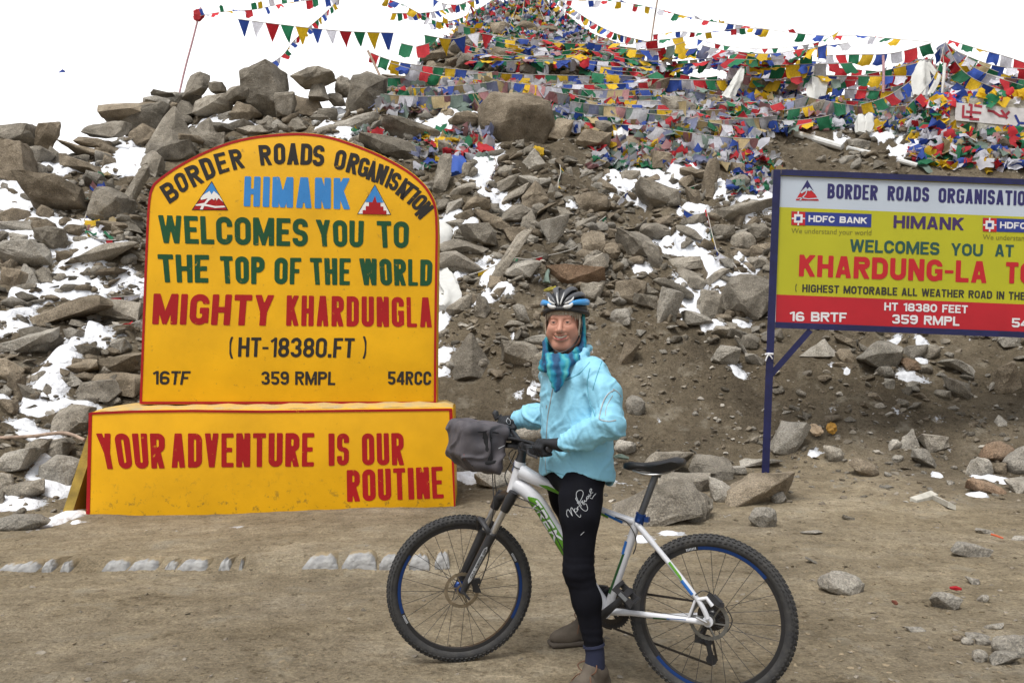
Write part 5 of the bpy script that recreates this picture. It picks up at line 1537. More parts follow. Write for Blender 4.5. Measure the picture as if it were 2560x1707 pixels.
def sprocket(c_, ax, R, nt_, th, name, m, holes=True):
    mb_ = MB()
    mb_.ring(c_, ax, 0, [(R * .72, -th), (R, -th), (R, th), (R * .72, th)], 48)
    f_ = ax.cross(UPV).normalized()
    for i in range(nt_):
        q = 2 * PI * i / nt_; d = UPV * math.cos(q) + f_ * math.sin(q)
        mb_.box(c_ + d * (R + .001), (-UPV * math.sin(q) + f_ * math.cos(q)) * .0028, ax * th, d * .004)
    for i in range(5):
        q = 2 * PI * i / 5; d = UPV * math.cos(q) + f_ * math.sin(q)
        mb_.tube([c_ + d * .012, c_ + d * R * .78], .006, 6)
    return mb_.build(name, [m], bike, smooth=False)


rc = BB - axR * .048
sprocket(rc, axR, .087, 42, .0015, "chainring", M_BLKM); sprocket(rc + axR * .009, axR, .064, 32, .0015, "chainring", M_CHAIN)
kc = RH - axR * .040
mb = MB()
for k, R in enumerate((.062, .054, .047, .040, .034, .028, .022)): mb.ring(kc - axR * (.004 * k - .010), axR, 0, [(.012, -.0012), (R, -.0012), (R, .0012), (.012, .0012)], 36)
mb.build("cassette", [M_CHAIN], bike, smooth=False)
jp, tp = BP(1768, 1600, -.05), BP(1779, 1648, -.05)
mb = MB()
for c_, R in ((jp, .024), (tp, .023)): mb.disc(c_, axR, R, .003, 20)
for s in (.006, -.006):
    mb.tube([jp + axR * s, tp + axR * s], .009, 8, flat=(axR, .25))
mb.tube(spline([RH - axR * .075 - UPV * .01, RH - axR * .078 - UPV * .045 + fwd * .03, BP(1752, 1598, -.06), jp + axR * .01], 5), .0125, 10); mb.box(BP(1748, 1592, -.06), fwd * .016, axR * .014, UPV * .020)
mb.build("derailleur", [M_SATB], bike, sharp=50)


def chain(a, b):
    a, b = Vector(a), Vector(b); d = b - a; n__ = max(2, int(d.length / .0127)); t_ = d.normalized(); up = axR.cross(t_)
    mb_ = MB()
    for i in range(n__):
        c_ = a + d * ((i + .5) / n__); wd = .0034 if i % 2 else .0022
        for s in (-1, 1): mb_.box(c_ + axR * s * wd, t_ * .0078, axR * .0006, up * .0042)
        mb_.tube([c_ + t_ * .006 - axR * .003, c_ + t_ * .006 + axR * .003], .0036, 8)
    return mb_


c1 = chain(rc + UPV * .086 - fwd * .01, kc + UPV * .047); c2 = chain(rc - UPV * .086 - fwd * .015, tp - UPV * .022); c3 = chain(tp - fwd * .022, jp - fwd * .024)
c1.v += []
for cc in (c2, c3): c1.add(cc.v, cc.f)
for k in range(16):
    q0, q1 = PI * .5 + PI * k / 16, PI * .5 + PI * (k + 1) / 16
    p0 = rc + UPV * .089 * math.sin(q0) - fwd * .089 * math.cos(q0); p1 = rc + UPV * .089 * math.sin(q1) - fwd * .089 * math.cos(q1)
    cc = chain(p0, p1); c1.add(cc.v, cc.f)
c1.build("chain", [M_CHAIN], bike, smooth=False)
mb = MB(); mb.box(BP(1507, 1480, -.03), fwd * .02, axR * .012, UPV * .03); mb.tube([BP(1507, 1480, -.03), BP(1520, 1470, 0)], .006, 8); mb.build("front_derailleur", [M_BLKM], bike, sharp=50)
# ------------------------------------------------------------------ cyclist: smooth bodies from distance fields
def smin(a, b, k):
    h = np.clip(.5 + .5 * (b - a) / k, 0, 1)
    return b * (1 - h) + a * h - k * h * (1 - h)


class Fld:
    def __init__(s, xs, ys, zs):
        s.xs, s.ys, s.zs = xs, ys, zs
        s.X, s.Y, s.Z = xs[:, None, None], ys[None, :, None], zs[None, None, :]
        s.shape = (len(xs), len(ys), len(zs))

    def cap(s, a, b, r1, r2):
        a, b = Vector(a), Vector(b); d = b - a; L2 = max(d.length_squared, 1e-9)
        px, py, pz = s.X - a.x, s.Y - a.y, s.Z - a.z
        t = np.clip((px * d.x + py * d.y + pz * d.z) / L2, 0, 1)
        return np.sqrt((px - t * d.x) ** 2 + (py - t * d.y) ** 2 + (pz - t * d.z) ** 2) - (r1 + (r2 - r1) * t)

    def chain(s, pts, rs, k=.02):
        f = None
        for i in range(len(pts) - 1):
            g = s.cap(pts[i], pts[i + 1], rs[i], rs[i + 1])
            f = g if f is None else smin(f, g, k)
        return f

    def loc(s, c, e1, e2, e3):
        px, py, pz = s.X - c[0], s.Y - c[1], s.Z - c[2]
        return [px * e.x + py * e.y + pz * e.z for e in (Vector(e1), Vector(e2), Vector(e3))]

    def ell(s, c, fr_, r):
        a, b, d = s.loc(c, *fr_)
        k = np.sqrt((a / r[0]) ** 2 + (b / r[1]) ** 2 + (d / r[2]) ** 2)
        return (k - 1) * min(r) * (0.6 + 0.4)

    def rbox(s, c, fr_, h, r):
        a, b, d = s.loc(c, *fr_)
        q = [np.abs(x) - (hh - r) for x, hh in zip((a, b, d), h)]
        o = np.sqrt(sum(np.maximum(x, 0) ** 2 for x in q)) + np.minimum(np.maximum(np.maximum(q[0], q[1]), q[2]), 0) - r
        return o

    def mesh(s, f, name="m", smooth=1):
        f = np.broadcast_to(f, s.shape)
        ins = f < 0
        nx, ny, nz = s.shape
        c8 = [(i, j, k) for i in (0, 1) for j in (0, 1) for k in (0, 1)]
        sl = lambda A, c: A[c[0]:nx - 1 + c[0], c[1]:ny - 1 + c[1], c[2]:nz - 1 + c[2]]
        cnt = sum(sl(ins, c).astype(np.int8) for c in c8)
        act = (cnt > 0) & (cnt < 8)
        I, J, K = np.nonzero(act)
        idx = np.full(act.shape, -1, dtype=np.int64); idx[I, J, K] = np.arange(len(I))
        P_ = np.zeros((len(I), 3)); n_ = np.zeros(len(I))
        co = (s.xs, s.ys, s.zs)
        for a in c8:
            for ax in range(3):
                if a[ax] == 0:
                    b = list(a); b[ax] = 1
                    fa = f[I + a[0], J + a[1], K + a[2]]; fb = f[I + b[0], J + b[1], K + b[2]]
                    m = (fa < 0) != (fb < 0)
                    t = np.where(m, fa / np.where(m, fa - fb, 1), 0)
                    A = np.stack([co[0][I + a[0]], co[1][J + a[1]], co[2][K + a[2]]], -1); B = np.stack([co[0][I + b[0]], co[1][J + b[1]], co[2][K + b[2]]], -1)
                    P_ += np.where(m[:, None], A + (B - A) * t[:, None], 0); n_ += m
        P_ /= np.maximum(n_, 1)[:, None]
        qs = []
        for ax in range(3):
            o = [(1, 2), (2, 0), (0, 1)][ax]
            lo = [slice(1, -1)] * 3; lo[ax] = slice(0, -1)
            hi = list(lo); hi[ax] = slice(1, None)
            A, B = ins[tuple(lo)], ins[tuple(hi)]
            e = np.argwhere(A != B); fl = A[A != B]
            base = e + 1; base[:, ax] = e[:, ax]
            u, v = np.zeros(3, int), np.zeros(3, int); u[o[0]] = 1; v[o[1]] = 1
            g = lambda q: idx[q[:, 0], q[:, 1], q[:, 2]]
            q = np.stack([g(base), g(base - u), g(base - u - v), g(base - v)], -1)
            q[fl == 0] = q[fl == 0][:, ::-1]
            qs.append(q)
        q = np.concatenate(qs); q = q[(q >= 0).all(1)][:, ::-1]
        for _ in range(smooth):
            acc = np.zeros_like(P_); w_ = np.zeros(len(P_))
            for a in range(4):
                for b in ((a + 1) % 4, (a + 3) % 4):
                    for c_ in range(3): acc[:, c_] += np.bincount(q[:, a], P_[q[:, b], c_], len(P_))
                    w_ += np.bincount(q[:, a], minlength=len(P_))
            P_ = P_ * .5 + .5 * acc / np.maximum(w_, 1)[:, None]
        me = bpy.data.meshes.new(name)
        me.vertices.add(len(P_)); me.vertices.foreach_set('co', P_.astype(np.float32).ravel())
        me.loops.add(len(q) * 4); me.loops.foreach_set('vertex_index', q.astype(np.int32).ravel())
        me.polygons.add(len(q)); me.polygons.foreach_set('loop_start', np.arange(0, len(q) * 4, 4, dtype=np.int32))
        me.update(); me.validate(); me.polygons.foreach_set('use_smooth', np.ones(len(me.polygons), dtype=bool))
        return me


def field(lo, hi, h): return Fld(*[np.arange(lo[i], hi[i] + h, h) for i in range(3)])


def wrinkle(me, fn):
    """Move every vertex along its normal by fn(co, no)."""
    me.update()
    n_ = len(me.vertices)
    co = np.empty(n_ * 3, np.float32); me.vertices.foreach_get('co', co); co = co.reshape(-1, 3)
    no = np.empty(n_ * 3, np.float32); me.vertices.foreach_get('normal', no); no = no.reshape(-1, 3)
    d = np.array([fn(Vector(c.tolist()), Vector(q.tolist())) for c, q in zip(co, no)], np.float32)
    me.vertices.foreach_set('co', (co + no * d[:, None]).astype(np.float32).ravel()); me.update()


def bvh(me): return BVHTree.FromPolygons([tuple(v.co) for v in me.vertices], [tuple(p.vertices) for p in me.polygons])


def onto(bv, u, v, lift=.002, fallback=3.7):
    r = bv.ray_cast(CAMP, (P(u, v, 5.0) - CAMP).normalized(), 8)
    return r[0] + r[1] * lift if r[0] is not None else P(u, v, fallback)


man = thing("person", Vector((.3, 3.75, 0)), "cyclist in a light blue jacket, black leggings and bike helmet straddling a white bicycle", "person")
FDv = Vector((-.255, -.967, 0)); LDv = Vector((.967, -.255, 0))                 # face direction, her left
HC = P(1411, 809, 3.80)
fF = Vector((-.82, -.572, 0)); sF = Vector((.572, -.82, 0))                     # chest direction, her left


def hd(l, f, z): return HC + LDv * l + FDv * f + UPV * z
def tr_(s, f, x, y, z): return Vector((x, y, z)) + sF * s + fF * f


SJ, EJ, WJ = Vector((.374, 3.645, 1.372)), P(1525, 1062, 3.53), P(1402, 1111, 3.585)
SJf, EJf, WJf = Vector((.190, 3.915, 1.372)), P(1394, 1032, 4.0), P(1286, 1050, 4.11)
HIP, MTH, KNE, CLF, ANK = P(1453, 1195, 3.69), P(1450, 1292, 3.60), P(1445, 1425, 3.575), P(1467, 1500, 3.565), P(1485, 1615, 3.555)
HIPf, MTHf, KNEf, CLFf, ANKf = P(1402, 1195, 3.92), P(1442, 1290, 4.02), P(1452, 1395, 4.12), P(1460, 1460, 4.20), P(1467, 1535, 4.27)
FT, FTf = P(1487, 1660, 3.555), P(1468, 1555, 4.275)
fd1, fd2 = Vector((-.80, -.60, 0)), Vector((-.96, -.28, 0))

# body: head, neck, trunk and limbs as one surface; fine around the face, coarse under the clothes
xs = np.unique(np.concatenate([np.arange(-.1, HC.x - .11, .013), np.arange(HC.x - .11, HC.x + .11, .0036), np.arange(HC.x + .11, .52, .013)]))
ys = np.unique(np.concatenate([np.arange(3.35, HC.y - .14, .013), np.arange(HC.y - .14, HC.y + .12, .0036), np.arange(HC.y + .12, 4.45, .013)]))
zs = np.unique(np.concatenate([np.arange(-.03, HC.z - .16, .013), np.arange(HC.z - .16, HC.z + .15, .0036)]))
fb = Fld(xs, ys, zs)
hf = (LDv, FDv, UPV)
f = smin(fb.ell(hd(0, -.012, .032), hf, (.073, .094, .094)), fb.ell(hd(0, .022, -.040), hf, (.0655, .068, .078)), .03)
f = smin(f, fb.cap(hd(-.012, .060, -.102), hd(.012, .060, -.102), .019, .019), .03)
for s in (-1, 1):
    f = smin(f, fb.cap(hd(.036 * s, .063, -.026), hd(.044 * s, .050, -.046), .027, .027), .018)
    f = smin(f, fb.cap(hd(.055 * s, .0, -.075), hd(.02 * s, .05, -.10), .016, .016), .03)
f = smin(f, fb.cap(hd(-.034, .078, .021), hd(.034, .078, .021), .012, .012), .014)
for s in (-1, 1): f = -smin(-f, fb.ell(hd(.031 * s, .099, .002), hf, (.020, .019, .0125)), .010)
f = smin(f, fb.cap(hd(0, .084, .010), hd(0, .110, -.034), .0075, .0125), .010)
for s in (-1, 1): f = smin(f, fb.cap(hd(.013 * s, .092, -.040), hd(.010 * s, .098, -.038), .0085, .0085), .006)
for s in (-1, 1):                                     # lids round the eyes, half closed by the smile
    lid = fb.ell(hd(.031 * s, .0775, .001), hf, (.0165, .0150, .0135))
    sl = np.maximum(fb.ell(hd(.031 * s, .092, .0005), hf, (.0128, .016, .0024)), -9)
    f = np.maximum(smin(f, lid, .004), -sl)
mouth = [hd(.031 * t, .0925 - .016 * t * t, -.0655 + .0115 * t * t) for t in np.linspace(-1, 1, 9)]
lipu = fb.chain([p + UPV * .0086 for p in mouth], [.003, .005, .0055, .0055, .005, .0055, .0055, .005, .003], .003)
lipl = fb.chain([p - UPV * .0096 - FDv * .001 for p in mouth], [.003, .005, .006, .0065, .0068, .0065, .006, .005, .003], .003)
f = smin(f, smin(lipu, lipl, .003), .006)
f = np.maximum(f, -fb.chain(mouth, [.0015, .0040, .0054, .0060, .0062, .0060, .0054, .0040, .0015], .002))
f = np.maximum(f, -fb.chain([p - FDv * .008 for p in mouth], [.0015, .0040, .0054, .0060, .0062, .0060, .0054, .0040, .0015], .002))
for s in (-1, 1):                                     # smile folds
    fold = fb.chain([hd(.018 * s, .094, -.040), hd(.033 * s, .082, -.052), hd(.040 * s, .070, -.072)], [.0002, .0004, .0002], .003)
    f = -smin(-f, fold, .007)
NK0, NK1 = hd(0, -.018, -.08), Vector((.25, 3.82, 1.40))
f = smin(f, fb.cap(NK0, NK1, .052, .058), .025)
bodyc = [(.262, 3.80, 1.33, .12, .065), (.285, 3.785, 1.26, .145, .095), (.28, 3.775, 1.10, .125, .09), (.285, 3.775, .95, .14, .10)]
for (x, y, z, a, b) in bodyc: f = smin(f, fb.ell((x, y, z), (sF, fF, UPV), (a, b, .10)), .04)
for pts, rs in (([SJ.lerp(SJf, .18) - UPV * .03, SJ.lerp(EJ, .5), EJ, WJ], [.028, .030, .030, .025]), ([SJf.lerp(SJ, .18) - UPV * .03, SJf.lerp(EJf, .5), EJf, WJf], [.028, .030, .030, .025]), ([HIP, MTH, KNE, CLF, ANK, FT], [.060, .058, .045, .043, .028, .034]), ([HIPf, MTHf, KNEf, CLFf, ANKf, FTf], [.060, .058, .045, .043, .028, .034]),
                ([Vector((.262, 3.80, 1.34)), SJ.lerp(SJf, .18) - UPV * .03], [.04, .028]), ([Vector((.262, 3.80, 1.34)), SJf.lerp(SJ, .18) - UPV * .03], [.04, .028]), ([FT, FT + fd1 * .02 - UPV * .10, FT + fd1 * .12 - UPV * .115], [.032, .024, .016]), ([FTf, FTf + fd2 * .02 - UPV * .09, FTf + fd2 * .12 - UPV * .105], [.032, .024, .016])):
    f = smin(f, fb.chain(pts, rs, .03), .03)
# palms and five fingers closed round the grips (gloves follow the same bones)
def hand_bones(grip, axis, wrist, side):
    """[(points, radii)] of palm rays, four fingers and thumb; axis points outward along the bar."""
    w_ = fwF; B = []
    up = UPV
    for k, (off, ln) in enumerate(((.032, .86), (.011, .97), (-.010, 1.0), (-.030, .92))):
        c = grip + axis * off
        kn = c + (w_ * .016 + up * .026)
        p1 = c + (w_ * .036 + up * .004) * ln; p2 = c + (w_ * .022 - up * .027) * ln; p3 = c + (-w_ * .012 - up * .027) * ln
        B.append(([wrist + (kn - wrist) * .35 + axis * off * .5, kn], [.0165, .0135]))
        B.append(([kn, p1, p2, p3], [.0118, .0108, .0100, .0086]))
    b0 = wrist + (grip - wrist) * .45 - axis * .022
    B.append(([b0, grip - axis * .043 + up * .006 - w_ * .020, grip - axis * .046 - up * .016 + w_ * .010, grip - axis * .040 - up * .022 + w_ * .030], [.015, .013, .011, .009]))
    B.append(([wrist, wrist + (grip - wrist) * .4 + up * .008], [.0245, .022]))
    return B


axN = (gN - bc).normalized(); axFr = (gFr - bc).normalized()
gripN, gripF = gN.lerp(bc, .17), gFr.lerp(bc, .17)
HANDS = [hand_bones(gripN, axN, WJ, 1), hand_bones(gripF, axFr, WJf, -1)]
for B in HANDS:
    for pts, rs in B: f = smin(f, fb.chain(pts, [r * .8 for r in rs], .006), .008)
body_me = fb.mesh(f, "body", 1)
M_SKIN = mat("skin", (.455, .215, .155), .5, scale=16, col2=(.53, .275, .20), spec=.2, bump=.08, bscale=200, detail=3)
link_mesh("body", body_me.copy(), man, M_SKIN)
bb_ = bvh(body_me)
M_EYE = mat("eye_white", (.36, .32, .29), .3); M_IRIS = mat("iris", (.018, .014, .012), .3); M_TOOTH = mat("teeth", (.74, .69, .58), .3); M_LIP = mat("lip", (.36, .10, .085), .45); M_BROW = mat("brow_hair", (.28, .16, .11), .8)
for s in (-1, 1):
    mb = MB()
    c = hd(.031 * s, .0775, .001)
    for fi in range(1):
        n1, n2 = 14, 10
        vs = [c + (LDv * math.cos(a) * math.sin(b) + FDv * math.cos(b) + UPV * math.sin(a) * math.sin(b)) * .0122 for b in np.linspace(.02, 1.9, n2) for a in np.linspace(0, 2 * PI, n1, endpoint=False)]
        mb.add(vs, [(j * n1 + i, j * n1 + (i + 1) % n1, (j + 1) * n1 + (i + 1) % n1, (j + 1) * n1 + i) for j in range(n2 - 1) for i in range(n1)])
        mb.m = [1 if j < 2 else 0 for j in range(n2 - 1) for i in range(n1)]
    mb.build("eye", [M_EYE, M_IRIS], man)
    mb = MB(); pts = [onto(bb_, 1403 + s * du + 0, vv, .0030) for du, vv in ((8, 801.5), (15, 798.5), (22, 798), (29, 801))]
    mb.tube(pts, [.0016, .0028, .0026, .0012], 6); mb.build("eyebrow", [M_BROW], man)
mb = MB()
tq = [hd(.031 * t0, .0890 - .016 * t0 * t0, -.0632 + .0105 * t0 * t0) for t0 in np.linspace(-.86, .86, 25)]
vs = []
for i, p in enumerate(tq):
    gr = .0011 if i % 3 == 0 else 0                      # slight groove between neighbouring teeth
    hgt = (.0052 if i % 3 else .0046) * (1 - .45 * abs(i - 12) / 12)
    vs += [p + UPV * .005 - FDv * .004, p + UPV * .005 + FDv * (.0022 - gr), p - UPV * hgt + FDv * (.0026 - gr), p - UPV * hgt - FDv * .004]
mb.add(vs, [(i * 4 + k, (i + 1) * 4 + k, (i + 1) * 4 + (k + 1) % 4, i * 4 + (k + 1) % 4) for i in range(24) for k in range(4)])
tm = mb.build("teeth", [M_TOOTH], man)
mb = MB(); mb.tube([p - UPV * .0090 + FDv * .0022 for p in mouth], [.0012, .0032, .0042, .0046, .0048, .0046, .0042, .0032, .0012], 8, flat=(FDv, .9))
mb.tube([p + UPV * .0078 + FDv * .0014 for p in mouth], [.001, .0024, .003, .0034, .003, .0034, .003, .0024, .001], 8); mb.build("lips", [M_LIP], man)
# hair: grey-blond fringe and sides below the helmet
M_HAIR = mat("hair", (.30, .235, .165), .6, col2=(.52, .46, .38), scale=90)
mb = MB(); hr = random.Random(3)
for i in range(190):
    l = hr.uniform(-.066, .070)
    z0 = .075; z1 = .022 + .016 * hr.random() - .020 * max(0, abs(l) - .045) / .025
    f0 = .081 * math.sqrt(max(.02, 1 - (l / .076) ** 2)); sw = hr.uniform(-.010, .016)
    pts = [hd(l, f0 - .008, z0), hd(l + sw * .4, f0 + .008, (z0 + z1) / 2 + .006), hd(l + sw, f0 + .0075 - .001 * hr.random(), z1)]
    mb.tube(spline(pts, 3), [.0019] * 4 + [.0015, .0011, .0005], 4)
for s in (-1, 1):
    for i in range(60):
        a = hr.uniform(-.01, .045)
        pts = [hd(s * .074, a, .05), hd(s * (.076 + .003 * hr.random()), a + .004, .0), hd(s * (.071 + .003 * hr.random()), a + .010 * hr.random(), -.035 - .03 * hr.random())]
        mb.tube(spline(pts, 3), [.0019] * 4 + [.0015, .0011, .0005], 4)
mb.build("hair", [M_HAIR], man)

# jacket
fj = field((-.06, 3.38, .82), (.54, 4.22, 1.56), .0058)
TOR = [(.283, 3.772, .84, .198, .140), (.284, 3.774, .93, .192, .137), (.284, 3.776, 1.0, .180, .128), (.286, 3.78, 1.08, .176, .124), (.288, 3.784, 1.22, .186, .128), (.280, 3.79, 1.33, .182, .116), (.265, 3.80, 1.405, .140, .092), (.255, 3.81, 1.45, .080, .070), (.252, 3.815, 1.56, .07, .065)]
tz = [t[2] for t in TOR]
zc = fj.Z
cx_, cy_, aa, bb2 = [np.interp(zc, tz, [t[i] for t in TOR]) for i in (0, 1, 3, 4)]
px, py = fj.X - cx_, fj.Y - cy_
ls, lf = px * sF.x + py * sF.y, px * fF.x + py * fF.y
k_ = (np.abs(ls / aa) ** 2.3 + np.abs(lf / bb2) ** 2.3) ** (1 / 2.3)
f = (k_ - 1) * np.minimum(aa, bb2)
f = np.maximum(f, fj.Z - 1.47)
arm = lambda pts, rs: fj.chain(pts, rs, .035)
f = smin(f, arm([SJ + Vector((-.03, .02, .0)), SJ.lerp(EJ, .45), EJ, EJ.lerp(WJ, .45), EJ.lerp(WJ, .86)], [.062, .059, .057, .051, .041]), .03)
f = smin(f, arm([SJf, SJf.lerp(EJf, .5), EJf, EJf.lerp(WJf, .5), EJf.lerp(WJf, .88)], [.062, .060, .057, .053, .043]), .03)
col_pts = [tr_(-.035, .105, .268, 3.80, 1.365), tr_(-.085, .055, .262, 3.80, 1.445), tr_(-.090, -.030, .258, 3.805, 1.485), tr_(-.045, -.080, .255, 3.81, 1.480), tr_(.040, -.080, .255, 3.81, 1.475), tr_(.088, -.020, .256, 3.805, 1.455), tr_(.090, .055, .262, 3.80, 1.405), tr_(.035, .115, .275, 3.80, 1.335)]
f = smin(f, fj.chain(col_pts, [.011, .012, .013, .014, .014, .013, .012, .010], .015), .014)
neckhole = fj.chain([hd(0, -.01, -.05), Vector((.258, 3.80, 1.42))], [.085, .060], .01)
vneck = fj.chain([tr_(0, .02, .258, 3.80, 1.47), tr_(0, .15, .27, 3.79, 1.35)], [.062, .030], .01)
f = -smin(-f, neckhole, .012); f = -smin(-f, vneck, .012)
hem = .897 + .19 * (fj.X * fF.x + fj.Y * fF.y - (.283 * fF.x + 3.776 * fF.y)) + .012 * np.sin((fj.X * sF.x + fj.Y * sF.y) * 38)
f = np.maximum(f, hem - fj.Z)
f = np.maximum(f, -np.maximum((k_ - 1) * np.minimum(aa, bb2) + .015, np.maximum(fj.Z - (hem + .06), -9)))
jm = fj.mesh(f, "jacket", 3)


def seg_d(p, a, b):
    d = b - a; t = max(0, min(1, (p - a).dot(d) / d.length_squared)); return (p - (a + d * t)).length, t


def jfold(co, no):
    a = 0
    nv = noise.noise
    q = Vector(((co - Vector((.28, 3.78, 1))).dot(sF), (co - Vector((.28, 3.78, 1))).dot(fF), co.z))
    a += .0025 * nv(Vector((q.x * 9, q.y * 9, q.z * 4.0))) + .0012 * nv(Vector((q.x * 22 + q.z * 9, q.y * 22, q.z * 10)))
    rd = abs(nv(Vector((q.x * 5 + q.z * 6.5, q.y * 6, q.z * 3 - q.x * 5)) * 1.0))
    a += -.011 * max(0, .13 - rd) / .13
    rd2 = abs(nv(Vector((q.x * 13 - q.z * 7, q.y * 13, q.z * 8 + q.x * 6)) + Vector((7, 3, 1))))
    a += -.005 * max(0, .15 - rd2) / .15                                # sharp creases
    for A, B, r in ((EJ, WJ, 30), (SJ, EJ, 20), (EJf, WJf, 30)):
        d, t = seg_d(co, A, B)
        if d < .09:
            k = (.35 + .65 * abs(2 * t - 1)) if A is not SJ else max(0, t - .35) * 1.5
            ph = t * r + 2.4 * nv(co * 9)
            a += .0045 * k * (abs(math.sin(ph)) - .5)
    hz = co.z - (.897 + .19 * (co - Vector((.283, 3.776, 0))).dot(fF))
    tor = min(seg_d(co, EJ, WJ)[0], seg_d(co, SJ, EJ)[0], seg_d(co, EJf, WJf)[0])
    return a * max(0.12, min(1, hz / .10)) * (1 if tor < .085 else .62)


wrinkle(jm, jfold)
M_JKT = mat("jacket_shell", (.245, .545, .71), .55, var=.06, scale=9, bump=.35, bscale=26, spec=.3, dist=.016)
jb = bvh(jm)
link_mesh("jacket", jm, man, M_JKT)
M_ZIP = mat("zip_grey", (.25, .29, .31), .5); M_PIPE = mat("reflective_piping", (.30, .34, .36), .45); M_SEAM = mat("seam_blue", (.08, .30, .40), .6)


def line_on(bv, px_, r, name, m, parent=man, sub=6, lift=.001, fb_=3.7):
    pts = spline([Vector((u, v, 0)) for u, v in px_], sub)
    mb_ = MB(); mb_.tube([onto(bv, p.x, p.y, lift, fb_) for p in pts], r, 6)
    return mb_.build(name, [m], parent)


line_on(jb, [(1382, 972), (1377, 1000), (1370, 1040), (1367, 1075), (1366, 1100)], .0042, "zip", M_ZIP)
line_on(jb, [(1363, 1142), (1364, 1165), (1366, 1182)], .0025, "zip", M_ZIP)
line_on(jb, [(1367, 1012), (1366, 1020)], .004, "zip_pull", M_ZIP)
line_on(jb, [(1536, 975), (1520, 985), (1508, 1005), (1500, 1035), (1500, 1048), (1522, 1053), (1540, 1050)], .0034, "piping", M_PIPE)
line_on(jb, [(1532, 972), (1544, 980), (1553, 992)], .0034, "piping", M_PIPE)
line_on(jb, [(1532, 988), (1517, 1015), (1513, 1040)], .0022, "piping", M_ZIP)
line_on(jb, [(1475, 920), (1468, 960), (1474, 1000), (1488, 1040)], .0030, "seam", M_SEAM)
line_on(jb, [(1505, 903), (1492, 940), (1482, 975)], .0028, "seam", M_SEAM)
line_on(jb, [(1474, 905), (1450, 932), (1420, 948), (1408, 952)], .0028, "seam", M_SEAM)
line_on(jb, [(1362, 1172), (1400, 1184), (1450, 1196), (1505, 1204)], .0022, "seam", M_SEAM)
for W, E, r, m in ((WJ, EJ, .037, M_PIPE), (WJf, EJf, .038, M_PIPE)):
    mb = MB(); d = (W - E).normalized(); c = E.lerp(W, .90 if W is WJ else .93)
    mb.ring(c, d, r, [(0, -.006), (.004, 0), (0, .008), (-.006, .008), (-.006, -.006)], 28); mb.build("cuff", [mat("cuff_grey", (.42, .42, .44), .7)], man)

# leggings
fl_ = field((.08, 3.38, .14), (.47, 4.36, 1.02), .0072)
f = smin(fl_.chain([HIP + UPV * .02, MTH.lerp(HIP, .45), MTH, KNE, CLF, ANK], [.088, .088, .0785, .0605, .0575, .0400], .03), fl_.chain([HIPf + UPV * .02, MTHf.lerp(HIPf, .45), MTHf, KNEf, CLFf, ANKf], [.086, .086, .078, .060, .056, .040], .03), .03)
f = smin(f, fl_.ell((.285, 3.78, .93), (sF, fF, UPV), (.155, .115, .12)), .05)
heml = .897 + .19 * (fl_.X * fF.x + fl_.Y * fF.y - (.283 * fF.x + 3.776 * fF.y))
f = np.maximum(f, fl_.Z - heml - .03)
lm = fl_.mesh(f, "leggings", 2)


def lfold(co, no):
    a = .0025 * noise.noise(co * 14)
    for K_ in (KNE, KNEf, ANK):
        d = (co - K_).length
        if d < .12: a += .0022 * (1 - d / .12) * math.sin(co.z * 190 + 3 * noise.noise(co * 12))
    return a


wrinkle(lm, lfold)
lb = bvh(lm)
link_mesh("leggings", lm, man, mat("leggings_black", (.0055, .0058, .009), .85, var=.3, scale=12, bump=.2, bscale=300, spec=.12, dist=.002))
M_PRINT = mat("white_print", (.42, .44, .46), .6)
K5 = 1568 / 140


def L5(*pts): return [(1390 + x / K5, 1200 + y / K5) for x, y in pts]


script = [L5((345, 1030), (300, 960), (310, 840), (350, 825), (390, 880), (460, 1000)), L5((460, 1000), (430, 900), (415, 800), (440, 768), (500, 850), (580, 960), (660, 1030), (692, 1010), (688, 960)),
          L5((540, 790), (510, 830), (540, 885), (590, 870), (595, 815), (560, 785)), L5((595, 760), (625, 830)), L5((605, 790), (610, 745), (640, 735)),
          L5((560, 480), (555, 520), (600, 600), (680, 740), (760, 830), (840, 860), (885, 800), (860, 690), (820, 650)), L5((590, 640), (660, 600), (720, 500), (762, 380), (740, 300), (670, 278), (590, 320), (565, 420), (600, 540), (660, 640), (715, 720)), L5((690, 640), (720, 590), (750, 660), (790, 680), (800, 640)),
          L5((745, 560), (760, 640), (795, 600), (800, 560), (830, 590), (860, 560), (850, 500)), L5((890, 440), (860, 480), (880, 520), (915, 490), (905, 430), (930, 470)), L5((915, 390), (950, 445), (975, 400), (960, 340)), L5((950, 330), (985, 300), (1000, 245), (960, 250), (945, 320), (980, 350), (1035, 345)),
          L5((950, 490), (1010, 515), (1035, 470), (1070, 420), (1120, 370))]
mb = MB()
for st in script:
    p = spline([Vector((u, v, 0)) for u, v in st], 4); mb.tube([onto(lb, q.x, q.y, .0004, 3.55) for q in p], .0014, 5)
mb.build("printed_script", [M_PRINT], man)
line_on(lb, L5((690, 1535), (790, 1440)), .0018, "printed_mark", M_PRINT)
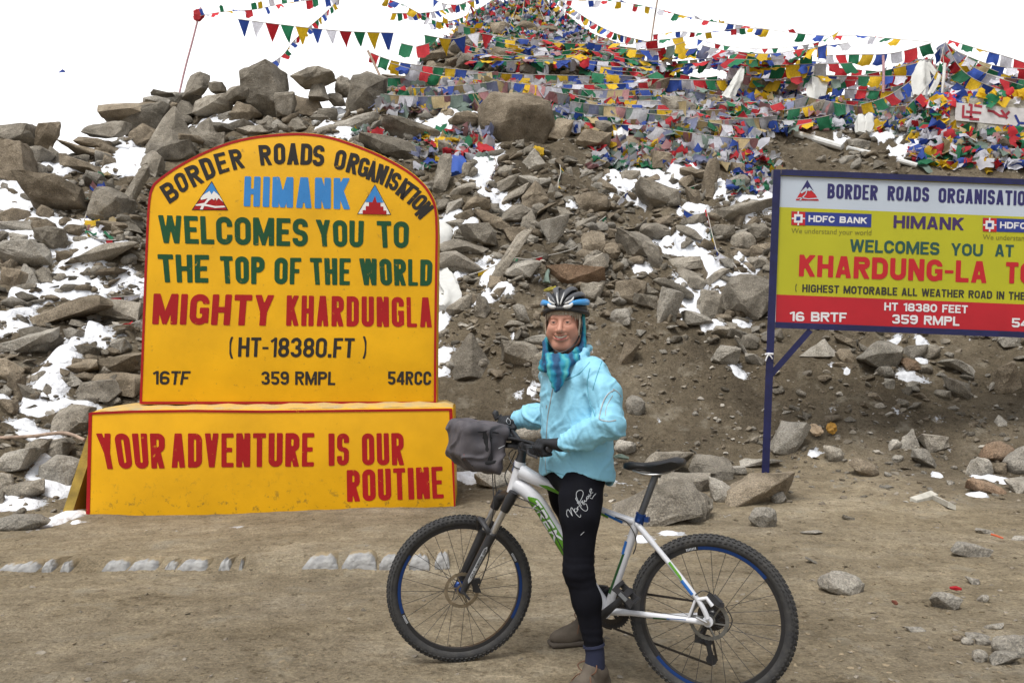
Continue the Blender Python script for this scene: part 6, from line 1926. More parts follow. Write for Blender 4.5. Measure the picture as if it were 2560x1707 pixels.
# gloves
M_GLV = mat("glove_black", (.008, .009, .012), .75, var=.3, scale=20, bump=.2, bscale=90, dist=.004)
for B, W, E, g_ in ((HANDS[0], WJ, EJ, gripN), (HANDS[1], WJf, EJf, gripF)):
    pts_all = [p for b in B for p in b[0]] + [E.lerp(W, .8)]
    lo = [min(p[i] for p in pts_all) - .03 for i in range(3)]; hi = [max(p[i] for p in pts_all) + .03 for i in range(3)]
    fg = field(lo, hi, .0032)
    f = fg.cap(E.lerp(W, .86), W, .029, .029)
    for pts, rs in B: f = smin(f, fg.chain(pts, [r * 1.04 for r in rs], .004), .0065 if len(pts) > 3 else .012)
    gm = fg.mesh(f, "glove", 1)
    gbv = bvh(gm)
    go = link_mesh("glove", gm, man, M_GLV)
    if g_ is gripF: line_on(gbv, [(1268, 1044), (1275, 1050), (1276, 1058), (1271, 1060), (1266, 1052), (1270, 1044)], .0016, "glove_logo", M_PRINT)
# socks and shoes
M_SOCK = mat("sock_navy", (.012, .016, .042), .9, bump=.3, bscale=200, dist=.003)
for A_, F_, up_ in ((ANK, FT, CLF), (ANKf, FTf, CLFf)):
    mb = MB(); d = (A_ - up_).normalized()
    pts = [A_ - d * .010, A_, A_ + d * .004, A_ + d * .03, F_ - UPV * .005, F_ - UPV * .05]
    mb.tube(pts, [.045, .0465, .041, .040, .043, .045], 18); mb.build("sock", [M_SOCK], man)
M_SHOE = mat("shoe_suede", (.06, .046, .034), .9, col2=(.125, .102, .078), scale=14, bump=.3, bscale=90, dist=.005); M_SOLE = mat("shoe_sole", (.085, .07, .055), .85, bump=.3, bscale=60); M_LACE = mat("lace_brown", (.12, .058, .032), .8)
for A_, fdv in ((FT, fd1), (FTf, fd2)):
    gzv = gz(A_.x, A_.y) + .004
    base = Vector((A_.x, A_.y, gzv)); sd_ = UPV.cross(fdv)
    q = lambda f_, s_, z_: base + fdv * f_ + sd_ * s_ + UPV * z_
    fs_ = field([base.x - .30, base.y - .26, gzv - .01], [base.x + .16, base.y + .16, gzv + .17], .0042)
    fr3 = (fdv, sd_, UPV)
    f = smin(fs_.ell(q(.115, .003, .042), fr3, (.085, .046, .040)), fs_.ell(q(-.025, 0, .050), fr3, (.060, .038, .060)), .04)
    f = smin(f, fs_.cap(q(.0, 0, .10), q(.10, 0, .055), .042, .036), .03)
    f = smin(f, fs_.cap(q(-.02, 0, .105), q(.01, 0, .125), .040, .042), .02)
    f = -smin(-f, fs_.cap(q(-.005, 0, .115), q(.01, 0, .2), .034, .040), .008)
    f = np.maximum(f, gzv + .016 - fs_.Z)
    link_mesh("shoe", fs_.mesh(f, "shoe", 1), man, M_SHOE)
    f = smin(fs_.rbox(q(.115, .002, .014), fr3, (.085, .045, .014), .012), fs_.rbox(q(-.02, 0, .014), fr3, (.065, .037, .015), .012), .03)
    f = np.maximum(smin(f, fs_.ell(q(.10, .003, .012), fr3, (.098, .046, .02)), .01), fs_.Z - gzv - .024)
    link_mesh("shoe_sole", fs_.mesh(f, "shoe_sole", 1), man, M_SOLE)
    mb = MB()
    for i in range(5):
        f_ = .035 + .021 * i; z_ = .108 - .0105 * i
        mb.tube(spline([q(f_, -.026, z_ - .008), q(f_ + .008, 0, z_ + .009), q(f_ + .016, .026, z_ - .010)], 4), .0032, 6)
    for s in (-1, 1): mb.tube(spline([q(.03, 0, .122), q(.02, .03 * s, .150), q(.045, .055 * s, .135), q(.045, .03 * s, .115), q(.03, 0, .12)], 5), .003, 6); mb.tube(spline([q(.03, 0, .12), q(.06, .04 * s, .10), q(.075, .062 * s, .07)], 5), .0028, 6)
    mb.build("laces", [M_LACE], man)
# scarf wound round neck and over the ears, ends hanging on the chest
fsf = field((HC.x - .17, HC.y - .24, 1.24), (HC.x + .17, HC.y + .16, 1.66), .0046)
f = None
for j in range(6):                                     # loops of cloth round the neck
    h_ = -.116 - .018 * j; R_ = .082 + .0045 * min(j, 3) + .003 * (j % 2)
    rp = [hd((R_ + .004 * math.sin(3 * q + j)) * math.cos(q), -.004 + (R_ - .006) * math.sin(q), h_ + (-.020 * math.sin(q) if math.sin(q) > 0 else -.040 * math.sin(q)) - .014 * math.cos(q + .5) * (j - 2) * .3 + .005 * math.sin(2 * q + j * 1.9)) for q in np.linspace(0, 2 * PI, 19)]
    g = fsf.chain(rp, [.0135 + .003 * math.sin(i * 1.3 + j * 2) for i in range(19)], .006)
    f = g if f is None else smin(f, g, .006)
for s in (-1, 1):
    z_top = .045 if s > 0 else -.050
    for j in range(2):
        q = [hd(.078 * s, -.040 + .020 * j, z_top), hd((.081 + .003 * j) * s, -.034 + .020 * j, min(z_top, 0) - .02), hd((.083 + .003 * j) * s, -.020 + .022 * j, -.085), hd(.080 * s, .010 + .02 * j, -.125)]
        f = smin(f, fsf.chain(q, [.008, .010, .013, .015], .006), .006)
for j in range(6):                                     # gathered ends hanging on the chest
    u0, u1, u2, v2 = 1368 + 15 * j, 1374 + 8.5 * j, 1377 + 6.5 * j, (950, 966, 976, 972, 962, 944)[j]
    f = smin(f, fsf.chain([P(u0, 890 + 2 * (j % 2), 3.685), P(u1, 915, 3.648 + .008 * (j % 2)), P(u1 + 2, 935, 3.640 + .008 * ((j + 1) % 2)), P(u2, v2, 3.640)], [.0155, .0145, .0135, .0085], .006), .006)
face_clear = fsf.ell(hd(0, .055, -.035), hf, (.074, .086, .112))
f = -smin(-f, face_clear, .006)
sm_ = fsf.mesh(f, "scarf", 1)
wrinkle(sm_, lambda co, no: .0022 * noise.noise(co * 30) + .0025 * noise.noise(co * 12))


def scarf_mat():
    m = bpy.data.materials.new("scarf_teal"); m.use_nodes = True; n, l = m.node_tree.nodes, m.node_tree.links
    b = n["Principled BSDF"]; b.inputs['Roughness'].default_value = .75
    co = n.new("ShaderNodeTexCoord"); wv = n.new("ShaderNodeTexWave"); wv.inputs['Scale'].default_value = 6; wv.inputs['Distortion'].default_value = 5; wv.inputs['Detail'].default_value = 3; wv.inputs['Detail Scale'].default_value = 2
    l.new(co.outputs['Object'], wv.inputs['Vector'])
    r = n.new("ShaderNodeValToRGB"); e = r.color_ramp.elements
    while len(e) < 4: e.new(.5)
    for k, (p, c) in enumerate([(0.1, (.005, .055, .14)), (.38, (.006, .15, .28)), (.7, (.008, .23, .33)), (.95, (.06, .33, .36))]): e[k].position = p; e[k].color = (*c, 1)
    l.new(wv.outputs['Fac'], r.inputs['Fac']); l.new(r.outputs['Color'], b.inputs['Base Color'])
    return m


link_mesh("scarf", sm_, man, scarf_mat())
# helmet
M_HG = mat("helmet_grey", (.085, .088, .095), .35); M_HW = mat("helmet_white", (.58, .58, .57), .3); M_HB = mat("helmet_blue", (.05, .28, .62), .3); M_HK = mat("helmet_black", (.012, .012, .014), .5)
hel = bpy.data.objects.new("helmet", None); C.objects.link(hel); hel.parent = man
HE = hd(0, -.022, .057); hel.location = HE - Vector(man.location)
Rl, Rf, Rz = .108, .132, .108


def hp(th, ph, k=1.0):
    ph = math.copysign(abs(ph) ** .9 * (PI / 2) ** .1, ph)
    return HE + (LDv * Rl * math.sin(ph) * math.sin(th) + FDv * Rf * math.cos(th) + UPV * Rz * math.cos(ph) * math.sin(th)) * k


mb = MB(); n1, n2 = 40, 14
vs = [HE + (LDv * Rl * math.sin(b) * math.cos(a) + FDv * Rf * math.sin(b) * math.sin(a) + UPV * Rz * math.cos(b)) * .90 for b in np.linspace(.02, 1.62, n2) for a in np.linspace(0, 2 * PI, n1, endpoint=False)]
mb.add(vs, [(j * n1 + i, j * n1 + (i + 1) % n1, (j + 1) * n1 + (i + 1) % n1, (j + 1) * n1 + i) for j in range(n2 - 1) for i in range(n1)])
mb.build("liner", [M_HK], hel)
mb = MB()
rim = [HE + LDv * Rl * .93 * math.cos(a) + FDv * Rf * .94 * math.sin(a) + UPV * (.003 - .014 * math.cos(a) ** 2 - (.016 * max(0, -math.sin(a)))) for a in np.linspace(0, 2 * PI, 48)]
mb.tube(rim, .0085, 10, False, flat=(UPV, 1.2)); mb.build("rim", [M_HK], hel)


def rib(ph0, ph1, m, t0, t1, w0, wm, w1, k=1.0, name="rib"):
    mb_ = MB(); n_ = 22; pts, rs = [], []
    for i in range(n_ + 1):
        t = i / n_; th = math.radians(t0 + (t1 - t0) * t); ph = math.radians(ph0 + (ph1 - ph0) * math.sin(PI * t))
        pts.append(hp(th, ph, k)); rs.append(((w0 * (1 - t) + w1 * t) + (wm - (w0 + w1) / 2) * math.sin(PI * t)) * min(1, .15 + 9 * t, .15 + 9 * (1 - t)))
    c_ = HE
    # section squashed along the outward direction
    vs_ = []; nn = 10
    for i, p in enumerate(pts):
        tg = (pts[min(i + 1, n_)] - pts[max(i - 1, 0)]).normalized(); no = (p - c_); no = (no - tg * no.dot(tg)).normalized(); bi = tg.cross(no)
        for q in range(nn):
            a = 2 * PI * q / nn
            vs_.append(p + bi * math.cos(a) * rs[i] + no * math.sin(a) * .0075 * min(1, .2 + 9 * i / n_, .2 + 9 * (1 - i / n_)))
    mb_.add(vs_, [(i * nn + q, i * nn + (q + 1) % nn, (i + 1) * nn + (q + 1) % nn, (i + 1) * nn + q) for i in range(n_) for q in range(nn)] + [tuple(range(nn)), tuple(n_ * nn + q for q in range(nn))[::-1]])
    return mb_.build(name, [m], hel, sharp=60)


for s in (-1, 1):
    rib(6 * s, 18 * s, M_HG, 12, 165, .006, .0155, .010)
    rib(30 * s, 44 * s, M_HG, 16, 165, .007, .0150, .010)
    rib(58 * s, 68 * s, M_HB, 24, 126, .007, .0150, .008, 1.008)
    rib(40 * s, 50 * s, M_HW, 16, 46, .003, .0055, .003, 1.0, "panel")
    rib(9 * s, 11 * s, M_HW, 9, 44, .003, .0035, .0015, 1.02, "panel")
    rib(60 * s, 72 * s, M_HW, 9, 34, .006, .0090, .005, 1.012, "panel")
for ln in ([hd(.080, .02, .03), hd(.077, .025, -.03), hd(.062, .045, -.085), hd(.02, .074, -.124), hd(-.02, .074, -.124), hd(-.058, .045, -.085), hd(-.074, .025, -.03), hd(-.080, .02, .03)], [hd(.083, -.04, .03), hd(.080, -.01, -.02), hd(.070, .035, -.065)]):
    mb = MB(); mb.tube(spline(ln, 5), .0035, 6); mb.build("strap", [M_HK], hel)
# ------------------------------------------------------------------ handlebar bag
a2 = math.radians(20); bf, bx = Vector((-math.cos(a2), -math.sin(a2), 0)), Vector((math.sin(a2), -math.cos(a2), 0))
tilt = Matrix.Rotation(math.radians(-7), 3, bx); bfv, buv = (tilt @ bf).normalized(), (tilt @ UPV).normalized()
BC = P(1188, 1116, 4.04)
bag = thing("handlebar_bag", BC - UPV * .11, "dark grey roll topped bag with black straps hung on the handlebar", "bag")
fbg = field([BC.x - .24, BC.y - .24, BC.z - .18], [BC.x + .24, BC.y + .24, BC.z + .18], .0062)
f3 = (bfv, bx, buv)
a_, b_, c_ = fbg.loc(BC, *f3)
f = fbg.rbox(BC, f3, (.108, .148, .108), .035)
f = smin(f, fbg.rbox(BC + buv * .085 - bfv * .012, f3, (.118, .152, .030), .028), .012)
f = np.maximum(f, -(c_ * .0 + (.175 - np.abs(a_ * .55 + -c_ * .9)) * .6 - .0) * 0 - 9)
f = np.maximum(f, (a_ * .62 - c_ * .78) - .098)
bm_ = fbg.mesh(f, "body", 2)
wrinkle(bm_, lambda co, no: .011 * noise.noise(co * 9) + .007 * noise.noise(co * 19) - .010 * max(0, .14 - abs(noise.noise(Vector((co.x * 6, co.y * 6, co.z * 9)) + Vector((3, 1, 2))))) / .14)
bgv = bvh(bm_)
link_mesh("bag_body", bm_, bag, mat("bag_cloth", (.062, .056, .064), .75, var=.25, scale=12, bump=.3, bscale=220, col2=(.105, .095, .105), dist=.003))
M_WEB = mat("black_webbing", (.010, .010, .012), .8, bump=.2, bscale=300)


def band(px_, wd, name, bv=bgv, par=bag):
    pts = [onto(bv, u, v, .003, 3.95) for u, v in px_]
    mb_ = MB(); mb_.tube(pts, wd, 8, flat=((CAMP - pts[0]).normalized(), .22)); return mb_.build(name, [M_WEB], par)


band([(1214, 1076), (1217, 1096), (1219, 1122), (1221, 1150)], .021, "strap"); band([(1207, 1091), (1220, 1093), (1230, 1091)], .012, "buckle")
band([(1166, 1076), (1190, 1078), (1230, 1080), (1255, 1082)], .006, "flap_edge"); band([(1178, 1162), (1210, 1158), (1248, 1153)], .007, "bottom_piping")
line_on(bgv, [(1246, 1121), (1262, 1113)], .0022, "reflective_tab", M_GREY, bag, fb_=3.95)
line_on(bgv, [(1160, 1135), (1161, 1150)], .0012, "red_tag", M_RED, bag, fb_=3.95)
mb = MB()
for s in (-.05, .05): mb.tube(spline([BC - bfv * .10 + buv * .06 + bx * s, bc + bx * s * .9 + UPV * .02, bc + bx * s * .9 - bfv * .02, BC - bfv * .10 + buv * .02 + bx * s], 5), .007, 8, flat=(bx, 1.6))
mb.box(BC - bfv * .115 + buv * .05, bfv * .012, bx * .05, buv * .035)
mb.build("mount", [M_WEB], bag)
# ------------------------------------------------------------------ prayer flags
FLAGC = {'B': (.028, .075, .36), 'W': (.62, .62, .68), 'R': (.50, .02, .03), 'G': (.015, .17, .075), 'Y': (.66, .42, .012)}


def flag_mat(k, c, faded=False):
    if faded: c = tuple(.33 + (x - .33) * .42 for x in c)
    m = mat("flag_cloth", c, .8, var=.16, scale=7, transl=.30, rand=.22)
    n, l = m.node_tree.nodes, m.node_tree.links
    return m


FM = {k: flag_mat(k, c) for k, c in FLAGC.items()}
FMF = {k: flag_mat(k, c, True) for k, c in FLAGC.items()}
M_INK = mat("flag_print", (.16, .15, .18), .9)
M_CORD = mat("cord", (.42, .40, .36), .9)


def flag_mesh(kind, key, var):
    r = random.Random(hash((kind, key)) % 1000 * 0 + 17 * var + (5 if kind == 'p' else 0))
    nx, nz = 5, 5
    a1, a2, p1, p2 = r.uniform(.05, .14), r.uniform(.03, .09), r.uniform(0, 6), r.uniform(0, 6)
    sk = r.uniform(-.28, .28); cup = r.uniform(-.25, .25)
    vs, fs, mi = [], [], []
    for j in range(nz + 1):
        t = j / nz
        for i in range(nx + 1):
            s = i / nx - .5
            wd = 1.0 if kind == 's' else 1 - .94 * t
            ln = .92 if kind == 's' else 1.15
            x = s * wd * .92 + sk * t * t
            y = a1 * math.sin(p1 + 4.2 * s + 2.2 * t) * t + a2 * math.sin(p2 + 9 * s - 3 * t) * t + cup * t * t
            z = -ln * t * (1 - .12 * abs(cup)) + .05 * math.sin(p2 + 5 * s) * t
            vs.append((x, y, z))
    for j in range(nz):
        for i in range(nx):
            fs.append((j * (nx + 1) + i, j * (nx + 1) + i + 1, (j + 1) * (nx + 1) + i + 1, (j + 1) * (nx + 1) + i)); mi.append(1 if (kind == 's' and 1 <= i <= 3 and 1 <= j <= 3 and (i + j) % 2 == 0 and key == 'W' and var % 2 == 0) else 0)
    me = bpy.data.meshes.new("flag"); me.from_pydata(vs, [], fs)
    me.polygons.foreach_set('use_smooth', np.ones(len(fs), dtype=bool))
    return me


NV = 7
FLG = {}
for kind in 'sp':
    for key in 'BWRGY':
        for fd in (0, 1):
            for v_ in range(NV):
                me = flag_mesh(kind, key, v_); me.materials.append((FMF if fd else FM)[key]); FLG[kind, key, fd, v_] = me
if True:
    # the five printed marks of a white flag: a small dark square block of script
    for v_ in range(NV):
        for fd in (0, 1): pass
fr_ = random.Random(99)
n_strings = [0]


def W3(p):
    """(u, v[, Y]) -> place; without Y it lies just above the slope seen there."""
    if len(p) == 3: return P(*p)
    h = hit(p[0], p[1]); return P(p[0], p[1], h.y - .12)


def flag_string(pts, label, size=.27, kind='s', gap=1.06, order="BWRGY", start=0, sag=0.0, swing=(-.5, .5), faded=.0, skip=.0, maxn=90, cordr=.008, world=None, bunch=False):
    ps = world if world else [W3(p) for p in pts]
    cv = spline(ps, 10)
    if sag:
        n_ = len(cv)
        cv = [p - Vector((0, 0, sag * 4 * (i / (n_ - 1)) * (1 - i / (n_ - 1)))) for i, p in enumerate(cv)]
    root = thing("prayer_flag_string", cv[0], label, "prayer flags", "strings of prayer flags")
    mb = MB(); mb.tube(cv, cordr, 5, True); mb.build("cord", [M_CORD], root)
    L = [0]
    for i in range(1, len(cv)): L.append(L[-1] + (cv[i] - cv[i - 1]).length)
    n_ = min(maxn, max(1, int(L[-1] / (size * gap)))); step = L[-1] / n_
    j = 0
    for k in range(n_):
        if fr_.random() < skip: continue
        d = (k + .5) * step
        while j < len(L) - 2 and L[j + 1] < d: j += 1
        p = cv[j].lerp(cv[j + 1], (d - L[j]) / max(1e-6, L[j + 1] - L[j])); tg = (cv[j + 1] - cv[j]).normalized()
        if abs(tg.z) > .93: tg = (tg + Vector((.5, .2, 0))).normalized()
        if tg.x < 0: tg = -tg
        dn = Vector((0, 0, -1)); dn = (dn - tg * tg.dot(dn)).normalized(); ny = tg.cross(dn)
        q = Quaternion(tg, fr_.uniform(*swing) * (2.2 if bunch else 1))
        zc_ = -(q @ dn); yc_ = q @ ny
        s = size * fr_.uniform(.88, 1.1)
        M = Matrix((tg * s * (fr_.uniform(.35, 1) if bunch else 1), yc_ * s, zc_ * s)).transposed().to_4x4()
        key = order[(k + start) % len(order)]
        o = bpy.data.objects.new("flag", FLG[kind, key, 1 if fr_.random() < faded else 0, fr_.randrange(NV)]); C.objects.link(o)
        o.parent = root; M.translation = p - cv[0]; o.matrix_local = M
    return root


ST = flag_string
ST([(500, 40, 22), (560, 30, 22), (640, 24, 22.4), (720, 8, 22.8), (900, -14, 23.5)], "bunched flag string running right from the tall left pole against the snow", .22, swing=(-1.2, .2), bunch=True, gap=.75)
ST([(592, 48, 21), (700, 62, 21), (850, 78, 21.5), (985, 83, 22)], "row of triangular pennants strung across the white snow above the monument", .34, 'p', gap=1.05, swing=(-.1, .6), start=0)
ST([(1060, 88, 22), (1130, 98, 22), (1190, 84, 22), (1245, 92, 22), (1310, 104, 22), (1400, 108, 22.3), (1500, 112, 22.6), (1600, 122, 23)], "row of large triangular pennants across the upper rubble below the hill top", .36, 'p', gap=1.0, swing=(-.5, .4), start=3)
ST([(600, 195, 20.5), (660, 168, 20.7), (705, 140, 21), (735, 102, 21.4), (775, 66, 22), (810, 36, 22.5), (850, -4, 23.2)], "thin flag string rising steeply from the pillar rock to the upper edge", .17, gap=1.0, swing=(-.7, .7))
ST([(926, 132, 20.6), (980, 152, 20.5), (1050, 164, 20.4), (1130, 172, 20.4), (1230, 182, 20.5), (1330, 187, 20.5), (1450, 190, 20.6), (1560, 195, 20.8), (1660, 199, 20.9), (1770, 200, 21)], "long bright flag string from the leaning stick across the middle of the flags", .27, gap=1.0, swing=(-.25, .35), start=2)
ST([(975, 158, 20.4), (1090, 188, 20.2), (1220, 202, 20.1), (1340, 209, 20), (1480, 212, 20), (1620, 206, 20.2)], "second bright flag string hanging just under the long one", .26, gap=1.0, swing=(-.9, .3), start=4)
ST([(1555, 254), (1640, 256), (1740, 266), (1800, 284), (1865, 298)], "string of mostly white printed flags low across the rocks", .32, gap=1.1, order="WWBWWWW", swing=(-.1, .3), skip=.1)
ST([(1670, 200, 20.6), (1760, 201, 20.6), (1850, 201, 20.8), (1950, 203, 21), (2080, 206, 21.2), (2170, 216, 21.4)], "bright square flag string hanging before the snow gap on the right", .28, gap=1.0, swing=(-.1, .2), start=0)
ST([(1840, 246, 19.8), (1900, 250, 19.8), (1970, 262, 19.8), (2040, 258, 20)], "short flag string above the dark rocks of the snow gap", .27, gap=1.0, swing=(-.2, .3), start=1)
ST([(1690, 118, 23), (1790, 132, 22.8), (1900, 140, 22.6), (2010, 152, 22.4), (2100, 158, 22.2)], "flag string on the right skyline, lowest of the skyline rows", .27, gap=1.0, swing=(-.6, .4), start=3)
ST([(2055, 140, 21), (2130, 137, 21), (2230, 134, 20.6), (2330, 108, 20.3)], "row of big square flags tied to the top of the right cairn", .29, gap=.98, swing=(-.1, .15), start=1)
ST([(2090, 170, 20.6), (2180, 178, 20.4), (2270, 186, 20.2), (2340, 175, 20.1)], "row of red, white and blue flags left of the right cairn", .29, gap=.98, order="RRGYRWB", swing=(-.1, .2))
ST([(1380, 2, 27), (1530, 4, 26), (1620, 18, 25), (1700, 38, 24.5), (1770, 53, 24), (1850, 64, 23.5), (1960, 80, 23), (2060, 90, 22.5), (2140, 90, 22), (2240, 98, 21), (2330, 106, 20.4)], "long thin skyline string from the hill top to the right cairn", .22, gap=1.1, swing=(-1.8, .5), skip=.25)
ST([(1630, 88, 24.5), (1700, 80, 24), (1760, 83, 23.6), (1850, 72, 23.2), (1910, 74, 23)], "short thin string over the snow right of the thin pole", .17, gap=1.3, swing=(-1.4, 1), skip=.3, start=2)
ST([(1740, 98, 23.4), (1830, 118, 23), (1930, 122, 22.6), (2040, 108, 22.2), (2100, 78, 21.8)], "drooping string of small flags over the right snow", .19, 'p', gap=1.3, swing=(-1.2, .8), skip=.25)
ST([(2370, 100, 20.2), (2450, 124, 20), (2540, 150, 20), (2720, 215, 20)], "flag string sloping from the right cairn to the photo's right edge", .30, gap=1.0, swing=(-1.2, .1), start=2)
for i, (pp, lb_) in enumerate([([(2362, 104, 19.9), (2410, 180, 19.6), (2500, 225, 19.4), (2640, 262, 19.3)], "steep flag string across the face of the right cairn to the painted wall"), ([(2362, 110, 19.8), (2330, 200, 19.3), (2240, 290, 18.7), (2190, 320, 18.4)], "slanting flag string from the right cairn down to the white rags"),
                               ([(2366, 108, 20), (2440, 172, 19.6), (2560, 215, 19.4), (2700, 250, 19.2)], "flag string from the cairn top passing right above the painted wall"), ([(2355, 118, 19.8), (2360, 210, 19.2), (2330, 290, 18.6), (2280, 320, 18.3)], "nearly vertical flag string left of the painted wall"), ([(2368, 112, 20), (2420, 145, 19.7), (2500, 182, 19.6), (2620, 212, 19.6)], "middle flag string of the fan right of the cairn top"), ([(2350, 120, 19.9), (2290, 190, 19.5), (2220, 240, 19.1), (2150, 262, 19)], "flag string from the cairn down towards the snow gap")]):
    ST(pp, lb_, .27, gap=1.02, swing=(-.5, .6), start=i, faded=.15)
ST([(2270, 330), (2340, 338), (2400, 352), (2470, 348), (2560, 322), (2640, 318)], "close bright flag string draped on rocks beneath the painted wall", .30, gap=.98, swing=(-.6, .5), start=3)
ST([(2290, 398), (2360, 402), (2440, 404), (2520, 398), (2620, 396)], "lowest bright flag string just above the blue sign", .28, gap=1.0, swing=(-.5, .6), start=0)
ST([(2360, 318), (2420, 330), (2480, 322), (2600, 340)], "short flag string of blue and yellow squares right of the triangular rock", .31, gap=1.0, order="GRYBWBR", swing=(-.3, .5))
ST([(2310, 360), (2330, 388), (2352, 406)], "short hanging flag string beside the triangular rock above the sign", .27, gap=1.0, order="RYRG", swing=(-.3, .5))
SW = ["uppermost", "second", "third", "fourth", "fifth", "sixth"]
for i, (va, vb, ua) in enumerate([(148, 190, 1780), (168, 232, 1830), (186, 262, 1700), (210, 150, 1900), (226, 286, 1760), (240, 196, 1980)]):
    ST([(ua, va, 21.5), ((ua + 2300) / 2, (va + vb) / 2 + 18, 20.6), (2330, vb, 19.9)], f"{SW[i]} long sagging flag string sweeping right into the cairn", .27, gap=1.0, swing=(-.5, .5), start=i, faded=.1)
for i, (va, vb) in enumerate([(128, 178), (150, 206), (176, 240), (205, 285)]):
    ST([(2390, va, 19.9), (2480, (va + vb) / 2 + 10, 19.6), (2600, vb, 19.4), (2740, vb + 30, 19.3)], f"{SW[i]} flag string sweeping from the cairn out past the photo's right edge", .28, gap=1.0, swing=(-.6, .5), start=i + 2, faded=.1)
apex = P(1318, -70, 28.5)
RAY = [((1160, 118), "left lower"), ((1070, 60, 24.5), "far left"), ((1195, 135), "left steep"), ((1240, 118), "left of centre"), ((1290, 122), "central"), ((1345, 118), "right of centre"), ((1405, 124), "right steep"), ((1470, 122), "right lower"), ((1550, 118), "right slanting"), ((1625, 116), "far right"), ((980, 34, 24), "outermost left"), ((1185, 70, 26.5), "upper left"), ((1450, 70, 26.5), "upper right")]
for i, (e_, w_) in enumerate(RAY):
    b_ = W3(e_) if len(e_) == 3 else W3(e_) + Vector((0, 0, .1))
    ST(None, f"{w_} string of the fan hung from the summit cairn of the hill", .20, gap=.95, world=[apex, apex.lerp(b_, .35) - Vector((0, 0, .3)), apex.lerp(b_, .7) - Vector((0, 0, .35)), b_], swing=(-.9, .7), start=i, faded=.15)
ST([(1178, 10, 26), (1172, 40, 25.5), (1180, 70, 25), (1172, 100, 24.6)], "hanging strip of tightly stacked flags at the left of the summit", .24, gap=.45, swing=(-.3, .6), order="YRBWG")
ST([(950, -8, 24), (1010, 14, 23.8), (1080, 50, 23.6), (1150, 66, 23.8), (1200, 72, 24)], "thick string of yellow and mixed flags at the top left of the hill", .22, gap=.7, swing=(-1, .8), order="YYRBWG", bunch=True)
ST([(1080, -4, 25), (1110, 10, 25), (1150, 12, 25), (1190, 2, 25)], "tiny pennant string at the very top left of the summit", .2, 'p', gap=1.3, swing=(-.2, .3))
ST([(1172, 688), (1230, 668), (1270, 645), (1320, 648), (1360, 640), (1400, 632), (1440, 618), (1470, 588)], "broken flag string lying over the rocks above the cyclist's helmet", .24, gap=1.9, order="YGRWBYBR", swing=(-.4, .9), skip=.1)
ST([(1468, 582), (1490, 560), (1515, 540), (1535, 520), (1555, 492), (1585, 468), (1600, 440)], "flag string climbing from the helmet's right to the snow patch", .24, gap=1.5, order="BYGRWWB", swing=(-.3, .6))
ST([(1765, 520), (1772, 548), (1778, 575), (1786, 605), (1795, 630), (1825, 650), (1850, 680), (1872, 700)], "red, green, yellow and blue flags trailing down the snow beside the sign", .24, gap=1.1, order="RRGYBWR", swing=(-.3, .5))
ST([(1592, 470), (1640, 460), (1690, 478), (1720, 470), (1745, 462)], "green ribbon like flag string across the snow between two blocks", .2, gap=1.3, order="YGGBGY", swing=(-1.2, .4), bunch=True)
ST([(1690, 500), (1705, 520), (1730, 535), (1745, 540)], "short string of torn blue cloth hanging over the snow patch", .3, gap=1.0, order="BB", swing=(-.2, .3))
ST([(1552, 330), (1545, 372), (1548, 410), (1560, 440)], "hanging string under the white plastic bag on the slope", .2, gap=1.0, order="RYGWB", swing=(-.4, .6))
ST([(1398, 405), (1402, 430), (1396, 452), (1395, 470)], "small green and yellow rag string in the dirt gully", .17, gap=1.1, order="GYGB", swing=(-.5, .5), bunch=True)
ST([(1236, 392), (1240, 412), (1228, 440), (1215, 468)], "faded string hanging beside the central snow strip", .24, gap=.95, order="RRB", swing=(-.2, .4), faded=1)
ST([(1120, 352), (1150, 372), (1180, 372), (1205, 362), (1240, 350)], "flag string at the left foot of the big rounded boulder", .27, gap=1.2, order="YBWRY", swing=(-.3, .5))
ST([(950, 318), (990, 338), (1030, 358), (1060, 362)], "red and green ribbon string above the monument's right shoulder", .2, gap=1.0, order="RRGG", swing=(-1.3, .1), bunch=True)
ST([(1062, 300), (1090, 312), (1130, 310), (1160, 306)], "yellow, green and red flags hanging before the snow left of the boulder", .33, gap=1.0, order="YGR", swing=(-.1, .1))
ST([(298, 398), (272, 425), (252, 448), (236, 475), (228, 505), (214, 540), (210, 570), (240, 596), (290, 600)], "twisted flag string trailing down the snow left of the monument", .22, gap=.8, order="BRYWWYWRBR", swing=(-.5, .8), bunch=True)
ST([(268, 745), (300, 742), (335, 738), (352, 735)], "red, blue and yellow cloth string beside the monument's left edge", .24, gap=.9, order="RWRYY", swing=(-.6, .3))
ST([(272, 815), (300, 812), (330, 808), (350, 802)], "dark green cloth string low beside the monument's left edge", .2, gap=1.1, order="RGGY", swing=(-.9, .0), bunch=True)
ST([(1360, 262), (1400, 285), (1430, 300), (1460, 305), (1500, 300)], "old faded flag string draped right of the big rounded boulder", .34, gap=1.0, order="RBYYWB", swing=(-.2, .3), faded=.7)
ST([(1840, 420), (1870, 445), (1890, 470), (1920, 480)], "tangled flag string on the snow against the sign's top corner", .24, gap=.8, order="YRBWG", bunch=True, swing=(-.5, .8))
ST([(1000, 108, 21.4), (1040, 116, 21.3), (1075, 108, 21.2)], "single large red and yellow flags at the left end of the pennants", .40, gap=1.0, order="GRY", swing=(-.2, .2))
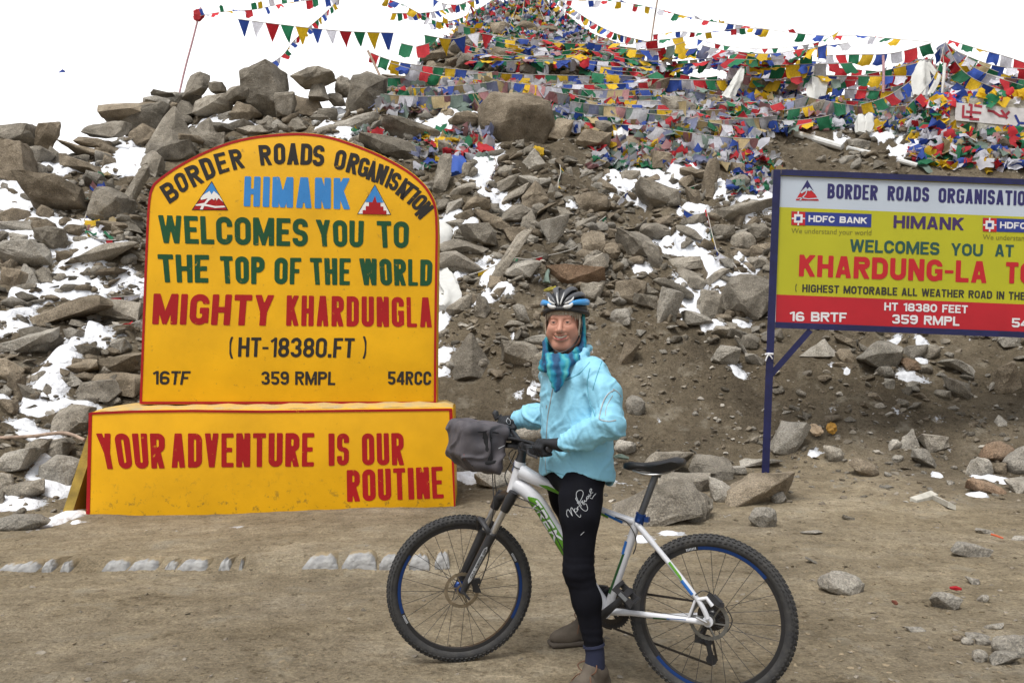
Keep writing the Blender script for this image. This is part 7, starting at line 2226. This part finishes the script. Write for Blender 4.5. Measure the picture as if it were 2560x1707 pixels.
OLD = [([(946, 224), (1040, 218), (1130, 214), (1235, 210)], "upper thick line of faded hanging cloths left of the big boulder", .42, .34), ([(950, 246), (1040, 244), (1130, 240), (1232, 236)], "middle thick line of faded hanging cloths left of the big boulder", .40, .36), ([(965, 268), (1060, 266), (1150, 262), (1225, 258)], "lower thick line of faded hanging cloths left of the big boulder", .34, .4),
       ([(1245, 232), (1340, 238), (1450, 248), (1560, 256)], "faded cloth line starting on top of the big rounded boulder", .38, .4), ([(1380, 262), (1480, 268), (1590, 276), (1700, 286)], "upper faded cloth line right of the big boulder", .36, .42), ([(1430, 288), (1540, 292), (1650, 300), (1800, 306)], "middle faded cloth line right of the big boulder", .36, .45), ([(1600, 314), (1700, 318), (1800, 326), (1930, 322)], "lower faded cloth line right of the big boulder", .34, .45), ([(1640, 352), (1720, 358), (1800, 368), (1880, 380)], "lowest faded cloth line just above the snow left of the sign", .34, .5),
       ([(1990, 268), (2080, 282), (2170, 292), (2260, 296)], "faded cloth line left of the two white pointed cloths", .34, .5)]
for i, (pp, lb_, sz_, gp_) in enumerate(OLD):
    w_ = [W3(p) + Vector((0, -.22, .22)) for p in pp]
    ST(None, lb_, sz_, gap=gp_, world=w_, swing=(-.35, .55), start=i, faded=.75, order="WBGYRWG", sag=.08, skip=.06)
# rows of strings draped over the flag covered slope
ROWS = ["draped flag string low among the old rags", "draped flag string halfway up the flag slope", "draped flag string high on the flag slope"]
zr = random.Random(5)
regs = [((1190, 1560, 108, 178), 13, "above the big rounded boulder"), ((1480, 1800, 118, 215), 14, "on the flag slope left of the white scarf"), ((1780, 2120, 140, 225), 12, "on the flag slope around the snow gap"), ((1420, 1760, 215, 330), 11, "among the rags right of the big boulder"), ((1760, 2180, 225, 330), 10, "among the rags left of the painted wall")]
for (u0, u1, v0, v1), n_, ph in regs:
    for k in range(n_):
        v = v0 + (v1 - v0) * (k + .5) / n_; uu = zr.uniform(u0 - 30, u0 + 60); ln = zr.uniform(170, 320); dv = zr.uniform(-14, 22)
        pts = [W3((uu + ln * t, v + dv * t)) + Vector((0, -.15, .12 + .14 * zr.random())) for t in (0, .33, .66, 1)]
        rowd = ["topmost", "second highest", "third highest", "fourth highest", "fifth highest", "sixth highest", "seventh highest", "eighth highest", "ninth highest", "tenth highest", "eleventh highest", "twelfth highest", "thirteenth highest", "lowest"]
        w_ = "lowest" if k == n_ - 1 else rowd[k]
        ST(None, f"{w_} of the draped flag strings {ph}", zr.uniform(.25, .33), gap=zr.uniform(.95, 1.12), world=pts, swing=(-1.3, .7), start=zr.randrange(5), faded=.12 if v < 215 else .45, sag=.12, skip=.08)

# ------------------------------------------------------------------ countless old faded flags heaped on the stones
def scraps(name, label, zones, seed, lift=.05, fadedp=.55):
    r = random.Random(seed); mb_ = MB()
    for (a, b, c, d), n_, (s0, s1), fp in zones:
        for _ in range(int(n_ * .8)):
            u, v = r.uniform(a, c), r.uniform(b, d)
            p = hit(u, v)
            if p.y > 33: continue
            s = r.uniform(s0, s1) * 1.2
            p = p + Vector((r.uniform(-.05, .05), -.04, r.uniform(.0, .12)))
            a1 = r.uniform(0, 6.3); n0 = Vector((r.uniform(-.6, .6), -.75 + r.uniform(-.4, .5), .7 + r.uniform(-.5, .5))).normalized()
            e1 = (Vector((1, 0, 0)) - n0 * n0.x).normalized(); e1 = Quaternion(n0, a1 if r.random() < .35 else r.gauss(0, .35)) @ e1; e2 = n0.cross(e1)
            if fp > .5: s *= 1.25
            nn = 4; asp = r.uniform(.22, .85); vs = []
            c1, c2, c3 = r.uniform(0, 6), r.uniform(0, 6), r.uniform(.08, .34)
            for j in range(nn):
                for i in range(nn):
                    x, y = i / (nn - 1) - .5, j / (nn - 1) - .5
                    vs.append(p + (e1 * x + e2 * y * asp) * s + n0 * s * c3 * (math.sin(c1 + 6 * x + 2 * y) + .6 * math.sin(c2 + 7 * y)))
            k = r.choice("BWRGYBWRGYWWG"); mb_.mi = "BWRGY".index(k) + (5 if r.random() < fp else 0)
            mb_.add(vs, [(j * nn + i, j * nn + i + 1, (j + 1) * nn + i + 1, (j + 1) * nn + i) for j in range(nn - 1) for i in range(nn - 1)])
    me = bpy.data.meshes.new(name); me.from_pydata(mb_.v, [], mb_.f); me.polygons.foreach_set('material_index', mb_.m); me.polygons.foreach_set('use_smooth', np.ones(len(mb_.f), dtype=bool))
    return tag(link_mesh(name, me, None, [FM[k] for k in "BWRGY"] + [FMF[k] for k in "BWRGY"]), label, "flag heap", kind='stuff')


scraps("tangled_flags", "heaps of tangled old prayer flags covering the upper rubble", [((945, 212, 1235, 288), 360, (.14, .32), .8), ((1240, 218, 1560, 300), 300, (.14, .32), .7), ((1400, 245, 1960, 335), 560, (.14, .34), .6), ((1590, 320, 1890, 420), 330, (.12, .32), .55), ((1880, 250, 2320, 325), 520, (.14, .30), .5),
        ((2180, 120, 2620, 250), 640, (.16, .34), .25), ((2130, 225, 2370, 330), 320, (.14, .32), .35), ((2280, 330, 2640, 425), 200, (.18, .36), .15), ((1190, -30, 1470, 122), 900, (.12, .26), .25), ((1460, 92, 2120, 205), 480, (.14, .30), .3), ((1180, 110, 1480, 185), 150, (.13, .28), .3),
        ((1020, 60, 1200, 110), 120, (.12, .24), .3), ((1110, 335, 1220, 400), 80, (.14, .28), .6), ((1830, 395, 1950, 490), 150, (.10, .24), .35), ((1480, 370, 1660, 425), 140, (.12, .28), .6), ((890, 335, 960, 350), 30, (.12, .22), .6), ((1040, 330, 1120, 420), 40, (.12, .24), .5), ((225, 430, 275, 600), 24, (.1, .2), .5)], 31)
# ------------------------------------------------------------------ poles, painted wall, kerb, litter
M_WOOD = mat("weathered_wood", (.34, .25, .19), .85, var=.3, scale=20, bump=.3, bscale=60); M_WPOLE = mat("white_pole", (.62, .62, .60), .6, var=.1, scale=10); M_PINK = mat("pink_wrapped_pole", (.42, .24, .26), .8, var=.3, scale=25); M_CLOTH = mat("white_cloth", (.66, .66, .63), .85, var=.08, scale=10, transl=.15, bump=.2, bscale=20)


def pole(pts, r, m, label, name="flag_pole", cat="pole"):
    ps = [W3(p) for p in pts]; mb_ = MB(); mb_.tube(spline(ps, 5), r, 9)
    return tag(mb_.build(name, [m], None, origin=ps[0]), label, cat, None)


pole([(445, 250, 21.6), (462, 175, 21.8), (482, 100, 22), (502, 20, 22.2)], .025, M_PINK, "tall thin leaning flag pole on the left crest against the snow")
pole([(966, 228, 20.2), (945, 180, 20.4), (920, 128, 20.6)], .03, M_WOOD, "short leaning wooden stick carrying the bright flag string")
pole([(1626, 118, 24.6), (1634, 60, 24.8), (1646, -14, 25)], .025, M_WOOD, "thin upright pole on the skyline right of the summit")
pole([(2354, 262, 19.2), (2358, 210, 19.3), (2362, 160, 19.4)], .035, M_WPOLE, "white upright pole in the right flag cairn")
pole([(2208, 232, 19.8), (2209, 185, 19.9), (2208, 140, 20)], .03, M_PINK, "pinkish red and white upright pole left of the right cairn")
pole([(1990, 334), (2050, 352), (2106, 368)], .075, M_WPOLE, "thick fallen white pole lying on the dirt above the sign", "fallen_pole")
pole([(2118, 370), (2150, 377), (2182, 384)], .045, M_WPOLE, "thin fallen white pole lying right of the thick one", "fallen_pole")
pole([(2250, 402), (2272, 408), (2292, 414)], .05, M_WPOLE, "short pale pole end lying above the sign's top edge", "fallen_pole")
pole([(782, 308), (835, 296), (892, 283)], .055, M_WPOLE, "long pale batten lying on rocks above the monument's arch", "plank", "plank")
pole([(-30, 1096, 8.75), (80, 1090, 8.75), (160, 1082, 8.75), (212, 1100, 8.6)], .018, M_WOOD, "thin dark bent stick reaching from the left edge to the monument base", "stick", "stick")


def cloth_blob(pts, rs, label, m, name, cat, fold=.3, seed=1):
    """Loose hanging or bunched cloth following a path."""
    ps = spline([W3(p) for p in pts], 6); R = np.interp(np.linspace(0, 1, len(ps)), np.linspace(0, 1, len(rs)), rs)
    mb_ = MB(); n_ = 16; vs = []
    for i, p in enumerate(ps):
        t = (ps[min(i + 1, len(ps) - 1)] - ps[max(i - 1, 0)]).normalized(); a = t.cross(Vector((0, 1, 0))).normalized(); b = t.cross(a)
        for k in range(n_):
            q = 2 * PI * k / n_; rr__ = R[i] * (1 + fold * math.sin(5 * q + seed + i * .25) + fold * .6 * noise.noise(Vector((k * .9, i * .5, seed))))
            vs.append(p + (a * math.cos(q) + b * math.sin(q) * .6) * rr__)
    mb_.add(vs, [(i * n_ + k, i * n_ + (k + 1) % n_, (i + 1) * n_ + (k + 1) % n_, (i + 1) * n_ + k) for i in range(len(ps) - 1) for k in range(n_)] + [tuple(range(n_)), tuple((len(ps) - 1) * n_ + k for k in range(n_))[::-1]])
    return tag(mb_.build(name, [m], None, origin=ps[0], sharp=70), label, cat)


M_BAGW = mat("plastic_white", (.72, .72, .72), .35, var=.1, scale=12, bump=.3, bscale=25); M_TARP = mat("blue_plastic", (.02, .075, .34), .4, bump=.3, bscale=20)
cloth_blob([(490, 26, 22.15), (496, 40, 22.15), (492, 52, 22.1)], [.07, .13, .06], "red cloth knotted near the top of the tall left pole", FM['R'], "cloth_knot", "cloth", seed=2)
cloth_blob([(1856, 168, 20.2), (1846, 200, 20), (1830, 225, 19.9), (1818, 250, 19.8)], [.05, .10, .10, .14], "long white offering scarf hanging in the middle of the flag slope", M_CLOTH, "offering_scarf", "scarf", seed=3)
cloth_blob([(2016, 172, 20.4), (2018, 200, 20.3), (2018, 216, 20.2)], [.20, .13, .14], "white shirt like cloth hanging before the snow gap", M_CLOTH, "hanging_cloth", "cloth", .2, 4)
cloth_blob([(2310, 156, 19.6), (2300, 200, 19.4), (2298, 245, 19.2)], [.08, .20, .16], "big white scarf hanging on the left side of the right cairn", M_CLOTH, "offering_scarf", "scarf", seed=5)
cloth_blob([(2318, 158, 19.6), (2338, 185, 19.5), (2345, 198, 19.4), (2322, 240, 19.2)], [.05, .06, .06, .05], "thin white scarf looped beside the white upright pole", M_CLOTH, "offering_scarf", "scarf", seed=6)
cloth_blob([(2152, 288, 18.4), (2153, 310, 18.3), (2152, 334, 18.2)], [.06, .13, .10], "left one of two white pointed cloths below the cairn", M_CLOTH, "hanging_cloth", "cloth", .2, 7)
cloth_blob([(2176, 285, 18.4), (2170, 310, 18.3), (2166, 332, 18.2)], [.06, .13, .09], "right one of two white pointed cloths below the cairn", M_CLOTH, "hanging_cloth", "cloth", .2, 8)
cloth_blob([(2045, 205, 20), (2040, 240, 19.8), (2030, 268, 19.6)], [.22, .20, .08], "thin greyish white scarf hanging left of the snow gap", M_CLOTH, "offering_scarf", "scarf", seed=9)
cloth_blob([(1556, 288), (1552, 315), (1550, 346)], [.08, .17, .13], "white plastic bag with faint print hung on the slope right of the boulder", M_BAGW, "plastic_bag", "bag", .25, 10)
cloth_blob([(1642, 338), (1630, 360), (1612, 385), (1606, 410)], [.06, .07, .10, .12], "old grey scarf trailing down between stones left of the rags", mat("grey_rag", (.40, .38, .33), .9, var=.2, scale=20), "rag", "cloth", .35, 11)
cloth_blob([(1116, 215), (1120, 232), (1120, 250)], [.14, .12, .08], "cream coloured rag knotted left of the big boulder", mat("cream_rag", (.52, .47, .34), .9, var=.2, scale=20), "rag", "cloth", .3, 12)
cloth_blob([(1228, 214), (1240, 235), (1238, 262)], [.10, .13, .09], "white rag hanging directly above the big rounded boulder", M_CLOTH, "rag", "cloth", .3, 13)
cloth_blob([(1102, 560), (1108, 590), (1098, 622)], [.10, .20, .14], "round white cloth bundle behind the monument's right edge", M_CLOTH, "cloth_bundle", "cloth", .1, 14)
cloth_blob([(1098, 665), (1112, 700), (1122, 740), (1104, 772)], [.08, .15, .16, .10], "crumpled white sheet lying against the monument's right edge", M_CLOTH, "cloth_bundle", "cloth", .3, 15)
cloth_blob([(1200, 352), (1204, 372), (1214, 392)], [.04, .14, .20], "bright red plastic bag below the big rounded boulder", FM['R'], "plastic_bag", "bag", .25, 16)
cloth_blob([(1138, 398), (1142, 415), (1140, 438)], [.15, .17, .12], "shiny blue plastic bag between rocks right of the arch", M_TARP, "plastic_bag", "bag", .2, 17)
cloth_blob([(1094, 352), (1108, 362), (1118, 372)], [.10, .12, .06], "yellow rag lying on rocks right of the arch", FM['Y'], "rag", "cloth", .35, 18)
cloth_blob([(1330, 372), (1342, 382), (1350, 392)], [.06, .12, .07], "yellow rag at the right foot of the big boulder", FM['Y'], "rag", "cloth", .35, 19)
cloth_blob([(1374, 668), (1368, 685), (1366, 706)], [.015, .022, .045], "faded orange and green tassel hanging above the helmet", FMF['G'], "rag", "cloth", .4, 20)
cloth_blob([(1360, 726), (1375, 723), (1390, 718)], [.010, .024, .018], "torn yellow rag just above the helmet", mat("dull_yellow_cloth", (.42, .36, .06), .9), "rag", "cloth", .4, 21)
cloth_blob([(1535, 1142), (1552, 1140), (1572, 1146)], [.01, .022, .012], "small green and straw coloured litter right of the cyclist", FMF['G'], "litter", "litter", .4, 22)
cloth_blob([(2068, 1075), (2078, 1070), (2090, 1066)], [.02, .06, .03], "crumpled orange wrapper at the foot of the bank under the sign", mat("orange_wrapper", (.42, .22, .03), .6, var=.3, scale=40), "litter", "litter", .4, 23)
cloth_blob([(2030, 1060), (2040, 1075), (2048, 1085)], [.02, .06, .04], "pale brown paper scrap beside the boulder under the sign", mat("paper_scrap", (.46, .34, .22), .8, var=.2, scale=30), "litter", "litter", .4, 24)
cloth_blob([(2374, 1468), (2390, 1470), (2404, 1472)], [.006, .012, .006], "thin red plastic strip on the ground right of the white stone", FM['R'], "litter", "litter", .3, 25)
cloth_blob([(2478, 1335), (2494, 1340), (2508, 1345)], [.008, .008, .006], "orange red straw on the ground at the right", mat("red_straw", (.55, .12, .05), .5), "litter", "litter", .1, 26)
cloth_blob([(2230, 1502), (2238, 1506), (2244, 1508)], [.006, .012, .006], "small rusty scrap on the ground behind the rear wheel", mat("rust", (.16, .05, .03), .8), "litter", "litter", .3, 27)

cloth_blob([(146, 186, 46.4), (154, 184, 46.4), (160, 176, 46.4)], [.05, .14, .07], "single scrap of bluish cloth lying alone on the white snow slope", FM['B'], "cloth_scrap", "cloth", .3, 28)

# bent pale board on the ground under the sign
mb = MB()
a, b, c = hit(2292, 1256), hit(2345, 1246), hit(2390, 1274)
for p, q in ((a, b), (b, c)):
    d = (q - p); s = Vector((-d.y, d.x, 0)).normalized() * .07
    if s.y < 0: s = -s
    up = Vector((0, 0, .02)); mb.add([p + up, q + up * 2, q + s + up * 3.5, p + s + up * 2, p - up, q - up * .2, q + s + up, p + s], [(0, 1, 2, 3), (7, 6, 5, 4), (0, 4, 5, 1), (1, 5, 6, 2), (2, 6, 7, 3), (3, 7, 4, 0)])
tag(mb.build("broken_board", [mat("pale_board", (.46, .44, .38), .85, var=.2, scale=15, bump=.3)], None, smooth=False, origin=a), "bent pale broken board on the ground under the bank sign", "board")

# whitewashed wall with a painted panel on the right cairn
wp = hit(2450, 345)
YW = wp.y + .25
wall = thing("painted_wall", P(2440, 330, YW), "whitewashed stone wall with a red painted panel under the right flag cairn", "wall")
M_WALLW = mat("whitewash", (.27, .25, .20), .9, var=.2, scale=5, bump=.8, bscale=9, col2=(.50, .48, .42), dist=.06); M_PANW = mat("panel_white", (.62, .60, .60), .7, var=.12, scale=8)
mb = MB()
for k, (u0, u1, v0, v1) in enumerate([(2332, 2384, 262, 300), (2384, 2462, 256, 300), (2462, 2548, 260, 300), (2548, 2650, 262, 300), (2338, 2420, 300, 345), (2420, 2520, 300, 350), (2520, 2650, 300, 350)]):
    c0 = P((u0 + u1) / 2, (v0 + v1) / 2, YW + .2); hw, hh = (u1 - u0) / 2 * YW / F * .985, (v1 - v0) / 2 * YW / F * .975
    mb.box(c0 + Vector((0, .02 * math.sin(k * 2.3), 0)), Vector((hw, .02, 0)), Vector((0, .32, 0)), Vector((0, 0, hh)))
mb.build("masonry", [M_WALLW], wall, smooth=False)
YP = YW - .16
wr = random.Random(8)
mbw = MB()
for _ in range(330):
    u, v = wr.uniform(2325, 2640), 262 + wr.gauss(0, 17) if wr.random() < .7 else wr.uniform(250, 350)
    if 255 < v < 322 and 2365 < u < 2640: continue
    p = P(u, v, YW - .15 + wr.uniform(-.04, .35 if v < 262 else .0)); s_ = wr.uniform(.12, .30); n0 = Vector((wr.uniform(-.6, .6), -1, wr.uniform(-.2, .9))).normalized(); e1 = Quaternion(n0, wr.uniform(0, 6)) @ n0.orthogonal().normalized(); e2 = n0.cross(e1)
    c1 = wr.uniform(0, 6); vs = [p + (e1 * (i / 3 - .5) + e2 * (j / 3 - .5) * .9) * s_ + n0 * s_ * .2 * math.sin(c1 + i * 1.7 + j * 1.1) for j in range(4) for i in range(4)]
    mbw.mi = wr.randrange(5); mbw.add(vs, [(j * 4 + i, j * 4 + i + 1, j * 4 + i + 5, j * 4 + i + 4) for j in range(3) for i in range(3)])
mew = bpy.data.meshes.new("draped_flags"); mew.from_pydata(mbw.v, [], mbw.f); mew.polygons.foreach_set('material_index', mbw.m); mew.polygons.foreach_set('use_smooth', np.ones(len(mbw.f), dtype=bool))
tag(link_mesh("draped_flags", mew, None, [FM[k] for k in "BWRGY"]), "loose bright flags draped thickly over the painted wall", "flag heap", kind='stuff')


def C7(x, y): return (2040 + x / 3.9192, 50 + y / 3.92)


mb = MB(); q = [C7(1368, 810), C7(2400, 900), C7(2400, 1080), C7(1360, 985)]
vs = [P(*p, YP) for p in q] + [P(*p, YP + .03) for p in q]
mb.add(vs, [(3, 2, 1, 0), (4, 5, 6, 7), (0, 1, 5, 4), (1, 2, 6, 5), (2, 3, 7, 6), (3, 0, 4, 7)]); mb.build("panel", [M_PANW], wall, smooth=False)
M_PRED = mat("panel_red", (.36, .03, .05), .7)


def stroke(mb_, pts, wd):
    for i in range(len(pts) - 1):
        a_, b_ = Vector(C7(*pts[i])), Vector(C7(*pts[i + 1])); d = (b_ - a_).normalized(); n2 = Vector((-d.y, d.x)) * wd / 2; a_ = a_ - d * wd * .4; b_ = b_ + d * wd * .4
        mb_.add([P(p.x, p.y, YP - .006 - .0015 * i) for p in (a_ + n2, b_ + n2, b_ - n2, a_ - n2)], [(0, 1, 2, 3)])


mb = MB(); stroke(mb, [(1445, 845), (1440, 950), (1530, 958)], 6); mb.build("painted_mark", [M_PRED], wall, smooth=False)
mb = MB(); stroke(mb, [(1505, 832), (1525, 838), (1515, 972), (1590, 975)], 6); mb.build("painted_mark", [M_PRED], wall, smooth=False)
mb = MB(); stroke(mb, [(1480, 900), (1610, 912)], 6); mb.build("painted_mark", [M_PRED], wall, smooth=False)
mb = MB(); stroke(mb, [(1560, 838), (1620, 850)], 6); mb.build("painted_mark", [M_PRED], wall, smooth=False)
mb = MB(); stroke(mb, [(1690, 890), (1740, 900), (1800, 940), (1850, 945), (1890, 905)], 6); mb.build("painted_mark", [M_PRED], wall, smooth=False)
mb = MB(); stroke(mb, [(1820, 890), (1870, 960)], 6); mb.build("painted_mark", [M_PRED], wall, smooth=False)
mb = MB(); stroke(mb, [(1955, 940), (1990, 1010), (2060, 1015)], 6); mb.build("painted_mark", [M_LBL], wall, smooth=False)

# white painted edging stones half buried along the step in front of the monument
def kerb_material():
    m = mat("kerb_whitewash", (.24, .24, .24), .9, var=.2, scale=14, bump=.8, bscale=30, col2=(.42, .415, .40))
    n, l = m.node_tree.nodes, m.node_tree.links; b_ = n["Principled BSDF"]
    src = b_.inputs['Base Color'].links[0].from_socket
    co = n.new("ShaderNodeTexCoord"); sp = n.new("ShaderNodeSeparateXYZ"); t = n.new("ShaderNodeTexNoise"); t.inputs['Scale'].default_value = 16; t.inputs['Detail'].default_value = 6
    l.new(co.outputs['Object'], t.inputs['Vector']); l.new(co.outputs['Object'], sp.inputs[0])
    a_ = n.new("ShaderNodeMath"); a_.operation = 'MULTIPLY_ADD'; a_.inputs[1].default_value = 7.0; l.new(sp.outputs['Y'], a_.inputs[0]); l.new(t.outputs['Fac'], a_.inputs[2])   # dust settles behind the front edge
    r = n.new("ShaderNodeValToRGB"); r.color_ramp.elements[0].position = .60; r.color_ramp.elements[1].position = .78; l.new(a_.outputs[0], r.inputs['Fac'])
    x = n.new("ShaderNodeMix"); x.data_type = 'RGBA'; l.new(r.outputs['Color'], x.inputs[0]); l.new(src, x.inputs[6]); x.inputs[7].default_value = (.27, .215, .132, 1); l.new(x.outputs[2], b_.inputs['Base Color'])
    return m


M_KERB = kerb_material()
KB = [(-8, 50, 1382, 1430, -18), (38, 92, 1394, 1432, -18), (105, 132, 1408, 1428, -15), (150, 178, 1410, 1430, -10), (252, 318, 1380, 1432, -20), (318, 395, 1388, 1432, -18), (410, 440, 1404, 1428, -10), (438, 520, 1386, 1432, -16), (545, 575, 1402, 1430, -8), (596, 606, 1420, 1430, 0), (752, 850, 1380, 1430, -6), (850, 945, 1384, 1424, -4), (945, 1010, 1384, 1420, 0), (1020, 1075, 1388, 1418, 0), (1085, 1125, 1384, 1415, 0)]
ordw = ["first", "second", "third", "fourth", "fifth", "sixth", "seventh", "eighth", "ninth", "tenth", "eleventh", "twelfth", "thirteenth", "fourteenth", "last"]
for k, (u0, u1, v0, v1, lean) in enumerate(KB):
    Yk = 5.78; hw = (u1 - u0) / 2 * Yk / F
    r = random.Random(k + 60); nx_ = 7
    bot = P((u0 + u1) / 2, v1 + 6, Yk); topz = gz(bot.x, 6.1) - .004 + .007 * (k % 3)
    mb = MB(); vs = []
    n_ = 9; dp = .16 + .05 * r.random(); sk = -.5 * lean / 18 * .35
    prof = [(-.01, -.05), (-.012, .0), (-.008, .6), (.008, .92), (.04, 1.02), (dp * .6, 1.04), (dp, .8), (dp + .03, .2)]
    for i in range(n_):
        t = i / (n_ - 1) - .5; edge = 1 - (abs(2 * t)) ** 5 * .4
        for (dy, z) in prof:
            vs.append(bot + Vector((t * 2 * hw * .92 * (1 - .12 * (z > .8)) + sk * dy * 2.2 + .004 * r.random(), dy + .012 * noise.noise(Vector((k, i * .7, dy * 9))), (topz - bot.z) * z * edge + .022 * noise.noise(Vector((k * 3, i * .9, z * 2))))))
    m_ = len(prof)
    mb.add(vs, [(i * m_ + j, (i + 1) * m_ + j, (i + 1) * m_ + j + 1, i * m_ + j + 1) for i in range(n_ - 1) for j in range(m_ - 1)] + [tuple(range(m_)), tuple((n_ - 1) * m_ + j for j in range(m_))[::-1]])
    tag(mb.build("edging_stone", [M_KERB], None, origin=bot, sharp=60), f"{ordw[k]} whitewashed edging stone from the left in the row before the monument", "edging stone", "whitewashed edging stones")
